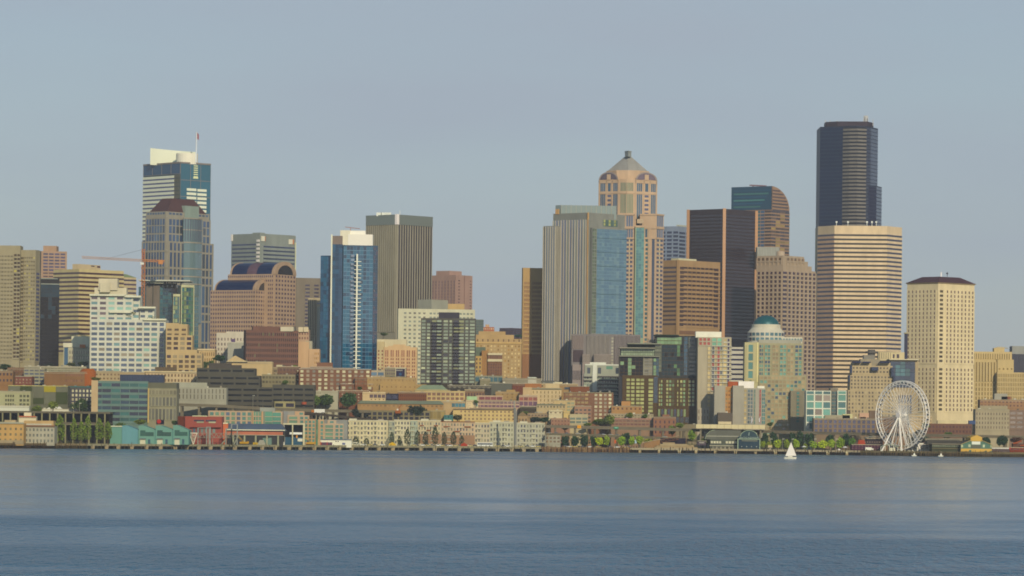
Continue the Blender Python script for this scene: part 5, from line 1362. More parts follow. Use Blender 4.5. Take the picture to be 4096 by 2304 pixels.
b = bb_ = t.new('billboard', wall('3C3A50', var=.05)); t.F.box(b, .54 * t.F.L, .95 * t.F.L, t.F.z1 - 35 * t.m, t.F.z1 - 4.5 * t.m, .7)
b = t.sub('billboard_picture', wall('3C5A7C'), bb_); p = t.F.pt(.74 * t.F.L, .8); b.prism(ringpts(p.x, 0, 0.001, 3), 0, 0); b.v = []; b.f = []
n = 12; v = []
for y_ in (.75, .9):
    for k in range(n): q = t.F.pt(.74 * t.F.L + 1.3 * math.cos(2 * math.pi * k / n), y_); v.append((q.x, q.y, t.F.z1 - 26 * t.m + 1.3 * math.sin(2 * math.pi * k / n)))
b.add(v, [tuple(range(n)), tuple(range(n, 2 * n))[::-1]] + [(k, n + k, n + (k + 1) % n, (k + 1) % n) for k in range(n)])
for k in range(7):
    b = t.sub('billboard_letter', wall('C8C4B0'), bb_); a = t.F.L * (.56 + .042 * k); t.F.box(b, a, a + .35, t.F.z1 - 13 * t.m, t.F.z1 - 8.5 * t.m, .82, .7)
t.done()
LB('low pale building with blue panel beneath the blue glass tower foot', 'building', 1476, 1540, 1481, 222, 'B09E82', [(2, 8, 14, 1, G('5C7488', 1.8), .85, .9, .1, .95)])
LB('cream two storey market hall with wide dark windows', 'market building', 1450, 1542, 1569, 150, 'D2B282', [(4, 8, 15, 1, G('5C4C50'), .84, .9, .3, 1), (4, 26, 8, 1, gN, .3, .5, .3, 1)], cornice='DCC090')
LB('dark glazed market arcade with pale green awning', 'market building', 1540, 1592, 1574, 152, '3C3A48', [(2, 4, 20, 1, G('30344C', 1.9), .9, .9)], tops=[(1575, 1592, 1582, 'A0BC90')])
LB('long low red brick building of narrow windows in the market', 'building', 1590, 1706, 1568, 155, '84553E', [(15, 10, 16, 2, G('5C3C34'), .35, .55)])
t = LB('cream loggia building of square openings with green hip roof', 'building', 1700, 1860, 1563, 158, 'C8AA72', [(8, 8, 17, 2, G('806050'), .72, .62, .05, .98)], fin=False)
b = t.new('hip_roof', wall('8E9A7A')); p, q = W(1658, 1562, t.D + 2), W(1794, 1562, t.D + 2); p.z += .02; up_ = W(1768, 1540, t.D)
b.frustum([(p.x, p.y), (q.x, p.y), (q.x, p.y + 18), (p.x, p.y + 18)], p.z, [(p.x + 6, p.y + 9), (up_.x, p.y + 9), (up_.x, p.y + 10), (p.x + 6, p.y + 10)], up_.z)
m_ = t.front(1660, 1792, 1558, D=t.D + 2.5, depth=16, name='upper_storey', yb=1574); t.done()
LB('brown brick arcade building of arched windows right of the cream loggia', 'building', 1858, 1938, 1558, 162, '8A6C54', [(7, 14, 14, 1, G('5A4648'), .5, .9)], cornice='A89474')
LB('dark podium with planting boxes under the charcoal balcony tower', 'podium', 1790, 1965, 1541, 190, '4C4A48', [(9, 4, 12, 1, G('6A6658'), .5, .6)])
LB('low teal glass pavilion and pale frames right of the charcoal tower foot', 'pavilion', 1900, 2010, 1502, 260, '8E8A70', [(6, 4, 22, 1, G('3C6068', 1.9), .85, .9)])
LB('large blank slate grey box building above the pink window block', 'warehouse', 1958, 2052, 1532, 200, '68685E', var=.08)
LB('dark maroon brick building with painted white spot beside the slate grey box', 'building', 2050, 2100, 1534, 198, '7C4E42', [(4, 14, 14, 1, G('6C4038'), .3, .4)])
LB('orange brown brick building behind the cream corner block', 'building', 2098, 2166, 1533, 205, 'B2744A', tops=[(2112, 2146, 1518, 'B8B09A')])
LB('long tan low building with bands of cream below the fin facade tower', 'building', 2160, 2312, 1534, 210, 'B79A6C', [(9, 6, 18, 1, G('80684C'), .5, .4)], tops=[(2218, 2250, 1528, 'D8C8A0')])
LB('grey flat roofed hall with angled skylight above the maroon brick building', 'hall', 2010, 2166, 1512, 240, '958A74', tops=[(2070, 2090, 1519, 'C4C2B0'), (2112, 2144, 1508, 'BEBEAA')])
LB('tan brick stair tower with stepped roofs behind the pink window block', 'building', 1982, 2078, 1566, 178, 'AE8C5E', [(5, 8, 12, 2, G('94744E', 1.5), .3, .4)], tops=[(2026, 2060, 1559, 'B2905E')])
t = LB('long pink building of maroon glazed bays in the market slope', 'building', 1890, 2078, 1602, 148, 'BC9C7E', [(11, 3, 14.5, 2, gP, .84, .58, .08, 1)], fin=False)
m_ = t.front(1905, 2012, 1581, D=t.D + 2, yb=1604, depth=12); m_.R.grid(4, 6, 13, 1, G('844C50'), .9, .9, a0=.1, a1=.98, rel=.3); t.done()
LB('cream block with pale green box roof and slit windows', 'building', 1864, 1913, 1600, 140, 'DCC294', [(5, 6, 7, 4, G('A08C80', 1.5), .3, .5, .1, .4), (1, 4, 24, 1, gT, .8, .9, .78, .98)], tops=[(1867, 1908, 1585, 'A8C290')])
LB('low beige building with teal glass front beside the cream green topped block', 'building', 1768, 1866, 1605, 142, 'BC9C70', [(4, 8, 16, 1, G('40707C', 1.9), .92, .9, .4, .95)])
t = LB('long yellow cream hotel of small square windows with flat brown roof', 'hotel', 1812, 2060, 1636, 125, 'D2B274', [(14, 6, 14.5, 3, G('806456'), .36, .5, .1, 1)], cornice='7E6C58', fin=False)
t.front(1878, 2058, 1631, D=t.D + 3, yb=1638, name='roof_unit', mat=wall('94806A'), depth=8); t.done()
LB('pink corner building with four maroon window bays', 'building', 2076, 2150, 1581, 150, 'C09C80', [(4, 8, 14, 1, G('94584C'), .86, .9), (4, 25, 19, 1, gP, .86, .9)])
t = LB('cream corner block with grey cornice and slit windows, tallest in the market slope', 'building', 2126, 2246, 1552, 162, 'CDB284', [(8, 12, 16, 4, G('86704C'), .24, .6)], fin=False)
t.F.rect('cornice', wall('8C846A'), 0, 1, 0, 5, .9); t.front(2182, 2238, 1534, D=t.D + 3, yb=1556, name='penthouse', depth=8); t.done()
LB('plain sand coloured blank party wall block beside the cream corner block', 'building', 2092, 2128, 1549, 158, 'C6A67A')
LB('tan office with two dark windows above the red brown apartments', 'office building', 2236, 2310, 1536, 185, 'A9865C', [(2, 12, 10, 1, G('34424C', 1.9), .8, .95, .25, 1)])
LB('small red brick rooftop block with white rail above the red brown apartments', 'building', 2280, 2358, 1545, 180, '8A5842')
t = LB('big red brown brick apartment block of cream window bands', 'apartment building', 2256, 2454, 1568, 140, '8A6450', fin=False)
t.F.grid(6, 6, 15.5, 5, G('A08860', 1.6), .8, .55, a0=.02, a1=.5, rel=.3, pal=[G('A08860', 1.6), G('8C7454', 1.6)]); t.F.grid(4, 6, 15.5, 7, gW, .6, .62, a0=.6, a1=.98, rel=.3, pal=[gW, G('A89A80')]); t.F.rect('cornice', wall('96866A'), 0, 1, 0, 3, .5); t.done()
LB('cream office with two lit window columns before the red brown apartments', 'office building', 2214, 2300, 1600, 130, 'C6A978', [(2, 8, 14, 3, G('8C8C70', 1.8), .8, .65, .62, .98)])
LB('long low cream building with shallow grey roof below the cream corner block', 'building', 2146, 2262, 1617, 126, 'BAA278', [(9, 6, 12, 1, G('6C6450'), .5, .6)], cornice='7C7C68')
LB('black roofed garage with hillside trees under the pink corner building', 'garage', 2080, 2156, 1625, 130, '4E4A46')
LB('pink grey building with dark windows left of the hillside trees', 'building', 2298, 2366, 1624, 115, 'A47E66', [(4, 12, 15, 4, G('5C5450'), .62, .5)])
LB('white walled small house with stepped roof above the salmon brick wall', 'house', 2195, 2250, 1640, 112, 'D0BE96', [(3, 8, 10, 1, gN, .4, .5)], tops=[(2215, 2246, 1650, 'DCCFAE')])
LB('yellow blank walled slim building above the salmon brick wall', 'building', 2254, 2278, 1645, 110, 'CFB070')
LB('pale industrial building of wide square windows beside the orange sign', 'building', 2278, 2352, 1656, 105, 'BCAA82', [(3, 14, 14, 2, G('6A7468', 1.8), .84, .62)])
LB('salmon brick building with white roof sign above the elevated road', 'building', 2204, 2280, 1673, 100, 'A07660', [(6, 8, 14, 2, G('74504A'), .3, .4)], tops=[(2206, 2228, 1684, 'D2CCB4')])
t = LB('tiny gabled tan house standing before the yellow cream hotel', 'house', 2072, 2110, 1664, 112, 'B8946A', [(3, 10, 14, 1, G('70604C'), .7, .8)], fin=False)
b = t.new('gable_roof', wall('8A7458')); p, q = W(2070, 1664, t.D), W(2112, 1664, t.D); mz = W(2090, 1646, t.D)
b.add([(p.x, p.y - .5, p.z), (q.x, p.y - .5, p.z), (mz.x, p.y - .5, mz.z), (p.x, p.y + 9, p.z), (q.x, p.y + 9, p.z), (mz.x, p.y + 9, mz.z)], [(0, 1, 2), (3, 5, 4), (0, 2, 5, 3), (1, 4, 5, 2), (0, 3, 4, 1)]); t.done()
LB('terraced brown house roofs on the slope behind the hillside trees', 'house', 2110, 2215, 1652, 118, '9C8264', [(8, 6, 12, 1, G('6C5A50'), .5, .5)], tops=[(2150, 2170, 1646, 'B4A488')])
LB('orange ochre building with rooftop box below the dark glass hotel', 'building', 2446, 2568, 1624, 125, 'AE8458', [(7, 6, 14, 1, G('6E4C38'), .4, .6)], tops=[(2486, 2522, 1605, 'BE8A58')])
LB('beige terrace building above the pink strip building', 'building', 2430, 2614, 1655, 112, 'A99878', [(14, 4, 10, 2, G('7E7460'), .6, .5)])
LB('pink salmon strip building of ribbon windows above the elevated road', 'building', 2444, 2628, 1674, 100, '967860', [(12, 5, 14, 2, G('7C5850'), .8, .5)], cornice='B88474')
t = LB('red brick corner warehouse with small arched dormer by the elevated road', 'warehouse', 2614, 2704, 1668, 92, '966A54', [(5, 14, 20, 3, G('54424C'), .32, .55)], fin=False)
t.front(2650, 2678, 1658, D=t.D + 1, yb=1670, name='dormer', depth=4); t.done()
LB('brown podium strip under the dark glass hotel', 'podium', 2700, 2792, 1696, 110, '8C7E66')
LB('dark brick low block with shaded arcade under the grey and orange slab apartments', 'building', 2872, 2930, 1650, 62, '6C6258', tops=[(2884, 2912, 1655, 'D8CCB0')])
t = LB('long brown office block of blue grey square windows behind the elevated road', 'office building', 3255, 3522, 1672, 95, '8C7660', [(14, 8, 18, 3, G('565870', 1.8), .62, .7)], fin=False)
t.F.rect('cornice', wall('A2907A'), 0, 1, 0, 4, .5)
for x0, x1, y, h in ((3300, 3400, 1660, 'A89C80'), (3370, 3410, 1656, 'C8BC88'), (3438, 3476, 1652, 'C89C80'), (3478, 3520, 1642, '7C6858'), (3440, 3464, 1668, 'B85C40')):
    t.front(x0, x1, y, D=t.D + 6, yb=1676, name='roof_unit', mat=wall(h), depth=6)
t.done()
LB('brown brick block behind the ferris wheel hub', 'building', 3520, 3640, 1666, 110, '8E7058', [(9, 8, 16, 4, G('6A5850'), .6, .55)])
LB('cream annex with pale windows at the foot of the cream hip roofed tower', 'building', 3636, 3728, 1662, 118, 'CCAE80', [(8, 6, 12, 2, G('A89474', 1.6), .6, .6)])
LB('dark red brick warehouse with cream roof line under the cream hip roofed tower', 'warehouse', 3700, 3888, 1694, 100, '7C5A4C', [(14, 8, 18, 2, G('5C4448'), .5, .5)], tops=[(3750, 3868, 1681, 'D2BE90'), (3876, 3902, 1682, '4C5C80')])
LB('pale stone warehouse of paired windows right of the dark red brick warehouse', 'warehouse', 3902, 4038, 1636, 105, 'AE9E7E', [(12, 14, 18, 4, G('7A6C5C'), .42, .55)], tops=[(3920, 4030, 1622, 'A69678')])
LB('brown office with white columns and louvred windows at the picture edge', 'office building', 4038, 4150, 1640, 104, '8A7364', [(4, 8, 18, 4, G('8A7C74', 1.7), .8, .55)])
LB('reddish stepped rooftop block with grey tank behind the pale stone warehouse', 'building', 3920, 4150, 1598, 150, 'A67E5E', [(16, 6, 14, 2, G('7C5C50'), .5, .5)], tops=[(3978, 4030, 1574, 'A8A08E'), (4006, 4044, 1586, '98604C')])
LB('low grey building between slate box and charcoal tower podium', 'building', 1920, 1962, 1515, 245, '8C8468')
for (x0, x1, y, d, h, l) in ((3386, 3402, 1640, 140, '6C6058', 'slim dark service block between green glass block and gothic condo'),):
    LB(l, 'building', x0, x1, y, d, h)
# ================================================================== waterfront
ORD = ['first', 'second', 'third', 'fourth', 'fifth', 'sixth', 'seventh', 'eighth', 'ninth', 'tenth', 'eleventh', 'twelfth']
DECK = 3.5
def SD(x, d=0): return shore_D(x) + d
def X(px, D): return (px - HX) * D / F_PX * 1.0
def XP(px, py, D): return W(px, py, D).x
def pier(label, x0, x1, hx, big=None, thin=None, name='pier', edge=None, front=0.0, back=42):
    t = T(name, label, 'pier', SD((x0 + x1) / 2), wall(hx)); t.org = (XP(x0, 1795, SD(x0)), SD(x0), 0)
    n = max(2, int((x1 - x0) / 120)); fr = []; bk = []
    for i in range(n + 1):
        x = x0 + (x1 - x0) * i / n; D = SD(x, front); fr.append((XP(x, 1785, D), D)); D2 = D + back; bk.append((XP(x, 1785, D2), D2))
    b = t.new('deck', wall(hx)); b.prism(fr + bk[::-1], 2.5, DECK)
    e = t.new('edge_beam', wall(edge or hx)); b2 = [(p[0], p[1] - .35) for p in fr]; b3 = [(p[0], p[1] - .002) for p in fr]; e.prism(b2 + b3[::-1], 2.2, DECK + .25)
    if big:
        step, w, h2 = big; x = x0 + step / 2
        while x < x1 - 8:
            D = SD(x, front) - .3; b = t.new('pile', wall(h2)); c = XP(x, 1790, D); ww = w * D / F_PX
            b.frustum([(c - ww * .5, D), (c + ww * .5, D), (c + ww * .5, D + 2), (c - ww * .5, D + 2)], -1, [(c - ww * .72, D), (c + ww * .72, D), (c + ww * .72, D + 2), (c - ww * .72, D + 2)], 2.7)
            b = t.sub('fender', wall('A48C68'), b); b.box(c - ww * .5, c + ww * .5, D - .25, D + .02, -.5, 1.4) 
            x += step * random.uniform(.85, 1.15)
    if thin:
        step, w, h2 = thin; x = x0 + 4; k = 0
        while x < x1 and k < 99:
            D = SD(x, front) - random.uniform(.0, .8); b = t.new('pile', wall(random.choice(h2))); c = XP(x, 1790, D); tp = DECK + random.uniform(-1.0, 1.5 if w < 1 else .2)
            b.bar((c, D, -1), (c + random.uniform(-.1, .1), D, tp), w, 6); x += step * random.uniform(.6, 1.4); k += 1
    t.done(); return t
pier('low dark quay carrying the waterfront hotel at the picture edge', -40, 222, '6A5C48', thin=(9, .3, ['4A4038', '5C4C3C']))
pier('brown timber quay wall below the row of poplars', 222, 345, '7C6C50', thin=(7, .32, ['6C5C44', '5A4C3A']), edge='84745A')
pier('long concrete cargo pier on broad pale concrete piles', 345, 2165, '8A8266', big=(52, 12, '9C8C70'), thin=(19, .22, ['5C5444', '6C6450']), edge='8C8468')
pier('old timber pier on a forest of thin brown piles', 2165, 2522, '7C664E', thin=(3.7, .28, ['6C5444', '7C6048', '54443C', 'A08058', '8C6C50']))
pier('concrete promenade pier with pale edge in front of the aquarium', 2522, 3440, 'A39272', big=(75, 9, 'C8B88C'), edge='A89878', thin=(12, .3, ['54483C', '4A4240']))
pier('dark timber pier carrying the ferris wheel and amusement hall', 3440, 4140, '6C6250', thin=(7.2, .3, ['5C5242', '6C5C48', '7C6850']), edge='746850')

def PB(label, cat, x0, x1, yt, d, hx, wins=(), tops=(), **k): return LB(label, cat, x0, x1, yt, d, hx, wins, tops, **k)

# north end hotel
t = PB('orange tan waterfront hotel with curved grey roof at the picture edge', 'hotel', -30, 95, 1692, 3, 'C2965C', [(6, 18, 22, 3, G('7C7054'), .4, .45)], fin=False, depth=18)
t.front(18, 62, 1680, D=t.D + 3, yb=1694, name='roof_tower', mat=wall('B8A078'), depth=8); t.F.rect('cornice', wall('A8A288'), 0, 1, -4, 2, 1); t.F.rect('base', wall('A08C6C'), 0, 1, 68, 84, .5); t.done()
t = PB('pale stucco waterfront hotel of small windows with brown mansard roof line', 'hotel', 95, 218, 1704, 3, 'ACA28A', [(8, 9, 22, 3, G('747468', 1.8), .5, .5, .03, .98)], fin=False, depth=18)
t.F.rect('cornice', wall('8C6850'), -.01, 1.01, -4, 2, 1.2); t.front(96, 214, 1682, D=t.D + 1.5, yb=1702, name='attic', mat=wall('BC9868'), depth=12); t.front(98, 206, 1694, D=t.D + .8, yb=1702, name='attic_band', mat=wall('BEB49A'), depth=8)
t.F.win(G('5C5068'), .06, .24, 64, 84, .2); b = t.new('gable_window', wall('5C5068')); p = t.F.pt(.06 * t.F.L, .3); q = t.F.pt(.22 * t.F.L, .3); z = t.F.z1 - 56 * t.m
b.add([(p.x, p.y, z), (q.x, q.y, z), ((p.x + q.x) / 2, p.y, z + 3), (p.x, p.y + .4, z), (q.x, q.y + .4, z), ((p.x + q.x) / 2, p.y + .4, z + 3)], [(0, 1, 2), (3, 5, 4), (0, 2, 5, 3), (1, 4, 5, 2), (0, 3, 4, 1)]); t.done()
t = PB('white rooftop pavilion with red trim above the stucco hotel', 'building', 76, 144, 1665, 28, 'DCC8A0', fin=False, var=.05, depth=8, cornice='C0684C'); t.front(96, 124, 1650, D=t.D + 1, name='upper_storey', yb=1668, depth=6); t.done()
# teal sawtooth pier building
t = T('pier_building', 'teal pier building of four sawtooth roofed bays with pale loading doors', 'pier building', SD(600, 8), wall('6A9684', var=.08)); D = t.D
t.org = tuple(W(440, 1782, D)[:2]) + (DECK,)
m0 = t.front(440, 492, 1706, yb=1780.5, D=D + 1, depth=24); m0.R.rect('white_strip', wall('DCD8B4'), 0, .95, -3, 0.5, 1)
for k, (xa, xb) in enumerate(((488, 552), (554, 620), (622, 690), (692, 755))):
    b = t.new('bay', wall('6E9886', var=.08) if k else wall('669498', var=.08)); za = W(xa, 1701 if k < 3 else 1700, D).z; zb_ = W(xb, 1719 if k < 3 else 1721, D).z
    xa_, xb_ = XP(xa, 1740, D), XP(xb, 1740, D); v = []
    for y in (D, D + 26): v += [(xa_, y, DECK), (xb_, y, DECK), (xb_, y, zb_), (xa_ + (xb_ - xa_) * .25, y, za), (xa_, y, za - .2)]
    b.add(v, [(0, 1, 2, 3, 4), (9, 8, 7, 6, 5), (0, 5, 6, 1), (1, 6, 7, 2), (2, 7, 8, 3), (3, 8, 9, 4), (4, 9, 5, 0)])
    if k:
        F_ = Face(t, (xa_, D), (xb_, D), DECK, za, t.m)
        F_.win(G('34564C', 1.9, .15), .1, .42, 20, 43, .12); F_.win(G('34564C', 1.9, .15), .42, .92, 27, 43, .12)
        F_.win(wall('C8C0A0'), .1, .42, 56, 79, .12, name='loading_door'); F_.rect('door_hood', wall('6E7474'), .08, .46, 52, 56, 1.2); F_.win(G('30505C', 1.9), .58, .72, 56, 77, .12)
    gp = t.new('downpipe', wall('4C7C7C')); gp.box(xb_ + .02, xb_ + .35, D - .3, D + 2, DECK, zb_ - .5)
t.done()
t = T('sign', 'dark square roof sign with a red round disc behind the teal pier building', 'sign', SD(635, 38), wall('2C3440')); D = t.D; t.org = tuple(W(635, 1716, D))
b = t.new('sign_board', wall('2E3644')); p, q = W(625, 1679, D), W(656, 1698, D); b.box(p.x, q.x, D, D + .8, q.z, p.z)
b = t.new('red_disc', wall('B83C38')); c = W(636, 1686, D); n = 16; v = []
for y_ in (D - .25, D + .01):
    for k in range(n): v.append((c.x + 1.6 * math.cos(2 * math.pi * k / n), y_, c.z + 1.6 * math.sin(2 * math.pi * k / n)))
b.add(v, [tuple(range(n))[::-1], tuple(range(n, 2 * n))] + [(k, (k + 1) % n, n + (k + 1) % n, n + k) for k in range(n)])
for x in (628, 653): b = t.new('post', wall('5A6460')); r_ = W(x, 1698, D); b.bar((r_.x, D + .4, 3), (r_.x, D + .4, r_.z), .15)
t.done()
# red building
t = T('building', 'bright red waterfront building with two wide windows behind the gantry frames', 'building', SD(800, 34), wall('A0544A', var=.08))
m_ = t.front(740, 888, 1665, depth=22); s_ = t.front(711, 741, 1665, D=t.D + 3, depth=18, mat=wall('6E4038'))
for a0 in (.24, .56): m_.R.win(G('3E2E48', 1.8), a0, a0 + .28, 14, 20, .1); m_.R.win(G('A09C78', 1.8), a0 + .08, a0 + .27, 20, 26, .1)
m_.R.rect('canopy', wall('5C3838'), .14, .98, 43, 46, 2); m_.R.grid(6, 48, 19, 1, G('7C8880', 1.8), .7, .9, .2, .84, rel=.3, pal=[G('7C8880', 1.8), G('54606C', 1.9)])
m_.R.rect('roof_rail', wall('D8D0A0'), .2, .6, -3, 0, .3); t.done()
PB('small bright orange annex with white roof edge beside the red building', 'building', 888, 912, 1692, 32, 'D0704C', cornice='E8D8B0', depth=8)
# blue roofed shed
t = T('pier_shed', 'long pier shed with slate blue pitched roof and orange upper wall band', 'pier shed', SD(1020, 14), wall('46484A')); D = t.D
m_ = t.front(908, 1132, 1722, depth=20); F_ = m_.R
F_.rect('orange_band', wall('BE7058'), .0, 1, 3, 16, .15); F_.grid(12, 3, 12, 1, G('7C7468', 1.7), .4, .8, .02, .98, rel=0); F_.rect('balcony', wall('A09C84'), -.0, 1.02, 16, 18.5, 1.4); F_.rect('white_gutter', wall('E4DEB8'), -.0, 1.04, -5, -1.5, 1.8)
for k in range(5): F_.rect('column', wall('9C9A7C'), .1 + k * .2, .13 + k * .2, 18, 58, .8)
F_.win(G('6E8878', 1.8), .64, .8, 28, 56, .12)
b = t.new('roof', wall('5C6878', rough=.5)); p, q = W(906, 1718, D), W(1142, 1718, D); p2, q2 = W(908, 1694, D), W(1124, 1694, D)
b.frustum([(p.x, D - 1.8), (q.x, D - 1.8), (q.x, D + 21), (p.x, D + 21)], F_.z1, [(p2.x, D + 8), (q2.x, D + 8), (q2.x, D + 11), (p2.x, D + 11)], p2.z)
t.done()
t = T('pavilion', 'open pavilion in a white square frame with blue lower wall beside the blue roofed shed', 'pavilion', SD(1180, 12), wall('C4B890')); D = t.D; t.org = tuple(W(1140, 1782, D)[:2]) + (DECK,)
def bx(t, nm, mat, x0, x1, y0, y1, dy0, dy1): b = t.new(nm, mat); p, q = W(x0, y0, t.D), W(x1, y1, t.D); b.box(p.x, q.x, t.D + dy0, t.D + dy1, q.z, p.z); return b
cm_ = wall('C8BC94')
bx(t, 'roof', cm_, 1132, 1220, 1692, 1699, 0, 18); bx(t, 'column', cm_, 1212, 1219, 1699, 1781, 0, 1.2); bx(t, 'column', cm_, 1168, 1172, 1699, 1781, .2, 1.2); bx(t, 'back_wall', wall('34383E'), 1136, 1214, 1699, 1750, 10, 11); bx(t, 'lower_wall', wall('3E6076'), 1140, 1218, 1748, 1781, 2, 9)
bx(t, 'awning', wall('E8E4D4'), 1158, 1208, 1729, 1738, .5, 5); bx(t, 'white_panel', wall('D8D2B8'), 1190, 1218, 1754, 1766, 1.4, 2); bx(t, 'orange_panel', wall('D89048'), 1184, 1190, 1741, 1752, 1.5, 2.0); t.done()
# gantry frames and link truss
t = T('gantry', 'grey steel boarding gantry frames on the cargo pier before the red building', 'gantry', SD(860, 4), wall('9A988A')); D = t.D; t.org = (XP(790, 1782, D), D, DECK)
gm = wall('98968A')
for x0, x1, yt in ((791, 836, 1711), (826, 840, 1708), (925, 948, 1697), (903, 925, 1714)):
    b = t.new('frame', gm); a, c = XP(x0, 1750, D), XP(x1, 1750, D); z = W(x0, yt, D).z
    for yy in (D, D + 5):
        b.bar((a, yy, DECK), (a, yy, z), .3); b.bar((c, yy, DECK), (c, yy, z), .3); b.bar((a, yy, z), (c, yy, z), .25)
    b.bar((a, D, z), (a, D + 5, z), .25); b.bar((c, D, z), (c, D + 5, z), .25)
b = t.new('walkway_truss', wall('8C8A78')); lattice(b, W(790, 1742, D + 2), W(960, 1742, D + 2), 1.6, .18, 18)
b = t.new('walkway_deck', wall('8A8470')); p, q = W(790, 1750, D), W(962, 1752, D); b.box(p.x, q.x, D + .5, D + 3.5, q.z, p.z)
b = t.new('leg', gm)
for x in (800, 850, 900, 945): c = XP(x, 1760, D); b.bar((c, D + 2, DECK), (c, D + 2, q.z + .1), .22)
b = t.new('stair', wall('98947C')); b.bar(W(935, 1780, D), W(955, 1740, D), .5); b.bar(W(882, 1780, D), W(905, 1757, D), .5); t.done()
t = T('gangway', 'white folded truss gangway hanging beside the teal pier building', 'gangway', SD(770, 2), wall('E0D8B8')); D = t.D; t.org = tuple(W(770, 1782, D)[:2]) + (DECK,)
b = t.new('truss', wall('E6DEC0')); A_, B2, C2_ = W(757, 1732, D), W(788, 1732, D), W(773, 1779, D)
for yy in (0, 1.5):
    o = Vector((0, yy, 0)); b.bar(A_ + o, B2 + o, .3); b.bar(A_ + o, C2_ + o, .22); b.bar(B2 + o, C2_ + o, .22)
    for k in range(1, 8): f = k / 8; b.bar(A_.lerp(C2_, f) + o, B2.lerp(C2_, f - .08) + o, .16)
t.done()
# yellow mobile cranes
def yellow_crane(label, px, tipx, tipy, hx='C09030'):
    t = T('mobile_crane', label, 'crane', SD(px, 3), wall(hx), group='yellow mobile cranes on the cargo pier'); D = t.D; c = XP(px, 1780, D); t.org = (c, D, DECK); m = t.m
    b = t.new('track', wall('3C3830')); b.box(c - 3, c + 3, D, D + .8, DECK, DECK + .9); b = t.new('track', wall('3C3830')); b.box(c - 3, c + 3, D + 2.2, D + 3, DECK, DECK + .9)
    b = t.new('body', wall(hx)); b.box(c - 2.6, c + 3.2, D + .2, D + 2.8, DECK + .9, DECK + 2.4); b = t.new('counterweight', wall(hx)); b.box(c + 3.2, c + 4.2, D + .2, D + 2.8, DECK + 1, DECK + 2.8)
    b = t.new('cab', G('4C5058')); b.box(c - 2.6, c - 1.0, D + .2, D + 1.6, DECK + 2.4, DECK + 3.8)
    b = t.new('boom', wall(hx)); tip = W(tipx, tipy, D + 1.5); lattice(b, (c, D + 1.5, DECK + 2.2), tip, .45, .14, 10)
    b = t.new('cable', wall('5C5848')); b.bar(tip, (c + 3, D + 1.5, DECK + 3), .06); t.done()
yellow_crane('yellow mobile crane with boom leaning towards the gantry frames', 972, 945, 1735)
yellow_crane('yellow mobile crane with raised boom before the blue roofed shed', 1102, 1076, 1732)
yellow_crane('yellow mobile crane with thin boom beside the orange and green apartments', 1240, 1214, 1738, 'C8942C')
def crate(name, label, cat, x0, x1, yt, hx, d=3, dep=3, **k):
    t = T(name, label, cat, SD((x0 + x1) / 2, d), wall(hx, **k)); m_ = t.front(x0, x1, yt, yb=1781, depth=dep); return t, m_
t, m_ = crate('generator', 'small yellow generator box on the cargo pier beside a grey pipe stack', 'generator', 1012, 1030, 1770, 'D0A430'); b = t.new('exhaust', wall('5C5848')); p = m_.R.pt(1, -1); b.bar((p.x, p.y, m_.z1), (p.x, p.y, m_.z1 + 1), .2); m_.R.win(wall('A08028'), .2, .8, 3, 8, .1, name='grille'); t.done()
t = T('pipe_stack', 'stack of pale grey pipes on the cargo pier under the blue roofed shed', 'pipes', SD(1048, 3), wall('B4AC94')); D = t.D; t.org = (XP(1048, 1780, D), D, DECK)
b = t.new('pipe_bundle', wall('B8B09A')); c = XP(1048, 1780, D)
for r in range(4):
    for k in range(6 - r): b.bar((c - 3 + r * .5 + k * 1.05, D, DECK + .5 + r * .9), (c - 3 + r * .5 + k * 1.05, D + 5, DECK + .5 + r * .9), .5, 8)
t.done()
t, m_ = crate('portable_toilet', 'small white cabin with dark door under the end of the blue roofed shed', 'cabin', 1129, 1138, 1768, 'E8E0CC'); m_.R.win(G('4C5058'), .3, .7, 2, 6); t.done()
t = PB('white terminal office with red posts under a slate blue flat roof', 'office building', 1282, 1406, 1758, 6, 'E6DCC0', fin=False, var=.04, depth=10); F_ = t.F
F_.win(G('5C4050'), 0.0, .38, 11, 23, .12); 
for a in (0.0, .2): F_.rect('red_post', wall('B03C34'), a, a + .03, 10, 24, .4)
F_.rect('roof', wall('6E7884'), -.01, 1.01, -2.5, .5, 1); F_.win(G('6A7094'), .7, .8, 12, 20, .12); F_.win(gD, .48, .52, 5, 9, .12); F_.win(gD, .55, .59, 5, 9, .12); t.done()
t = T('gangway', 'white arched truss gangway right of the white terminal office', 'gangway', SD(1425, 4), wall('D8D4C0')); D = t.D; t.org = tuple(W(1410, 1782, D)[:2]) + (DECK,)
b = t.new('truss', wall('D8D2B8')); lattice(b, W(1406, 1772, D), W(1446, 1779, D), .8, .14, 8); b = t.new('arch', wall('D8D2B8')); b.bar(W(1406, 1768, D), W(1426, 1770, D), .3); b.bar(W(1426, 1770, D), W(1446, 1779, D), .3); t.done()

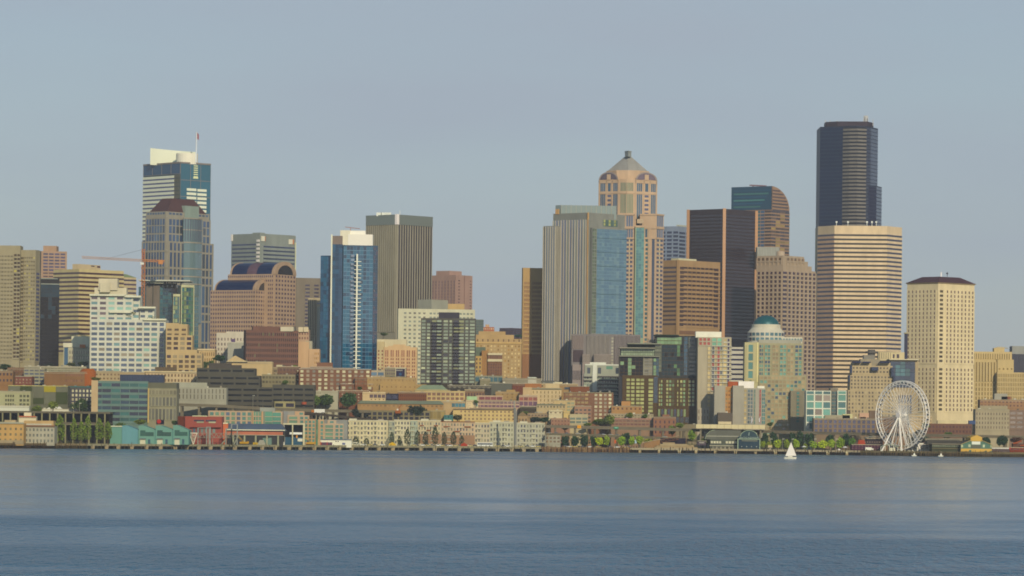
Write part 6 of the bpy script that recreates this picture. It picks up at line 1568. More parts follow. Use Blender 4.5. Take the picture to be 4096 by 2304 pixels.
# orange and green apartments
og_ = G('728E74', 1.8, .15, .15); og2 = G('5C8478', 1.9, .12, .25)
t = T('apartment_building', 'long apartment block in orange frames and green glass behind the blue roofed shed', 'apartment building', SD(980, 72), wall('BC9E7E'))
m_ = t.front(833, 1012, 1642, depth=14); m_.R.grid(8, 6, 18, 4, og2, .66, .72, .02, .98, rel=.5, pal=[og_, og2, G('5A6878')])
m2 = t.front(1010, 1090, 1645, D=t.D - 1, mat=wall('7C8A78'), depth=14); m2.R.grid(3, 4, 18, 4, og_, .84, .8, .0, .45, rel=.4, pal=[og_, G('5E8A70', 1.8)]); m2.R.rect('orange_pier', wall('C89C70'), .0, .06, 0, 80, .8); m2.R.rect('orange_pier', wall('C89C70'), .46, .54, 0, 80, .8); m2.R.grid(1, 2, 20, 4, G('5A8870', 1.8), .95, .9, .62, 1, rel=.2)
m3 = t.front(1088, 1130, 1646, D=t.D, mat=wall('BC9E7E'), depth=14); m3.R.grid(1, 4, 18, 4, G('5A8C78', 1.8), .9, .86, 0, .9, rel=.3)
t.front(1040, 1100, 1630, D=t.D + 4, name='roof_screen', mat=wall('98978A'), yb=1650, depth=6); t.done()
t = T('apartment_building', 'stepped grey and orange apartment block with green balconies beside the white frame pavilion', 'apartment building', SD(1190, 66), wall('9A9488'))
m_ = t.front(1128, 1190, 1644, depth=14); m_.R.rect('grey_wall', wall('8E8C88'), .0, .4, 0, 100, .3)
m2 = t.front(1150, 1236, 1660, D=t.D - 1, mat=wall('BEA080'), depth=14); m2.R.grid(1, 6, 15, 7, og_, .9, .72, .06, .48, rel=.6, wm=wall('BEA080')); m2.R.grid(2, 6, 15, 7, og2, .7, .72, .56, .98, rel=.5, wm=wall('BEA080'))
m3 = t.front(1180, 1216, 1645, D=t.D - .5, mat=wall('C8A07A'), depth=12); m3.R.win(og2, .5, .9, 5, 14, .2)
m4 = t.front(1218, 1262, 1676, D=t.D - 1.5, mat=wall('BE9870'), depth=12); m4.R.grid(3, 6, 15, 6, og2, .66, .7, rel=.5, wm=wall('BE9870')); t.done()
t = T('apartment_building', 'grey topped apartment block with tall green glass bays before the cream apartments', 'apartment building', SD(1320, 60), wall('BE9C74'))
m_ = t.front(1244, 1390, 1678, depth=14, mat=wall('8E8C84')); m1 = t.front(1244, 1274, 1680, D=t.D - 1, mat=wall('54886E'), depth=12); m1.R.grid(2, 3, 18, 4, G('5E8A70', 1.8), .9, .88, rel=.2, wm=wall('54806C'))
m2 = t.front(1272, 1296, 1678, D=t.D - 1.2, mat=wall('C49E74'), depth=12); m2.R.grid(1, 6, 15, 6, og2, .6, .75, .3, 1, rel=.4, wm=wall('C49E74'))
m3 = t.front(1296, 1374, 1694, D=t.D - 1.6, mat=wall('BEA284'), depth=12); m3.R.grid(1, 6, 15.5, 5, og_, .94, .75, .06, .48, rel=.6, wm=wall('BEA284')); m3.R.grid(2, 6, 15.5, 5, og2, .7, .72, .56, 1, rel=.5, wm=wall('BEA284'))
m4 = t.front(1310, 1345, 1680, D=t.D - 1.4, mat=wall('BEA284'), depth=10); m4.R.win(og2, .3, .7, 4, 12, .2); t.done()
# cream waterfront apartments, one building per front
AP = [(1383, 1552, 1681, 'D2C094', 12, 'cream six storey waterfront apartments with stacked balconies at their north end'),
      (1550, 1578, 1684, '9EA08C', 3, 'narrow grey green glazed stair front between two cream apartment blocks'),
      (1576, 1640, 1680, 'D0C29C', 5, 'pale cream apartment block with square windows beside the glazed stair front'),
      (1638, 1672, 1682, 'A4AC98', 4, 'grey white glazed bay apartment block between cream and pink fronts'),
      (1670, 1764, 1682, 'C8B48C', 8, 'cream waterfront apartment block with rust red roof terrace over its top floor'),
      (1762, 1900, 1686, 'C4A684', 11, 'pinkish tan waterfront apartments with rust red shed roofs and brick base'),
      (1898, 1960, 1692, 'C2B090', 5, 'beige apartment block stepping down between pinkish tan and light grey apartments'),
      (1958, 2056, 1688, 'B8B294', 8, 'light grey waterfront apartments with green bay left of the steel mast'),
      (2066, 2180, 1692, 'B4AE94', 9, 'grey waterfront apartments with cream top floor right of the steel mast')]
for i, (x0, x1, y, hx, c, lab) in enumerate(AP):
    D = SD((x0 + x1) / 2, 58 - (i % 3)); t = T('apartment_building', lab, 'apartment building', D, wall(hx), 'waterfront apartment fronts')
    m_ = t.front(x0, x1, y, depth=15); pal = [G('8A8670', 1.7), G('6E6C64', 1.7), G('A8A084', 1.7), G('5A5A60', 1.8)]
    m_.R.grid(c, 7, 19, 5, pal[0], .52, .55, .02, .98, rel=.35, pal=pal)
    for k in range(max(1, c // 4)):
        a = .2 + k * .7 / max(1, c // 4)
        for r in range(1, 5): m_.R.rect('balcony', wall('BDB294'), a, a + 14 / (x1 - x0), 3 + r * 19, 6 + r * 19, 1.3)
    m_.R.rect('cornice', wall('DDD0AC' if i != 5 else '8E5A40'), 0, 1, -1.5, 1.5, .6)
    if i in (4, 5):
        for k in range(3): m_.R.rect('shed_roof', wall('94583E'), .1 + k * .3, .28 + k * .3, 18 + (k % 2) * 19, 22 + (k % 2) * 19, 1.4)
        m_.R.rect('brick_base', wall('A07C60'), .05, 1, 54, 92, .45)
    if c > 6: t.front(x0 + 14, x0 + 44, y - 7, D=D + 3, yb=y + 2, name='roof_unit', mat=wall('CDC2A4'), depth=5); t.front(x1 - 40, x1 - 18, y - 5, D=D + 3, yb=y + 2, name='roof_unit', mat=wall('9C8E7C'), depth=5)
    t.done()
LB('small grey concrete booth building between the grey apartments and the elevated road', 'building', 2180, 2242, 1742, 22, 'A09A84', [(4, 6, 14, 2, gN)])

# ------------------------------------------------------------------ elevated roads
def road(label, pts, hx, thick=2.3, width=16, col_step=3, two=None, name='elevated_road'):
    """pts: (px, py of deck top, distance beyond the shore)"""
    P = []
    for x, y, d in pts: P.append(W(x, y, SD(min(4096, max(0, x)), d)))
    t = T(name, label, 'elevated road', P[0].y, wall(hx)); t.org = (P[0].x, P[0].y, 3)
    def slab(nm, mat, dz, th, off0=0, w=width):
        b = t.new(nm, mat)
        for i in range(len(P) - 1):
            a, c = P[i], P[i + 1]
            b.add([(a.x, a.y + off0, a.z + dz - th), (c.x, c.y + off0, c.z + dz - th), (c.x, c.y + off0, c.z + dz), (a.x, a.y + off0, a.z + dz),
                   (a.x, a.y + off0 + w, a.z + dz - th), (c.x, c.y + off0 + w, c.z + dz - th), (c.x, c.y + off0 + w, c.z + dz), (a.x, a.y + off0 + w, a.z + dz)],
                  [(0, 1, 2, 3), (5, 4, 7, 6), (3, 2, 6, 7), (1, 0, 4, 5)] + ([(4, 0, 3, 7)] if i == 0 else []) + ([(1, 5, 6, 2)] if i == len(P) - 2 else []))
    slab('deck', wall(hx), -.8, thick - .8); slab('parapet', wall(hx), 0, .9, -.25, .3); slab('parapet', wall(hx), 0, .9, width, .3)
    if two: slab('lower_deck', wall(hx), -two, 1.4); slab('parapet', wall(hx), -two + .9, .9, -.25, .3)
    for i in range(len(P) - 1):
        a, c = P[i], P[i + 1]; n = max(1, int((c - a).length / col_step))
        for k in range(n):
            q = a.lerp(c, (k + .5) / n); g = ground_z(q.x, q.y) - 1
            for yy in (1.0, width - 2.0):
                b = t.new('column', wall(hx)); b.box(q.x - .8, q.x + .8, q.y + yy, q.y + yy + 1.2, g, q.z - thick + .02)
    t.done(); return P
road('long grey two level elevated road running along the waterfront to the picture edge', [(2182, 1699, 47), (2420, 1705, 47), (2700, 1713, 46), (3000, 1719, 46), (3300, 1727, 46), (3600, 1733, 46), (3900, 1739, 46), (4150, 1744, 46)], '7A7060', 2.3, 15, 14, None)
LP_ = road('lower grey road deck with cars under the elevated road near the brick corner warehouse', [(2182, 1731, 44), (2420, 1738, 44), (2700, 1749, 43), (2800, 1760, 42)], '746C5A', 2.0, 14, 14)
road('sloping elevated road descending behind the orange and green apartments', [(690, 1612, 128), (900, 1619, 124), (1090, 1630, 118), (1240, 1636, 112), (1480, 1640, 108)], '7C7260', 2.2, 14, 13)
road('dark curved road ramp dropping behind the cream apartments', [(1215, 1646, 100), (1340, 1659, 98), (1480, 1674, 96), (1640, 1684, 94)], '544E48', 1.8, 10, 13)
t = T('retaining_wall', 'old concrete retaining structure of dark arcades below the market roofs', 'retaining wall', SD(1500, 118), wall('84795C')); m_ = t.front(1425, 1720, 1640, depth=12); m_.R.grid(14, 8, 17, 2, G('38343E'), .7, .7, rel=.8); t.done()
t = T('market_building', 'long market hall with sage green roof and ochre wall above the retaining arcades', 'market building', SD(1600, 128), wall('AC865A')); m_ = t.front(1430, 1772, 1614, depth=16); m_.R.grid(20, 4, 12, 1, G('8E7254', 1.5), .5, .6, rel=.2)
b = t.new('roof', wall('868C72')); p, q = W(1428, 1614, t.D), W(1776, 1614, t.D); b.frustum([(p.x, p.y - 1), (q.x, p.y - 1), (q.x, p.y + 17), (p.x, p.y + 17)], p.z, [(p.x + 3, p.y + 7), (q.x - 3, p.y + 7), (q.x - 3, p.y + 9), (p.x + 3, p.y + 9)], p.z + 2.8); t.done()
LB('beige concrete wall with tall shadow panels right of the round dark tree', 'retaining wall', 1716, 1780, 1640, 112, 'A89468', [(4, 4, 34, 1, G('988458', 1.4), .9, .9)])
LB('small teal framed playground shelter beside the yellow cream hotel', 'shelter', 1776, 1812, 1660, 100, '4C8078', [(3, 3, 12, 1, G('3C5C64'), .7, .7)])
t = T('walkway', 'long cream covered walkway slab above the elevated road', 'walkway', SD(2920, 34), wall('D8C494', var=.06)); t.org = tuple(W(2784, 1740, t.D))
bx(t, 'wall', t.wm, 2784, 3060, 1697, 1716, 0, 8); bx(t, 'edge', wall('A08C6C'), 2784, 3060, 1716, 1718.5, .3, 8)
for k in range(9): bx(t, 'seam', wall('B8A67C'), 2812 + k * 28, 2813.5 + k * 28, 1698, 1715, -.06, .1)
for k in range(6): bx(t, 'column', wall('8C806A'), 2800 + k * 48, 2806 + k * 48, 1718, 1790, 2, 3.2)
bx(t, 'roof_unit', wall('CDB890'), 2874, 2926, 1686, 1697, 3, 7); t.done()

# ------------------------------------------------------------------ aquarium
t = T('aquarium', 'dark teal aquarium front with arched gable and pale outline on its pier', 'aquarium', SD(2995, 4), wall('46524E')); D = t.D; t.org = (XP(2950, 1804, D), D, DECK)
m_ = t.front(2951, 3040, 1756, yb=1805, depth=20, mat=wall('3A4C58'))
F_ = m_.R; wl = wall('A8B894')
for a in ((-.01, .025, -1, 49), (.98, 1.01, -1, 49)): F_.rect('outline', wl, a[0], a[1], a[2], a[3], .35)
F_.rect('outline', wl, 0, 1, -1.5, 1, .3); F_.rect('sign_panel', wall('74766A'), .18, .88, 4, 9, .25); F_.rect('base', wall('9C8E74'), 0, 1, 44, 49, .5)
for k in range(4): F_.rect('lamp', wall('E8E4D0'), .17 + .22 * k, .2 + .22 * k, 29, 31, .6)
n = 20; v = []; c = XP(2996, 1740, D); zb_ = F_.z1; 
prof = [(-8.0, zb_), (-8.0, zb_ + 2.0)] + [(-6.5 * math.cos(math.pi * k / n), zb_ + 2.0 + 4.7 * math.sin(math.pi * k / n)) for k in range(n + 1)] + [(8.0, zb_ + 2.0), (8.0, zb_)]
def extrude(b, prof, cx, y0, y1):
    m = len(prof); v = [(cx + x, y0, z) for x, z in prof] + [(cx + x, y1, z) for x, z in prof]
    b.add(v, [tuple(range(m)), tuple(range(m, 2 * m))[::-1]] + [(k, m + k, m + (k + 1) % m, (k + 1) % m) for k in range(m)])
b = t.new('arched_gable', wall('40525A')); extrude(b, prof, c, D + .1, D + 6)
rim = [(-6.7 * math.cos(math.pi * k / n), zb_ + 2.0 + 4.95 * math.sin(math.pi * k / n)) for k in range(n + 1)] + [(-6.4 * math.cos(math.pi * k / n), zb_ + 2.0 + 4.6 * math.sin(math.pi * k / n)) for k in range(n, -1, -1)]
b = t.new('arch_trim', wl); extrude(b, rim, c, D - .1, D + .3)
b = t.new('emblem', wall('7C8C84'))
em = [(.55 * math.sin(a) * (1 + .35 * math.sin(2 * a)), zb_ + 4.0 + 1.5 * math.cos(a)) for a in [2 * math.pi * k / 16 for k in range(16)]]
extrude(b, em, c, D - .12, D + .12)
t.done()
fc = bpy.data.curves.new('lettering', 'FONT'); fc.body = 'SEATTLE AQUARIUM'; fc.size = 1.55; fc.align_x = 'CENTER'; fc.extrude = .06; fc.space_character = 1.05
fo = bpy.data.objects.new('lettering_curve', fc); COL.objects.link(fo); bpy.context.view_layer.update()
lme = bpy.data.meshes.new_from_object(fo.evaluated_get(bpy.context.evaluated_depsgraph_get())); bpy.data.objects.remove(fo)
lme.materials.clear(); lme.materials.append(wall('B0BCA8')); lo_ = bpy.data.objects.new('lettering', lme); COL.objects.link(lo_); lo_.parent = t.e
lo_.location = (c - t.org[0], D - .06 - t.org[1], zb_ + .55 - t.org[2]); lo_.rotation_euler = (math.radians(90), 0, 0)
t = T('aquarium_shed', 'long low aquarium hall with curved grey roof behind the arched teal front', 'aquarium hall', SD(2890, 12), wall('5C6058')); D = t.D
m_ = t.front(2840, 2950, 1757, depth=14); m_.R.grid(4, 7, 13, 1, G('C4BC9C', 1.6, .2, .2), .8, .7, .02, .42, rel=.3, wm=wall('5A5C58')); m_.R.grid(4, 7, 13, 1, G('C4BC9C', 1.6, .2, .2), .8, .7, .56, 1, rel=.3, wm=wall('5A5C58')); m_.R.rect('deck_rail', wall('B4AC90'), -.02, 1, 24, 27, 1.5); m_.R.grid(6, 29, 14, 1, G('5A584E'), .7, .9, .1, 1, rel=.5, wm=wall('9C9480'))
b = t.new('roof', wall('6A6A60')); p0_, p1_ = XP(2822, 1745, D), XP(2966, 1745, D); pr_ = [(0, m_.z1), (.8, m_.z1 + 3.5), (3.6, m_.z1 + 6.2), (7, m_.z1 + 7.2), (p1_ - p0_, m_.z1 + 7.2), (p1_ - p0_, m_.z1)]
extrude(b, pr_, p0_, D + 5, D + 22); b = t.new('roof_edge', wall('A8B48C')); b.bar((p0_, D + 4.9, m_.z1), (p0_ + 1, D + 4.9, m_.z1 + 3.6), .18); b.bar((p0_ + 1, D + 4.9, m_.z1 + 3.6), (p0_ + 3.8, D + 4.9, m_.z1 + 6.4), .18); b.bar((p0_ + 3.8, D + 4.9, m_.z1 + 6.4), (p0_ + 7.2, D + 4.9, m_.z1 + 7.3), .18)
b = t.new('gutter', wall('B8B49C')); b.box(p0_ + 1, p1_, D + 4.6, D + 5, m_.z1 + 2.2, m_.z1 + 2.7); t.done()

# waterfront park: sloped timber roof and stepped stone terraces
t = T('pavilion', 'brown timber park shelter with long rising roof left of the stepped terraces', 'pavilion', SD(2640, 12), wall('84684C')); D = t.D; t.org = (XP(2570, 1790, D), D, DECK)
z = lambda y: W(2600, y, D).z
a0, a1, a2, a3 = (XP(x, 1780, D) for x in (2566, 2640, 2642, 2716))
b = t.new('gable_wall', wall('9A7450')); b.add([(a0 + 2, D, DECK), (a1, D, DECK), (a1, D, z(1757)), (a0 + 2, D, z(1773)), (a0 + 2, D + 8, DECK), (a1, D + 8, DECK), (a1, D + 8, z(1757)), (a0 + 2, D + 8, z(1773))], [(0, 1, 2, 3), (5, 4, 7, 6), (3, 2, 6, 7), (1, 5, 6, 2), (4, 0, 3, 7)])
b = t.new('roof', wall('A8947A')); b.bar((a0, D - .3, z(1772)), (a1 + .3, D - .3, z(1756)), .3); b.bar((a2 - 3, D + 1, z(1762)), (a3, D + 1, z(1742)), .3)
b = t.new('truss', wall('7A5440')); lattice(b, (a2, D + 2, z(1764)), (a3, D + 2, z(1750)), 1.2, .2, 10); b = t.new('dark_bay', wall('3A3A48')); b.box(a2, XP(2750, 1780, D), D + 6, D + 7, DECK, z(1752)); t.done()
t = T('terrace', 'stepped sandstone terraces of the waterfront park beside the timber shelter', 'terrace', SD(2700, 8), wall('A48C6A')); D = t.D; t.org = (XP(2615, 1800, D), D, DECK)
for k, (x0, x1, y) in enumerate(((2618, 2790, 1788), (2626, 2772, 1782), (2640, 2750, 1776), (2652, 2700, 1770), (2706, 2790, 1779))):
    b = t.new('step', wall(('A8906E', 'A08866', 'AC9672', 'A68E6C', 'B09A74')[k])); b.box(XP(x0, 1790, D), XP(x1, 1790, D), D + k * 1.2, D + 10, DECK - .01, W(2700, y, D).z)
b = t.new('planting', leaf('4A5030'))
for k in range(120):
    a = Vector((XP(random.uniform(2722, 2790), 1785, D), D + 5 + random.uniform(-1, 1), W(2700, 1779, D).z + random.uniform(-.3, 1.0))); v = [a + Vector((random.uniform(-.5, .5), random.uniform(-.5, .5), random.uniform(-.4, .4))) for _ in range(3)]; b.add(v, [(0, 1, 2)])
t.done()
crate_specs = [('kiosk', 'small dark kiosk with white sign under the timber park trees', 'kiosk', 2790, 2824, 1764, '5C5058'), ('ticket_booth', 'pale stone ticket booth at the corner of the aquarium pier', 'booth', 3072, 3088, 1790, 'C8B080')]
for nm, lab, cat, x0, x1, y, hx in crate_specs:
    t, m_ = crate(nm, lab, cat, x0, x1, y, hx, 6, 4); m_.R.win(G('9C9488', 1.6), .2, .8, 4, 9); m_.R.rect('roof', wall('B0A488'), -.05, 1.05, -1.5, 0.5, .5); t.done()

# ------------------------------------------------------------------ ferris wheel
WD = SD(3609, 14)
t = T('ferris_wheel', 'great white ferris wheel with glass gondolas on its slanting legs at the pier end', 'ferris wheel', WD, wall('EDE4CC', var=.04))
wc = W(3610, 1661, WD); R = 137 * t.m; t.org = (wc.x, wc.y, DECK)
pd = Vector((.66, -.751, 0)); nd = Vector((-.751, -.66, 0)); up_ = Vector((0, 0, 1)); wm = wall('F0E8D2', var=.04); NG = 42
def rp(a, r, off): return wc + pd * (r * math.cos(a)) + up_ * (r * math.sin(a)) + nd * off
for off in (1.8, -1.8):
    b = t.new('rim', wm)
    for r_, th in ((R, .42), (R - 2.4, .3)):
        for k in range(84): b.bar(rp(2 * math.pi * k / 84, r_, off), rp(2 * math.pi * (k + 1) / 84, r_, off), th)
    for k in range(84): b.bar(rp(2 * math.pi * k / 84, R, off), rp(2 * math.pi * (k + (1 if k % 2 else -1)) / 84, R - 2.4, off), .13)
for k in range(42):
    b = t.new('spoke', wm); a = 2 * math.pi * k / 42
    for off, ho in ((1.8, 3.4), (-1.8, -3.4)): b.bar(wc + nd * ho, rp(a, R - 2.4, off), .15)
    b.bar(rp(a, R - 1.2, 1.8), rp(a, R - 1.2, -1.8), .12)
hb_ = b = t.new('hub', wm); b.bar(wc + nd * 4.4, wc - nd * 4.4, 1.5, 14)
b = t.sub('hub_cap', wall('F4ECD4'), hb_); b.bar(wc + nd * 4.3, wc + nd * 5.2, 2.1, 14)
for k in range(NG):
    a = 2 * math.pi * (k + .5) / NG; p = rp(a, R - .6, 0); b = t.new('gondola', G('4C5058', 1.9, .1, .2)); 
    q = [p + pd * sx + nd * sy for sx, sy in ((-.75, -.9), (.75, -.9), (.75, .9), (-.75, .9))]; b.prism([(x.x, x.y) for x in q], p.z - 1.9, p.z - .5)
    b = t.sub('gondola_roof', wm, b); b.prism([(x.x, x.y) for x in q], p.z - .48, p.z - .2)
FH, RH = wc + nd * 4.0, wc - nd * 4.0
for (x, hub, off, th) in ((3527, FH, -6, .62), (3560, FH, 6, .5), (3578, FH, 10, .35), (3607, FH, -10, .62), (3636, FH, -4, .62), (3650, RH, 6, .5), (3684, RH, -3, .62), (3586, RH, 12, .35)):
    b = t.new('leg', wm); b.bar(hub + Vector((0, 0, -.5)), (XP(x, 1806, WD + off), WD + off, DECK), th, 8)
    b = t.sub('foot', wall('C8C0AC'), b); xx = XP(x, 1806, WD + off); b.box(xx - 1.1, xx + 1.1, WD + off - 1.1, WD + off + 1.1, DECK - .1, DECK + .5)
t.done()
t = T('boarding_pavilion', 'low pavilion with curved pale green roof under the ferris wheel', 'pavilion', SD(3570, 4), wall('C8C4A0')); D = t.D; t.org = (XP(3524, 1806, D), D, DECK)
n = 12; x0_, x1_ = XP(3524, 1790, D), XP(3592, 1790, D); ww = x1_ - x0_; zt_ = W(3560, 1782, D).z
out = [(ww * k / n, zt_ - .9 + 1.9 * math.sin(math.pi * k / n)) for k in range(n + 1)]; inn_ = [(x, z_ - .5) for x, z_ in out[::-1]]
b = t.new('roof', wall('98A088')); extrude(b, out + inn_, x0_, D, D + 9)
for k in range(5): b = t.new('column', wall('E4DCC0')); c = x0_ + ww * k / 4; b.box(c - .2, c + .2, D + .4, D + .8, DECK, zt_ - .9 if k in (0, 4) else zt_ + .3)
b = t.new('booth', wall('E0D6B8')); b.box(x0_ + ww * .55, x0_ + ww * .85, D + 2, D + 4, DECK, DECK + 2.6); b = t.new('roof', wall('7C8874')); b.box(x1_, XP(3640, 1790, D), D + 2, D + 9, zt_ - .6, zt_ - .2)
for k in range(3): b = t.new('column', wall('E4DCC0')); c = x1_ + 2 + k * 3.6; b.box(c - .2, c + .2, D + 2.4, D + 2.8, DECK, zt_ - .6)
t.done()

# ------------------------------------------------------------------ pier halls at the south end
t = T('pier_hall', 'yellow and green gabled pier hall with raised yellow cupola', 'pier hall', SD(3905, 5), wall('5F7E6C', var=.06)); D = t.D; t.org = (XP(3842, 1810, D), D, DECK)
z = lambda y: W(3905, y, D).z; cx = XP(3905, 1790, D); m = t.m; yl = wall('D8A850', var=.06)
b = t.new('gable_wall', t.wm); extrude(b, [(-62 * m, DECK + .2), (62 * m, DECK + .2), (62 * m, z(1779)), (23 * m, z(1763)), (-23 * m, z(1763)), (-62 * m, z(1779))], cx, D, D + 34)
b = t.new('roof', wall('5A5650')); 
for s in (-1, 1): b.add([(cx + s * 65 * m, D - .5, z(1781)), (cx + s * 20 * m, D - .5, z(1762)), (cx + s * 20 * m, D + 34, z(1762)), (cx + s * 65 * m, D + 34, z(1781)), (cx + s * 65 * m, D - .5, z(1779)), (cx + s * 20 * m, D - .5, z(1760)), (cx + s * 20 * m, D + 34, z(1760)), (cx + s * 65 * m, D + 34, z(1779))], [(0, 1, 2, 3), (4, 5, 6, 7), (0, 1, 5, 4), (1, 2, 6, 5), (2, 3, 7, 6), (3, 0, 4, 7)])
b = t.new('rake_board', wall('C8B070')); b.bar((cx - 64 * m, D - .6, z(1779)), (cx - 22 * m, D - .6, z(1761)), .22); b.bar((cx + 64 * m, D - .6, z(1779)), (cx + 22 * m, D - .6, z(1761)), .22)
b = t.new('cupola', yl); extrude(b, [(-23 * m, z(1765)), (23 * m, z(1765)), (23 * m, z(1749)), (2 * m, z(1740)), (-23 * m, z(1750))], cx, D - .3, D + 30)
b = t.new('yellow_band', yl); extrude(b, [(-62 * m, z(1806)), (-30 * m, z(1806)), (-28 * m, z(1800)), (-20 * m, z(1800)), (-18 * m, z(1812)), (-8 * m, z(1808)), (30 * m, z(1806)), (40 * m, z(1801)), (44 * m, z(1808)), (62 * m, z(1802)), (62 * m, z(1795)), (-62 * m, z(1795))], cx, D - .5, D - .02)
for nm, mt, x0, x1, y0, y1 in (('sign_board', wall('E4E2CC', var=.03), -18, 16, 1766, 1778), ('dark_window', G('54584C'), -20, 18, 1780, 1793), ('window', G('B8BE9A', 1.7), -32, -23, 1778, 1789), ('window', G('B8BE9A', 1.7), 26, 34, 1778, 1789), ('window', G('A8AC84', 1.7), -61, -53, 1780, 1790), ('window', G('A8AC84', 1.7), 56, 62, 1780, 1790)):
    b = t.new(nm, mt); b.box(cx + x0 * m, cx + x1 * m, D - .22, D - .01, z(y1), z(y0))
b = t.new('ground_floor', wall('54443A')); b.box(cx - 60 * m, cx + 60 * m, D - .005, D + 1, DECK, z(1806)); t.done()
t = PB('long low pier shed with dark roof and row of small panes beside yellow cupola hall', 'pier shed', 3728, 3844, 1776, 9, '4E5446', [(16, 5, 8, 1, G('8C907A', 1.7), .6, .6)], fin=False, depth=20)
b = t.new('roof', wall('5E584E')); p, q = W(3706, 1777, t.D), W(3846, 1777, t.D); b.frustum([(p.x, p.y - 1), (q.x, p.y - 1), (q.x, p.y + 24), (p.x, p.y + 24)], p.z, [(p.x + 2, p.y + 12), (q.x, p.y + 12), (q.x, p.y + 13), (p.x + 2, p.y + 13)], p.z + 3.4)
t.F.rect('deck_level', wall('7C7256'), 0, 1, 16, 19, 1); t.done()
t = PB('dark hall with white roof lights behind the long low pier shed', 'pier shed', 3700, 3850, 1753, 34, '5A5248', fin=False, depth=10); t.F.rect('roof_lights', wall('A8A088'), 0, 1, 4, 7, .4); t.done()
t = PB('dark maroon restaurant sheds with red roof beside the ferris wheel boarding pavilion', 'restaurant', 3406, 3530, 1778, 8, '54384A', [(10, 4, 9, 2, G('8A7468'), .3, .4)], fin=False, depth=12)
b = t.new('red_roof', wall('A84838')); p, q = W(3430, 1776, t.D), W(3458, 1760, t.D); b.frustum([(p.x, t.D), (q.x + 1, t.D), (q.x + 1, t.D + 5), (p.x, t.D + 5)], t.M.z1 - .1, [(p.x + 1, t.D + 2), (q.x, t.D + 2), (q.x, t.D + 3), (p.x + 1, t.D + 3)], q.z)
m_ = t.front(3456, 3532, 1762, D=t.D + 5, mat=wall('4C4448'), name='upper_hall', depth=10); m_.R.grid(8, 4, 8, 1, G('9C8C7C'), .3, .5, rel=.2, wm=wall('4C4448')); t.done()
t = PB('dark hall with light curved roof behind the maroon restaurant sheds', 'pier hall', 3466, 3530, 1754, 26, '3E3C44', fin=False, depth=12)
n = 10; x0_, x1_ = XP(3462, 1750, t.D), XP(3534, 1750, t.D); ww = x1_ - x0_; b = t.new('curved_roof', wall('8E8C7E')); o_ = [(ww * k / n, t.M.z1 + 1.8 * math.sin(math.pi * (.15 + .75 * k / n))) for k in range(n + 1)]; extrude(b, o_ + [(x, z_ - .6) for x, z_ in o_[::-1]], x0_, t.D - 1, t.D + 13); t.done()
LB('red walled souvenir stand at the picture edge of the timber pier', 'stand', 4040, 4140, 1790, 8, '8A4438', [(8, 5, 9, 1, gD)], depth=8)
t = LB('low brown seafood bar with bright orange sloping awnings at the picture edge', 'restaurant', 4052, 4150, 1774, 14, '6A5048', fin=False, depth=8)
for x0, x1, y in ((4052, 4072, 1768), (4072, 4086, 1762), (4080, 4120, 1776)): b = t.new('awning', wall('C0603A')); p, q = W(x0, y + 8, t.D), W(x1, y - 2, t.D); b.add([(p.x, t.D - 1.5, p.z), (q.x, t.D - 1.5, p.z + .8), (q.x, t.D + 1, q.z), (p.x, t.D + 1, q.z - 1)], [(0, 1, 2, 3)]); b.add([(p.x, t.D - 1.5, p.z - .2), (q.x, t.D - 1.5, p.z + .6), (q.x, t.D + 1, q.z - .2), (p.x, t.D + 1, q.z - 1.2)], [(3, 2, 1, 0)])
t.done()
t = PB('white flat canopy with lamps between the yellow cupola hall and the red stand', 'canopy', 3968, 4040, 1789, 6, 'D8D0C0', fin=False, depth=6, var=.05); t.F.win(G('4A3A3C'), 0, 1, 6, 22, .1); t.F.rect('red_end', wall('A83C3C'), .96, 1.04, 0, 9, .5); t.done()
t = T('tent', 'white peaked market tent on the promenade left of the maroon restaurant sheds', 'tent', SD(3356, 6), wall('E8E0CC', var=.03)); m_ = t.front(3343, 3369, 1803, yb=1812, depth=4); b = t.new('roof', wall('F0E8D6', var=.03)); b.frustum(m_.pts, m_.z1, inset(m_.pts, .1), m_.z1 + 1.6); t.done()
t = T('van', 'white box van parked before the maroon restaurant sheds', 'van', SD(3475, 4), wall('E8E0CC', var=.03)); D = t.D; c = XP(3475, 1810, D); t.org = (c, D, DECK)
b = t.new('body', wall('E8E0CC', var=.03)); b.box(c - 2.6, c + 2.2, D, D + 2, DECK + .5, DECK + 2.7); b = t.new('cab', wall('DDD6C4')); b.box(c + 2.2, c + 3.6, D + .05, D + 1.95, DECK + .5, DECK + 2.0)
for sx in (-1.6, 2.6): b = t.new('wheel', wall('2C2A28')); b.bar((c + sx, D - .05, DECK + .45), (c + sx, D + 2.05, DECK + .45), .45, 10)
t.done()

# ------------------------------------------------------------------ boats
def poly3(b, a, c, d, th=.12):
    n_ = (Vector(c) - Vector(a)).cross(Vector(d) - Vector(a)).normalized() * th
    v = [Vector(a) + n_, Vector(c) + n_, Vector(d) + n_, Vector(a) - n_, Vector(c) - n_, Vector(d) - n_]; b.add(v, [(0, 1, 2), (5, 4, 3), (0, 3, 4, 1), (1, 4, 5, 2), (2, 5, 3, 0)])
u_, v_ = unroll(3160, 1836); BD = EYE * F_PX / v_
t = T('sailboat', 'white sailing boat with full white sails crossing the bay', 'sailboat', BD, wall('EDE4D0', var=.03)); m = t.m; c = W(3160, 1836, BD); cx = c.x; t.org = (cx, BD, 0)
b = t.new('hull', wall('E8DEC6', var=.04)); xs = [-25, -22, -12, 0, 12, 22, 26]; hw_ = [.2, .9, 1.5, 1.7, 1.5, 1.0, .6]; rings = []
v = []
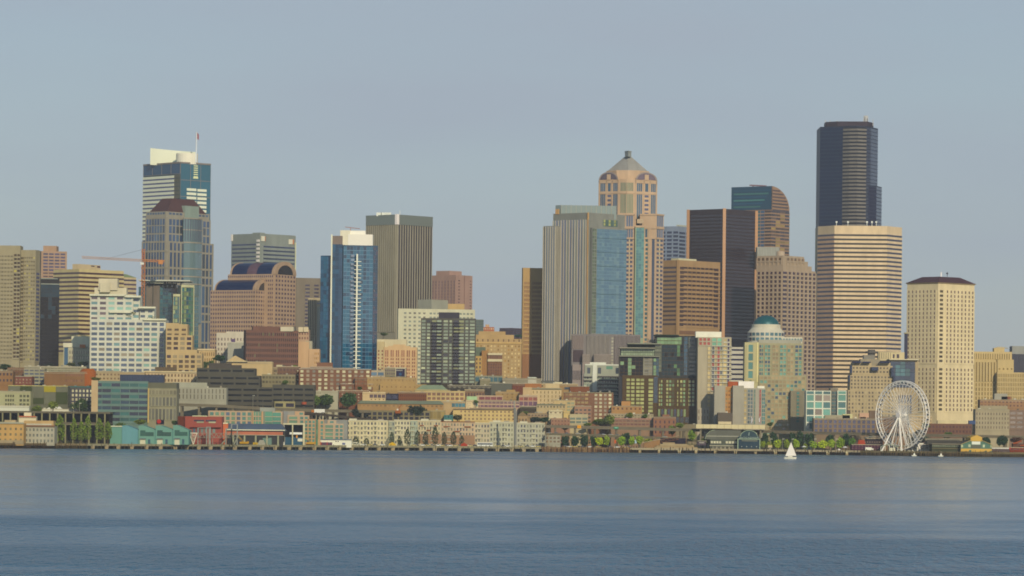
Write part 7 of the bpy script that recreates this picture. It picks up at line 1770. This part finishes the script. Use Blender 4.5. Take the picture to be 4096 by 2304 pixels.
for x, h in zip(xs, hw_): v += [(cx + x * m, BD - h, 1.35), (cx + x * m, BD + h, 1.35), (cx + x * m * .93, BD + h * .6, -.2), (cx + x * m * .93, BD - h * .6, -.2)]
f = []
for i in range(len(xs) - 1):
    o = 4 * i; f += [(o, o + 4, o + 5, o + 1), (o + 1, o + 5, o + 6, o + 2), (o + 3, o + 2, o + 6, o + 7), (o, o + 3, o + 7, o + 4)]
f += [(0, 1, 2, 3), (24, 27, 26, 25)]; b.add(v, f)
b = t.new('cabin', wall('D8CEB8')); b.frustum([(cx - 10 * m, BD - .9), (cx + 10 * m, BD - .9), (cx + 10 * m, BD + .9), (cx - 10 * m, BD + .9)], 1.3, [(cx - 8 * m, BD - .7), (cx + 9 * m, BD - .7), (cx + 9 * m, BD + .7), (cx - 8 * m, BD + .7)], 1.9)
b = t.new('cockpit_canvas', wall('4C4A58')); b.box(cx - 16 * m, cx + 24 * m, BD - .5, BD + .5, 1.36, 1.75)
mt = (cx + 4 * m, BD, 1.3); tp = W(3164, 1767, BD)
b = t.new('mast', wall('C8C0B0')); b.bar(mt, (tp.x, BD, tp.z), .1, 6); b = t.new('boom', wall('C8C0B0')); b.bar((mt[0], BD, 2.1), (cx + 25 * m, BD - .4, 2.1), .08, 6)
b = t.new('mainsail', wall('F0E6D2', var=.03)); poly3(b, (mt[0] + .1, BD, 2.2), (cx + 25 * m, BD - .5, 2.2), (tp.x + .05, BD, tp.z - .2), .03)
b = t.new('jib_sail', wall('EFE6D4', var=.03)); poly3(b, (cx - 19 * m, BD - .1, 1.9), (mt[0] + .3, BD - .7, 2.1), (tp.x - .1, BD, tp.z - .6), .03); t.done()
for i, (x, y, lab) in enumerate(((3657, 1823, 'small white boat with pointed cabin under the ferris wheel legs'), (3764, 1824, 'small white boat with short mast off the long low pier shed'))):
    BD2 = SD(x) - 14; t = T('motorboat', lab, 'boat', BD2, wall('E8E0C8', var=.04)); cx = XP(x, y, BD2); t.org = (cx, BD2, 0)
    b = t.new('hull', t.wm); b.frustum([(cx - 1.6, BD2 - .5), (cx + 1.5, BD2 - .5), (cx + 1.5, BD2 + .5), (cx - 1.6, BD2 + .5)], -.2, [(cx - 2.3, BD2 - .9), (cx + 1.8, BD2 - .9), (cx + 1.8, BD2 + .9), (cx - 2.3, BD2 + .9)], .8)
    b = t.new('cabin', t.wm); b.frustum([(cx - .9, BD2 - .6), (cx + .9, BD2 - .6), (cx + .9, BD2 + .6), (cx - .9, BD2 + .6)], .8, [(cx - .2, BD2 - .3), (cx + .3, BD2 - .3), (cx + .3, BD2 + .3), (cx - .2, BD2 + .3)], 2.4); b = t.new('mast', wall('C0B8A8')); b.bar((cx, BD2, 2.3), (cx, BD2, 4.2), .07); t.done()
BD3 = SD(3700, -4); t = T('tour_boat', 'white multi deck tour boat moored beyond the ferris wheel', 'tour boat', BD3 + 30, wall('E8DCC8', var=.04)); D = t.D; t.org = (XP(3700, 1808, D), D, 0)
for x0, x1, y0, y1 in ((3662, 3732, 1797, 1812), (3668, 3728, 1788, 1796), (3672, 3716, 1779, 1787), (3676, 3702, 1772, 1778)): bx(t, 'deckhouse' if y0 < 1796 else 'hull', t.wm, x0, x1, y0, y1, 0, 7)
for y in (1790, 1781): bx(t, 'window_band', G('5C5458'), 3672, 3714, y, y + 3, -.1, .05)
b = t.new('funnel', wall('9C5044')); p = W(3700, 1770, D); b.box(p.x - .6, p.x + .6, D + 3, D + 4.5, W(3700, 1773, D).z, p.z + .4); t.done()

# ------------------------------------------------------------------ cars
CARP = {}
def car_proto(hx):
    if hx in CARP: return CARP[hx]
    b1 = MB(); b1.frustum([(-2.2, -.9), (2.2, -.9), (2.2, .9), (-2.2, .9)], .35, [(-2.15, -.88), (2.1, -.88), (2.1, .88), (-2.15, .88)], .9)
    b2 = MB(); b2.frustum([(-1.3, -.82), (1.2, -.82), (1.2, .82), (-1.3, .82)], .9, [(-.9, -.7), (.7, -.7), (.7, .7), (-.9, .7)], 1.45)
    b3 = MB(); b3.bar((0, -.95, .33), (0, -.7, .33), .33, 10)
    r = []
    for nm, b, mt in (('body', b1, wall(hx, rough=.35, var=.05)), ('cabin', b2, G('4A5058', 2.0, .08)), ('wheel', b3, wall('24221F'))):
        me = bpy.data.meshes.new(nm); me.from_pydata(b.v, [], b.f); me.materials.append(mt); me.update(); r.append(me)
    CARP[hx] = r; return r
def car(x, y, D, z, hx, label, group):
    e = bpy.data.objects.new('parked_car', None); COL.objects.link(e); e.location = (x, D, z); tag(e, label, 'car', group)
    e.rotation_euler = (0, 0, random.choice([0, 0, math.pi]) + random.uniform(-.05, .05)); me = car_proto(hx)
    for nm, k, loc in (('body', 0, (0, 0, 0)), ('cabin', 1, (0, 0, 0)), ('wheel', 2, (-1.4, 0, 0)), ('wheel', 2, (1.35, 0, 0)), ('wheel', 2, (-1.4, 1.65, 0)), ('wheel', 2, (1.35, 1.65, 0))):
        o = bpy.data.objects.new(nm, me[k]); COL.objects.link(o); o.parent = e; o.location = loc
cn = [('white', 'E4DED0'), ('silver', 'A8A8A4'), ('dark grey', '50504E'), ('red', '9C3830'), ('blue', '4C6888'), ('pale yellow', 'C8B060'), ('black', '302E2C'), ('cream', 'D8CCAC')]
near = {1: 'before the cream apartments', 2: 'before the pinkish tan apartments', 3: 'before the light grey apartments', 4: 'on the timber pier'}
xs = [1455, 1478, 1500, 1530, 1655, 1668, 1690, 1712, 1728, 1752, 1768, 1786, 1800, 1822, 1838, 1862, 1880, 1900, 1925, 1990, 2012, 2030, 2082, 2110, 2130, 2152, 2260, 2275, 2300, 2330, 2358, 2395, 2440, 2468, 2500, 2515]
seen = {}
for i, x in enumerate(xs):
    nm, hx = cn[(i * 5 + i // 3) % len(cn)]; zone = 1 if x < 1740 else 2 if x < 1915 else 3 if x < 2170 else 4; k = seen.get((nm, zone), 0); seen[(nm, zone)] = k + 1
    D = SD(x, 9 + (i % 3) * 4); car(XP(x, 1776, D), 0, D, DECK, hx, '%s %s car parked along the pier %s' % (ORD[k], nm, near[zone]), 'cars parked along the waterfront')
def on_road(P, px):
    for a, c in zip(P, P[1:]):
        ua, uc = HX + a.x / a.y * F_PX, HX + c.x / c.y * F_PX
        if ua <= px <= uc: return a.lerp(c, (px - ua) / (uc - ua))
for i, (x, k) in enumerate(((2196, 1), (2225, 2), (2268, 4), (2312, 0), (2398, 6), (2414, 0), (2444, 7), (2470, 1), (2540, 2), (2620, 3), (2660, 0))):
    p = on_road(LP_, x); nm, hx = cn[k]
    if p: car(p.x, 0, p.y + 2.2, p.z - .75, hx, '%s car, %s from the booth on the lower road deck' % (nm, ORD[i]), 'cars on the lower road deck')
t = T('truck', 'white lorry with orange cab on the dark curved ramp below the plane trees', 'truck', SD(1270, 101), wall('E0D8C8', var=.04)); D = t.D; p = W(1272, 1649, D); t.org = (p.x, D, p.z - .8)
for nm, mt, x0, x1, h in (('cab', wall('C07038'), -5.2, -3.2, 2.6), ('cargo_box', t.wm, -3.0, 5.2, 3.3)): b = t.new(nm, mt); b.box(p.x + x0, p.x + x1, D + 1, D + 3.4, p.z - .3, p.z - .8 + h)
for sx in (-4.3, -1.5, 3.2, 4.3): b = t.new('wheel', wall('2C2A28')); b.bar((p.x + sx, D + .95, p.z - .35), (p.x + sx, D + 3.45, p.z - .35), .45, 10)
t.done()
t = T('bus', 'long white bus with dark window band before the light grey apartments', 'bus', SD(1940, 8), wall('DCD8CC', var=.04)); D = t.D; c = XP(1940, 1776, D); t.org = (c, D, DECK)
b = t.new('body', t.wm); b.box(c - 6, c + 6, D, D + 2.5, DECK + .4, DECK + 3.1); b = t.new('window_band', G('3C4450', 1.9)); b.box(c - 5.6, c + 5.8, D - .06, D + .02, DECK + 1.5, DECK + 2.6)
for sx in (-4, 3.6): b = t.new('wheel', wall('2C2A28')); b.bar((c + sx, D - .03, DECK + .5), (c + sx, D + 2.53, DECK + .5), .5, 10)
t.done()
for x, hx, lab in ((1570, 'D8A830', 'yellow covered machine on the cargo pier before the cream apartments'), (1857, 'B04434', 'red covered skip on the cargo pier before the pinkish tan apartments')):
    t = T('skip', lab, 'skip', SD(x, 4), wall(hx)); c = XP(x, 1780, t.D); t.org = (c, t.D, DECK); b = t.new('body', t.wm); b.frustum([(c - 3, t.D), (c + 3, t.D), (c + 3, t.D + 2.4), (c - 3, t.D + 2.4)], DECK, [(c - 2.2, t.D + .2), (c + 1.8, t.D + .2), (c + 1.8, t.D + 2.2), (c - 2.2, t.D + 2.2)], DECK + 2.0)
    b = t.new('lid', t.wm); b.frustum([(c - 1.5, t.D + .4), (c + 1.2, t.D + .4), (c + 1.2, t.D + 2), (c - 1.5, t.D + 2)], DECK + 2.0, [(c - .8, t.D + .6), (c + .4, t.D + .6), (c + .4, t.D + 1.8), (c - .8, t.D + 1.8)], DECK + 2.7); t.done()

# ------------------------------------------------------------------ signs, masts, poles
D = SD(2316, 46); t = T('road_sign', 'bright orange square warning sign on the elevated road parapet', 'road sign', D, wall('E89A20', var=.03)); t.org = tuple(W(2316, 1715, D))
bx(t, 'board', wall('F0A018', var=.03), 2309, 2324, 1701, 1713, -.9, -.6); b = t.new('post', wall('6C6860')); p = W(2316, 1713, D); b.bar((p.x, D - .5, p.z - 1), (p.x, D - .5, p.z + .6), .12); bx(t, 'marking', wall('8C5C14'), 2313, 2320, 1706.4, 1707.6, -.98, -.88); t.done()
D = SD(2464, 46); t = T('road_sign', 'green highway direction sign on the elevated road parapet', 'road sign', D, wall('3C8C6C')); t.org = tuple(W(2464, 1716, D)); bx(t, 'board', wall('3E8E6E', var=.04), 2455, 2474, 1707, 1716, -.9, -.6); bx(t, 'marking', wall('C8D8C8'), 2459, 2470, 1710, 1711.6, -.98, -.88); b = t.new('post', wall('6C6860')); p = W(2464, 1716, D); b.bar((p.x, D - .5, p.z - .6), (p.x, D - .5, p.z + .6), .12); t.done()
D = SD(2060, 10); t = T('steel_mast', 'tall grey twin steel mast standing before the grey waterfront apartments', 'mast', D, wall('84827A')); t.org = (XP(2060, 1782, D), D, DECK)
b = t.new('shaft', wall('84827A')); p0 = (XP(2061, 1782, D), D, DECK); p1 = W(2059, 1632, D); b.bar(p0, (p1.x, D, p1.z), 1.0, 8); b = t.new('upper_shaft', wall('A49C88')); p2 = W(2057, 1602, D); b.bar((p1.x, D, p1.z - 8), (p2.x, D, p2.z), .55, 8); b = t.new('ladder', wall('C0B8A4')); b.bar((p0[0] + 1.6, D, DECK), (p1.x + 1.4, D, p1.z - 1), .2); b = t.new('base', wall('A89C84')); b.box(p0[0] - 2, p0[0] + 2, D - 1.5, D + 1.5, DECK, DECK + 1.4); t.done()
D = SD(1595, 100); t = T('excavator', 'rusty orange digger arm standing below the market roofs', 'excavator', D, wall('A05C38')); p = W(1602, 1655, D); t.org = (p.x, D, p.z)
b = t.new('boom', t.wm); b.bar(p, W(1594, 1634, D), .7); b.bar(W(1594, 1634, D), W(1606, 1618, D), .6); b = t.new('body', t.wm); q = W(1592, 1646, D); b.box(q.x - 2.2, q.x + 2.2, D - 1.5, D + 1.5, q.z - 1.4, q.z + .8); b = t.new('cab', wall('D8CCB8')); b.box(q.x - 1, q.x + .4, D - 1.6, D - .2, q.z + .8, q.z + 2.2); b = t.new('track', wall('3C3834')); b.box(q.x - 2.6, q.x + 2.6, D - 1.6, D + 1.6, q.z - 2.6, q.z - 1.4); t.done()
def pole(px, ytop, d, label, name='street_lamp', cat='street lamp', hx='9C9480', head=True, r=.16, yb=None):
    D = SD(px, d); t = T(name, label, cat, D, wall(hx)); g = ground_z(XP(px, ytop, D), D) if d > 42 else DECK; p = W(px, ytop, D); t.org = (p.x, D, g)
    b = t.new('pole', wall(hx)); b.bar((p.x, D, g - .3), (p.x, D, p.z), r, 6)
    if head: b = t.sub('lamp_head', wall('D8D4BC'), b); b.box(p.x - .2, p.x + 1.6, D - .2, D + .2, p.z - .15, p.z + .15)
    t.done()
for i, (x, y) in enumerate(((318, 1613), (1012, 1582), (1052, 1590))): pole(x, y, (150, 160, 160)[i], ('slender street lamp before the dark tree left of the glass office', 'tall lamp standing before the wide dark grey offices', 'second tall lamp before the wide dark grey offices')[i])
for i, (x, y) in enumerate(((2192, 1732), (2284, 1732), (2354, 1732), (2620, 1740), (2745, 1742))):
    pole(x, y, 18, 'tall brown wooden mast, %s from the booth along the timber pier' % ORD[i], 'mast', 'mast', '9C7C58', False, .24)
for i, x in enumerate((3082, 3130, 3168, 3258, 3344)): pole(x, 1756, 22, 'thin promenade lamp post, %s from the aquarium front' % ORD[i])
for i, (x, hx, lab) in enumerate(((2461, 'CC6038', 'orange banner on a pole among the bright green trees'), (2543, 'A8C0C8', 'pale blue banner on a pole among the bright green trees'))):
    D = SD(x, 20); t = T('banner', lab, 'banner', D, wall(hx)); p = W(x, 1758, D); t.org = (p.x, D, DECK); b = t.new('pole', wall('8C8474')); b.bar((p.x, D, DECK), (p.x, D, p.z), .12); b = t.new('cloth', wall(hx)); b.box(p.x - .7, p.x + .7, D - .1, D - .04, p.z - 3, p.z - .3); t.done()
D = SD(3607, 0)
# silver crescent sculptures on the terrace under the slab apartments
for i, (x, s) in enumerate(((3007, 1), (3039, -1))):
    D = SD(x, 63); t = T('sculpture', 'polished metal crescent %s above the cream walkway' % ('nearer the green glass tower' if i else 'nearer the slab apartments'), 'sculpture', D, metal('F4ECDC', .15)); p = W(x, 1682, D); t.org = (p.x, D, p.z - 3)
    b = t.new('sail', metal('F4ECDC', .15)); pr_ = [(s * 1.6 * (math.sin(a) - .6), 2.6 * math.cos(a) + .4) for a in [math.pi * k / 10 for k in range(11)]]; pr2 = [(x_ - s * .9 * math.sin(math.pi * k / 10), z_) for k, (x_, z_) in enumerate(pr_)]
    extrude(b, [(x_, p.z + z_) for x_, z_ in pr_] + [(x_, p.z + z_) for x_, z_ in pr2[::-1][1:-1]], p.x, D, D + .5); b = t.new('plinth', wall('A09A8C')); b.box(p.x - 1, p.x + 1, D - .4, D + .8, p.z - 4, p.z - 2.2); t.done()

# ------------------------------------------------------------------ trees
def crown_mesh(kind, seed, hx):
    rnd = random.Random(seed); b = MB()
    n = {'round': 620, 'poplar': 520, 'wide': 800}[kind]
    lobes = [(rnd.uniform(-.5, .5), rnd.uniform(-.5, .5), rnd.uniform(.3, .85), rnd.uniform(.3, .5)) for _ in range(9)]
    for i in range(n):
        if kind == 'poplar':
            z = rnd.random() ** .9; w = .5 * (math.sin(math.pi * min(1, z * .8 + .18)) ** .8) * rnd.uniform(.55, 1.08); a = rnd.uniform(0, 6.283); c = Vector((w * math.cos(a), w * math.sin(a), z)); s = .085
        else:
            if rnd.random() < .45: lx, ly, lz, lr = rnd.choice(lobes)
            else: lx, ly, lz, lr = 0, 0, .5, .62
            d = Vector((rnd.gauss(0, 1), rnd.gauss(0, 1), rnd.gauss(0, 1))).normalized() * rnd.uniform(.6, 1.0)
            c = Vector((lx * .8 + d.x * lr * .85, ly * .8 + d.y * lr * .85, max(.02, lz * .95 + d.z * lr * .7))); s = .12 if kind == 'round' else .10
            if kind == 'wide': c.z = .1 + (c.z - .1) * .85
        q = [Vector((rnd.uniform(-1, 1), rnd.uniform(-1, 1), rnd.uniform(-1, 1))).normalized() * s * rnd.uniform(.6, 1.25) for _ in range(2)]
        sc = Vector((1, 1, .45)) if kind == 'poplar' else Vector((1, 1, 1))
        q = [Vector((k.x * sc.x, k.y * sc.y, k.z * sc.z)) for k in q]
        b.add([c + q[0], c + q[1], c - q[0], c - q[1]], [(0, 1, 2, 3)])
    me = bpy.data.meshes.new('crown'); me.from_pydata([tuple(p) for p in b.v], [], b.f); me.materials.append(leaf(hx)); me.update(); return me
CRM = {}
tb = MB(); tb.frustum([(.06 * math.cos(a), .06 * math.sin(a)) for a in [k * 1.047 for k in range(6)]], 0, [(.03 * math.cos(a), .03 * math.sin(a)) for a in [k * 1.047 for k in range(6)]], 1)
for k in range(5):
    a = k * 1.3; tb.bar((0, 0, .5 + k * .08), (.28 * math.cos(a), .28 * math.sin(a), .8 + k * .05), .018)
TRM = bpy.data.meshes.new('trunk'); TRM.from_pydata([tuple(p) for p in tb.v], [], tb.f); TRM.materials.append(wall('54483A')); TRM.update()
def tree(px, ytop, ybase, wpx, d, kind, hx, label, group=None, cat='tree', seed=0):
    D = SD(min(4096, max(0, px)), d); p = W(px, ytop, D); zb = W(px, ybase, D).z; g = min(zb, max(ground_z(p.x, D), DECK if d < 40 else -9)); m = D / F_PX
    e = bpy.data.objects.new('poplar_tree' if kind == 'poplar' else 'tree', None); COL.objects.link(e); e.location = (p.x, D, g); tag(e, label, cat, group); e.rotation_euler = (0, 0, random.uniform(0, 6))
    H = p.z - g; h = p.z - zb; key = (kind, seed % 3, hx)
    if key not in CRM: CRM[key] = crown_mesh(kind, hash_s(key), hx)
    o = bpy.data.objects.new('crown', CRM[key]); COL.objects.link(o); o.parent = e; s = wpx * m * (1.15 if kind == 'poplar' else .74)
    low = .12 * h if kind != 'poplar' else .06 * h
    o.location = (0, 0, H - h + low); o.scale = (s, s, (h - low) * (1.0 if kind == 'poplar' else .95))
    k = bpy.data.objects.new('trunk', TRM); COL.objects.link(k); k.parent = e; k.scale = (max(3.5, s), max(3.5, s), H - h * .45)
def hash_s(key): return sum(ord(c) for c in ''.join(map(str, key))) * 7
DG, MG, BG_, YG, OG = '30402E', '42502A', '7C8A2C', '96983A', '5C6A2C'
for i, (x, yt, yb, w) in enumerate(((240, 1660, 1768, 36), (296, 1672, 1764, 26), (325, 1686, 1766, 28), (352, 1664, 1764, 26), (398, 1672, 1764, 30), (432, 1686, 1762, 30))):
    tree(x, yt, yb, w, 26, 'poplar', OG, '%s poplar counting from the stucco hotel' % ORD[i], 'poplars beside the waterfront hotel', 'poplar', i)
for i, (x, yt, w) in enumerate(((1424, 1748, 26), (1466, 1752, 20), (1567, 1728, 18), (1598, 1745, 16), (1630, 1716, 24), (1670, 1722, 22), (1702, 1726, 21), (1741, 1708, 24), (1777, 1728, 20), (1814, 1726, 22), (1847, 1742, 18))):
    tree(x, yt, 1780, w, 30, 'poplar', '3A4632', 'slim dark street tree, %s along the cream apartments from the white terminal office' % ORD[i], 'slim trees before the cream apartments', 'tree', i)
for (x, yt, yb, w, d, hx, lab) in ((325, 1585, 1652, 68, 165, '3C4A28', 'large dark round tree between teal topped block and glass office'), (20, 1450, 1484, 56, 360, '3A4628', 'dark tree at the foot of the ribbed beige tower'),
        (200, 1452, 1472, 40, 420, '2E3C28', 'dark tree below the slim blue glass tower'), (285, 1450, 1466, 40, 420, '4A5034', 'olive tree left of the white stepped tower foot'), (330, 1442, 1466, 56, 410, '3C4630', 'wide dark tree beside the white stepped tower foot'),
        (210, 1600, 1640, 40, 158, '5C6430', 'olive tree before the coloured panel block'), (385, 1508, 1524, 44, 250, '5E6030', 'olive shrub beside the orange rotunda'),
        (880, 1420, 1448, 50, 320, '34482C', 'round green tree above the wide dark grey offices'), (818, 1444, 1480, 30, 310, '3E4C30', 'upright dark tree left of the dark office penthouse'), (845, 1440, 1470, 30, 312, '46532F', 'olive tree beside the dark office penthouse'),
        (1148, 1450, 1470, 34, 330, '3A4A2C', 'dark tree on the roof garden below the brown red offices'), (1080, 1460, 1482, 30, 320, '6A4A30', 'rust brown tree below the brown red offices'),
        (1300, 1572, 1630, 84, 140, '425028', 'plane tree before the pale grey low building'), (1262, 1580, 1630, 40, 139, '4C5A2E', 'small plane tree beside the dark grey offices end'),
        (1392, 1555, 1640, 76, 138, '3C4C28', 'tall round plane tree above the dark curved ramp'), (1424, 1634, 1672, 34, 104, '2E3C2C', 'small dark tree left of the retaining arcades'),
        (1672, 1612, 1680, 82, 98, '2E3E28', 'big round dark tree in front of the market hall'), (1830, 1657, 1684, 46, 100, '4A4A30', 'low olive tree before the yellow cream hotel'),
        (2100, 1645, 1665, 50, 126, '4E5830', 'olive tree behind the tiny gabled house'), (2145, 1662, 1694, 56, 106, '2C3E28', 'dark hillside tree right of the tiny gabled house'), (2175, 1668, 1692, 44, 105, '34442A', 'second dark hillside tree beside the salmon brick building'),
        (2400, 1668, 1706, 70, 92, '4A5430', 'wide green tree before the red brown apartments'), (2438, 1660, 1704, 48, 93, '58603A', 'olive green tree left of the pink strip building'), (2350, 1690, 1708, 40, 90, '54603A', 'low green bush behind the orange sign'),
        (1960, 1538, 1552, 56, 232, '404E30', 'dark tree row seen over the podium terrace'), (2074, 1338, 1350, 40, 1330, '3E5A44', 'distant green wood patch on the hilltop'), (1535, 1330, 1345, 30, 420, '46523A', 'small green tree over the cream roof'),
        (560, 1675, 1700, 50, 60, '5E6628', 'yellow green tree behind the teal pier building'), (2690, 1700, 1745, 30, 66, '5C6830', 'green tree between the brick corner warehouse and cream walkway'), (2768, 1716, 1770, 34, 40, '5E7030', 'light green tree left of the curved aquarium roof')):
    tree(x, yt, yb, w, d, 'wide' if w > 50 else 'round', hx, lab, None, 'tree', int(x))
for i, (x, yt, yb, w, hx) in enumerate(((2398, 1745, 1786, 36, '8C942E'), (2428, 1742, 1786, 28, '6C7A2C'), (2486, 1744, 1787, 38, '6C802A'), (2528, 1746, 1786, 30, '74862C'), (2557, 1742, 1782, 34, '6E7C30'), (2596, 1752, 1780, 44, '74782E'), (2826, 1752, 1780, 38, '525A34'))):
    tree(x, yt, yb, w, 22, 'round', hx, 'bright green round tree, %s from the orange sign towards the aquarium' % ORD[i], 'round trees between the timber pier and aquarium', 'tree', i)
for i, (x, yt, yb, w, hx) in enumerate(((3052, 1762, 1795, 24, '6E7A30'), (3078, 1766, 1795, 28, '727A34'), (3110, 1758, 1797, 38, '808C2E'), (3148, 1756, 1797, 26, '6A762C'), (3186, 1758, 1798, 32, '76862A'), (3220, 1772, 1800, 22, '66702C'), (3256, 1763, 1798, 38, '74862A'), (3292, 1760, 1798, 38, '8E982E'), (3327, 1757, 1797, 32, '7A8A2C'), (3362, 1750, 1798, 36, '6A7C2C'), (3405, 1748, 1798, 30, '48602E'))):
    tree(x, yt, yb, w, 24, 'round', hx, 'bright green round tree, %s from the aquarium towards the ferris wheel' % ORD[i], 'round trees on the promenade', 'tree', i + 1)
for i, (x, yt, w) in enumerate(((2262, 1742, 34), (2300, 1740, 38), (2338, 1738, 40), (2376, 1744, 34), (2505, 1726, 44), (3060, 1730, 36), (3096, 1726, 34), (3172, 1724, 30), (3200, 1722, 36), (3236, 1732, 40), (3318, 1734, 36), (3384, 1734, 40))):
    tree(x, yt, 1792, w, 30, 'round', '30443A', 'dark green tree in the shade, %s along the elevated road columns' % ORD[i], 'dark trees by the elevated road', 'tree', i)
for i, (x, yt, yb, w) in enumerate(((3700, 1744, 1778, 60), (3948, 1746, 1784, 34), (3998, 1742, 1788, 30), (4016, 1740, 1788, 32), (4062, 1746, 1775, 44))):
    tree(x, yt, yb, w, 44, 'round', '33432C' if i != 4 else '504038', ('dark tree mass behind the tour boat', 'dark tree right of the yellow cupola hall', 'dark tree behind the white flat canopy', 'second dark tree behind the white flat canopy', 'brown leaved tree behind the seafood bar')[i], None, 'tree', i)
extra = [(1010, 1605, 30, 170, 'small green tree on the street before the wide dark grey offices'), (1140, 1520, 26, 245, 'green shrub tree on the terrace below the mauve brick house'), (1180, 1460, 24, 312, 'small tree above the mauve brick house roof'),
    (1440, 1545, 22, 190, 'small olive tree between red apartments and tan market block'), (1640, 1540, 24, 210, 'olive tree beside the green hip roof'), (1905, 1600, 20, 136, 'small shrub at the cream block with green box roof'),
    (2020, 1690, 26, 80, 'small green tree behind the light grey apartments'), (2260, 1700, 30, 66, 'green shrub behind the lower road deck'), (2520, 1650, 30, 108, 'roof garden tree above the pink strip building'), (2580, 1655, 26, 108, 'second roof garden tree above the pink strip building'),
    (2720, 1690, 34, 84, 'green tree at the brown hotel podium'), (3080, 1688, 26, 60, 'dark shrub right of the crescent sculptures'), (150, 1620, 44, 186, 'broad olive tree between the white roofed sheds'), (480, 1690, 40, 60, 'low yellow green tree behind the flat part of the teal pier building'),
    (60, 1630, 30, 186, 'olive shrub behind the low white shed'), (700, 1680, 30, 70, 'small green tree behind the red waterfront building'), (3700, 1690, 34, 90, 'green shrub at the dark red brick warehouse'), (3790, 1728, 40, 60, 'green bushes below the dark red brick warehouse')]
for i, (x, y, w, d, lab) in enumerate(extra): tree(x, y, y + w * .75, w, d, 'round', ['56602E', '4A5A30', '5E6A34', '42502C'][i % 4], lab, None, 'tree', i)
# tents on the promenade
for i, x in enumerate((3216, 3380)):
    t = T('parasol', 'white promenade parasol %s' % ('left of the white peaked tent' if i == 0 else 'right of the white peaked tent'), 'parasol', SD(x, 6), wall('E8E4D8', var=.03)); c = XP(x, 1800, t.D); t.org = (c, t.D, DECK); b = t.new('canopy', t.wm); b.frustum(ringpts(c, t.D, 2.2, 8), DECK + 2.3, ringpts(c, t.D, .1, 8), DECK + 3.3); b = t.new('pole', wall('8C8474')); b.bar((c, t.D, DECK), (c, t.D, DECK + 2.4), .07); t.done()
# ------------------------------------------------------------------ the air between the camera and the city
def build_haze():
    b = MB(); b.box(-2750, 2750, -750, 6800, -4, 345)
    m = bpy.data.materials.new('haze'); m.use_nodes = True
    n = m.node_tree.nodes; n.clear()
    out = n.new('ShaderNodeOutputMaterial'); v = n.new('ShaderNodeVolumePrincipled')
    v.inputs['Color'].default_value = (0.76, 0.88, 1.0, 1)
    v.inputs['Density'].default_value = 4.4e-5
    v.inputs['Anisotropy'].default_value = 0.0
    m.node_tree.links.new(v.outputs['Volume'], out.inputs['Volume'])
    o = b.obj('haze', m); o['kind'] = 'stuff'; o['label'] = 'thin evening haze over the bay and city'
build_haze()
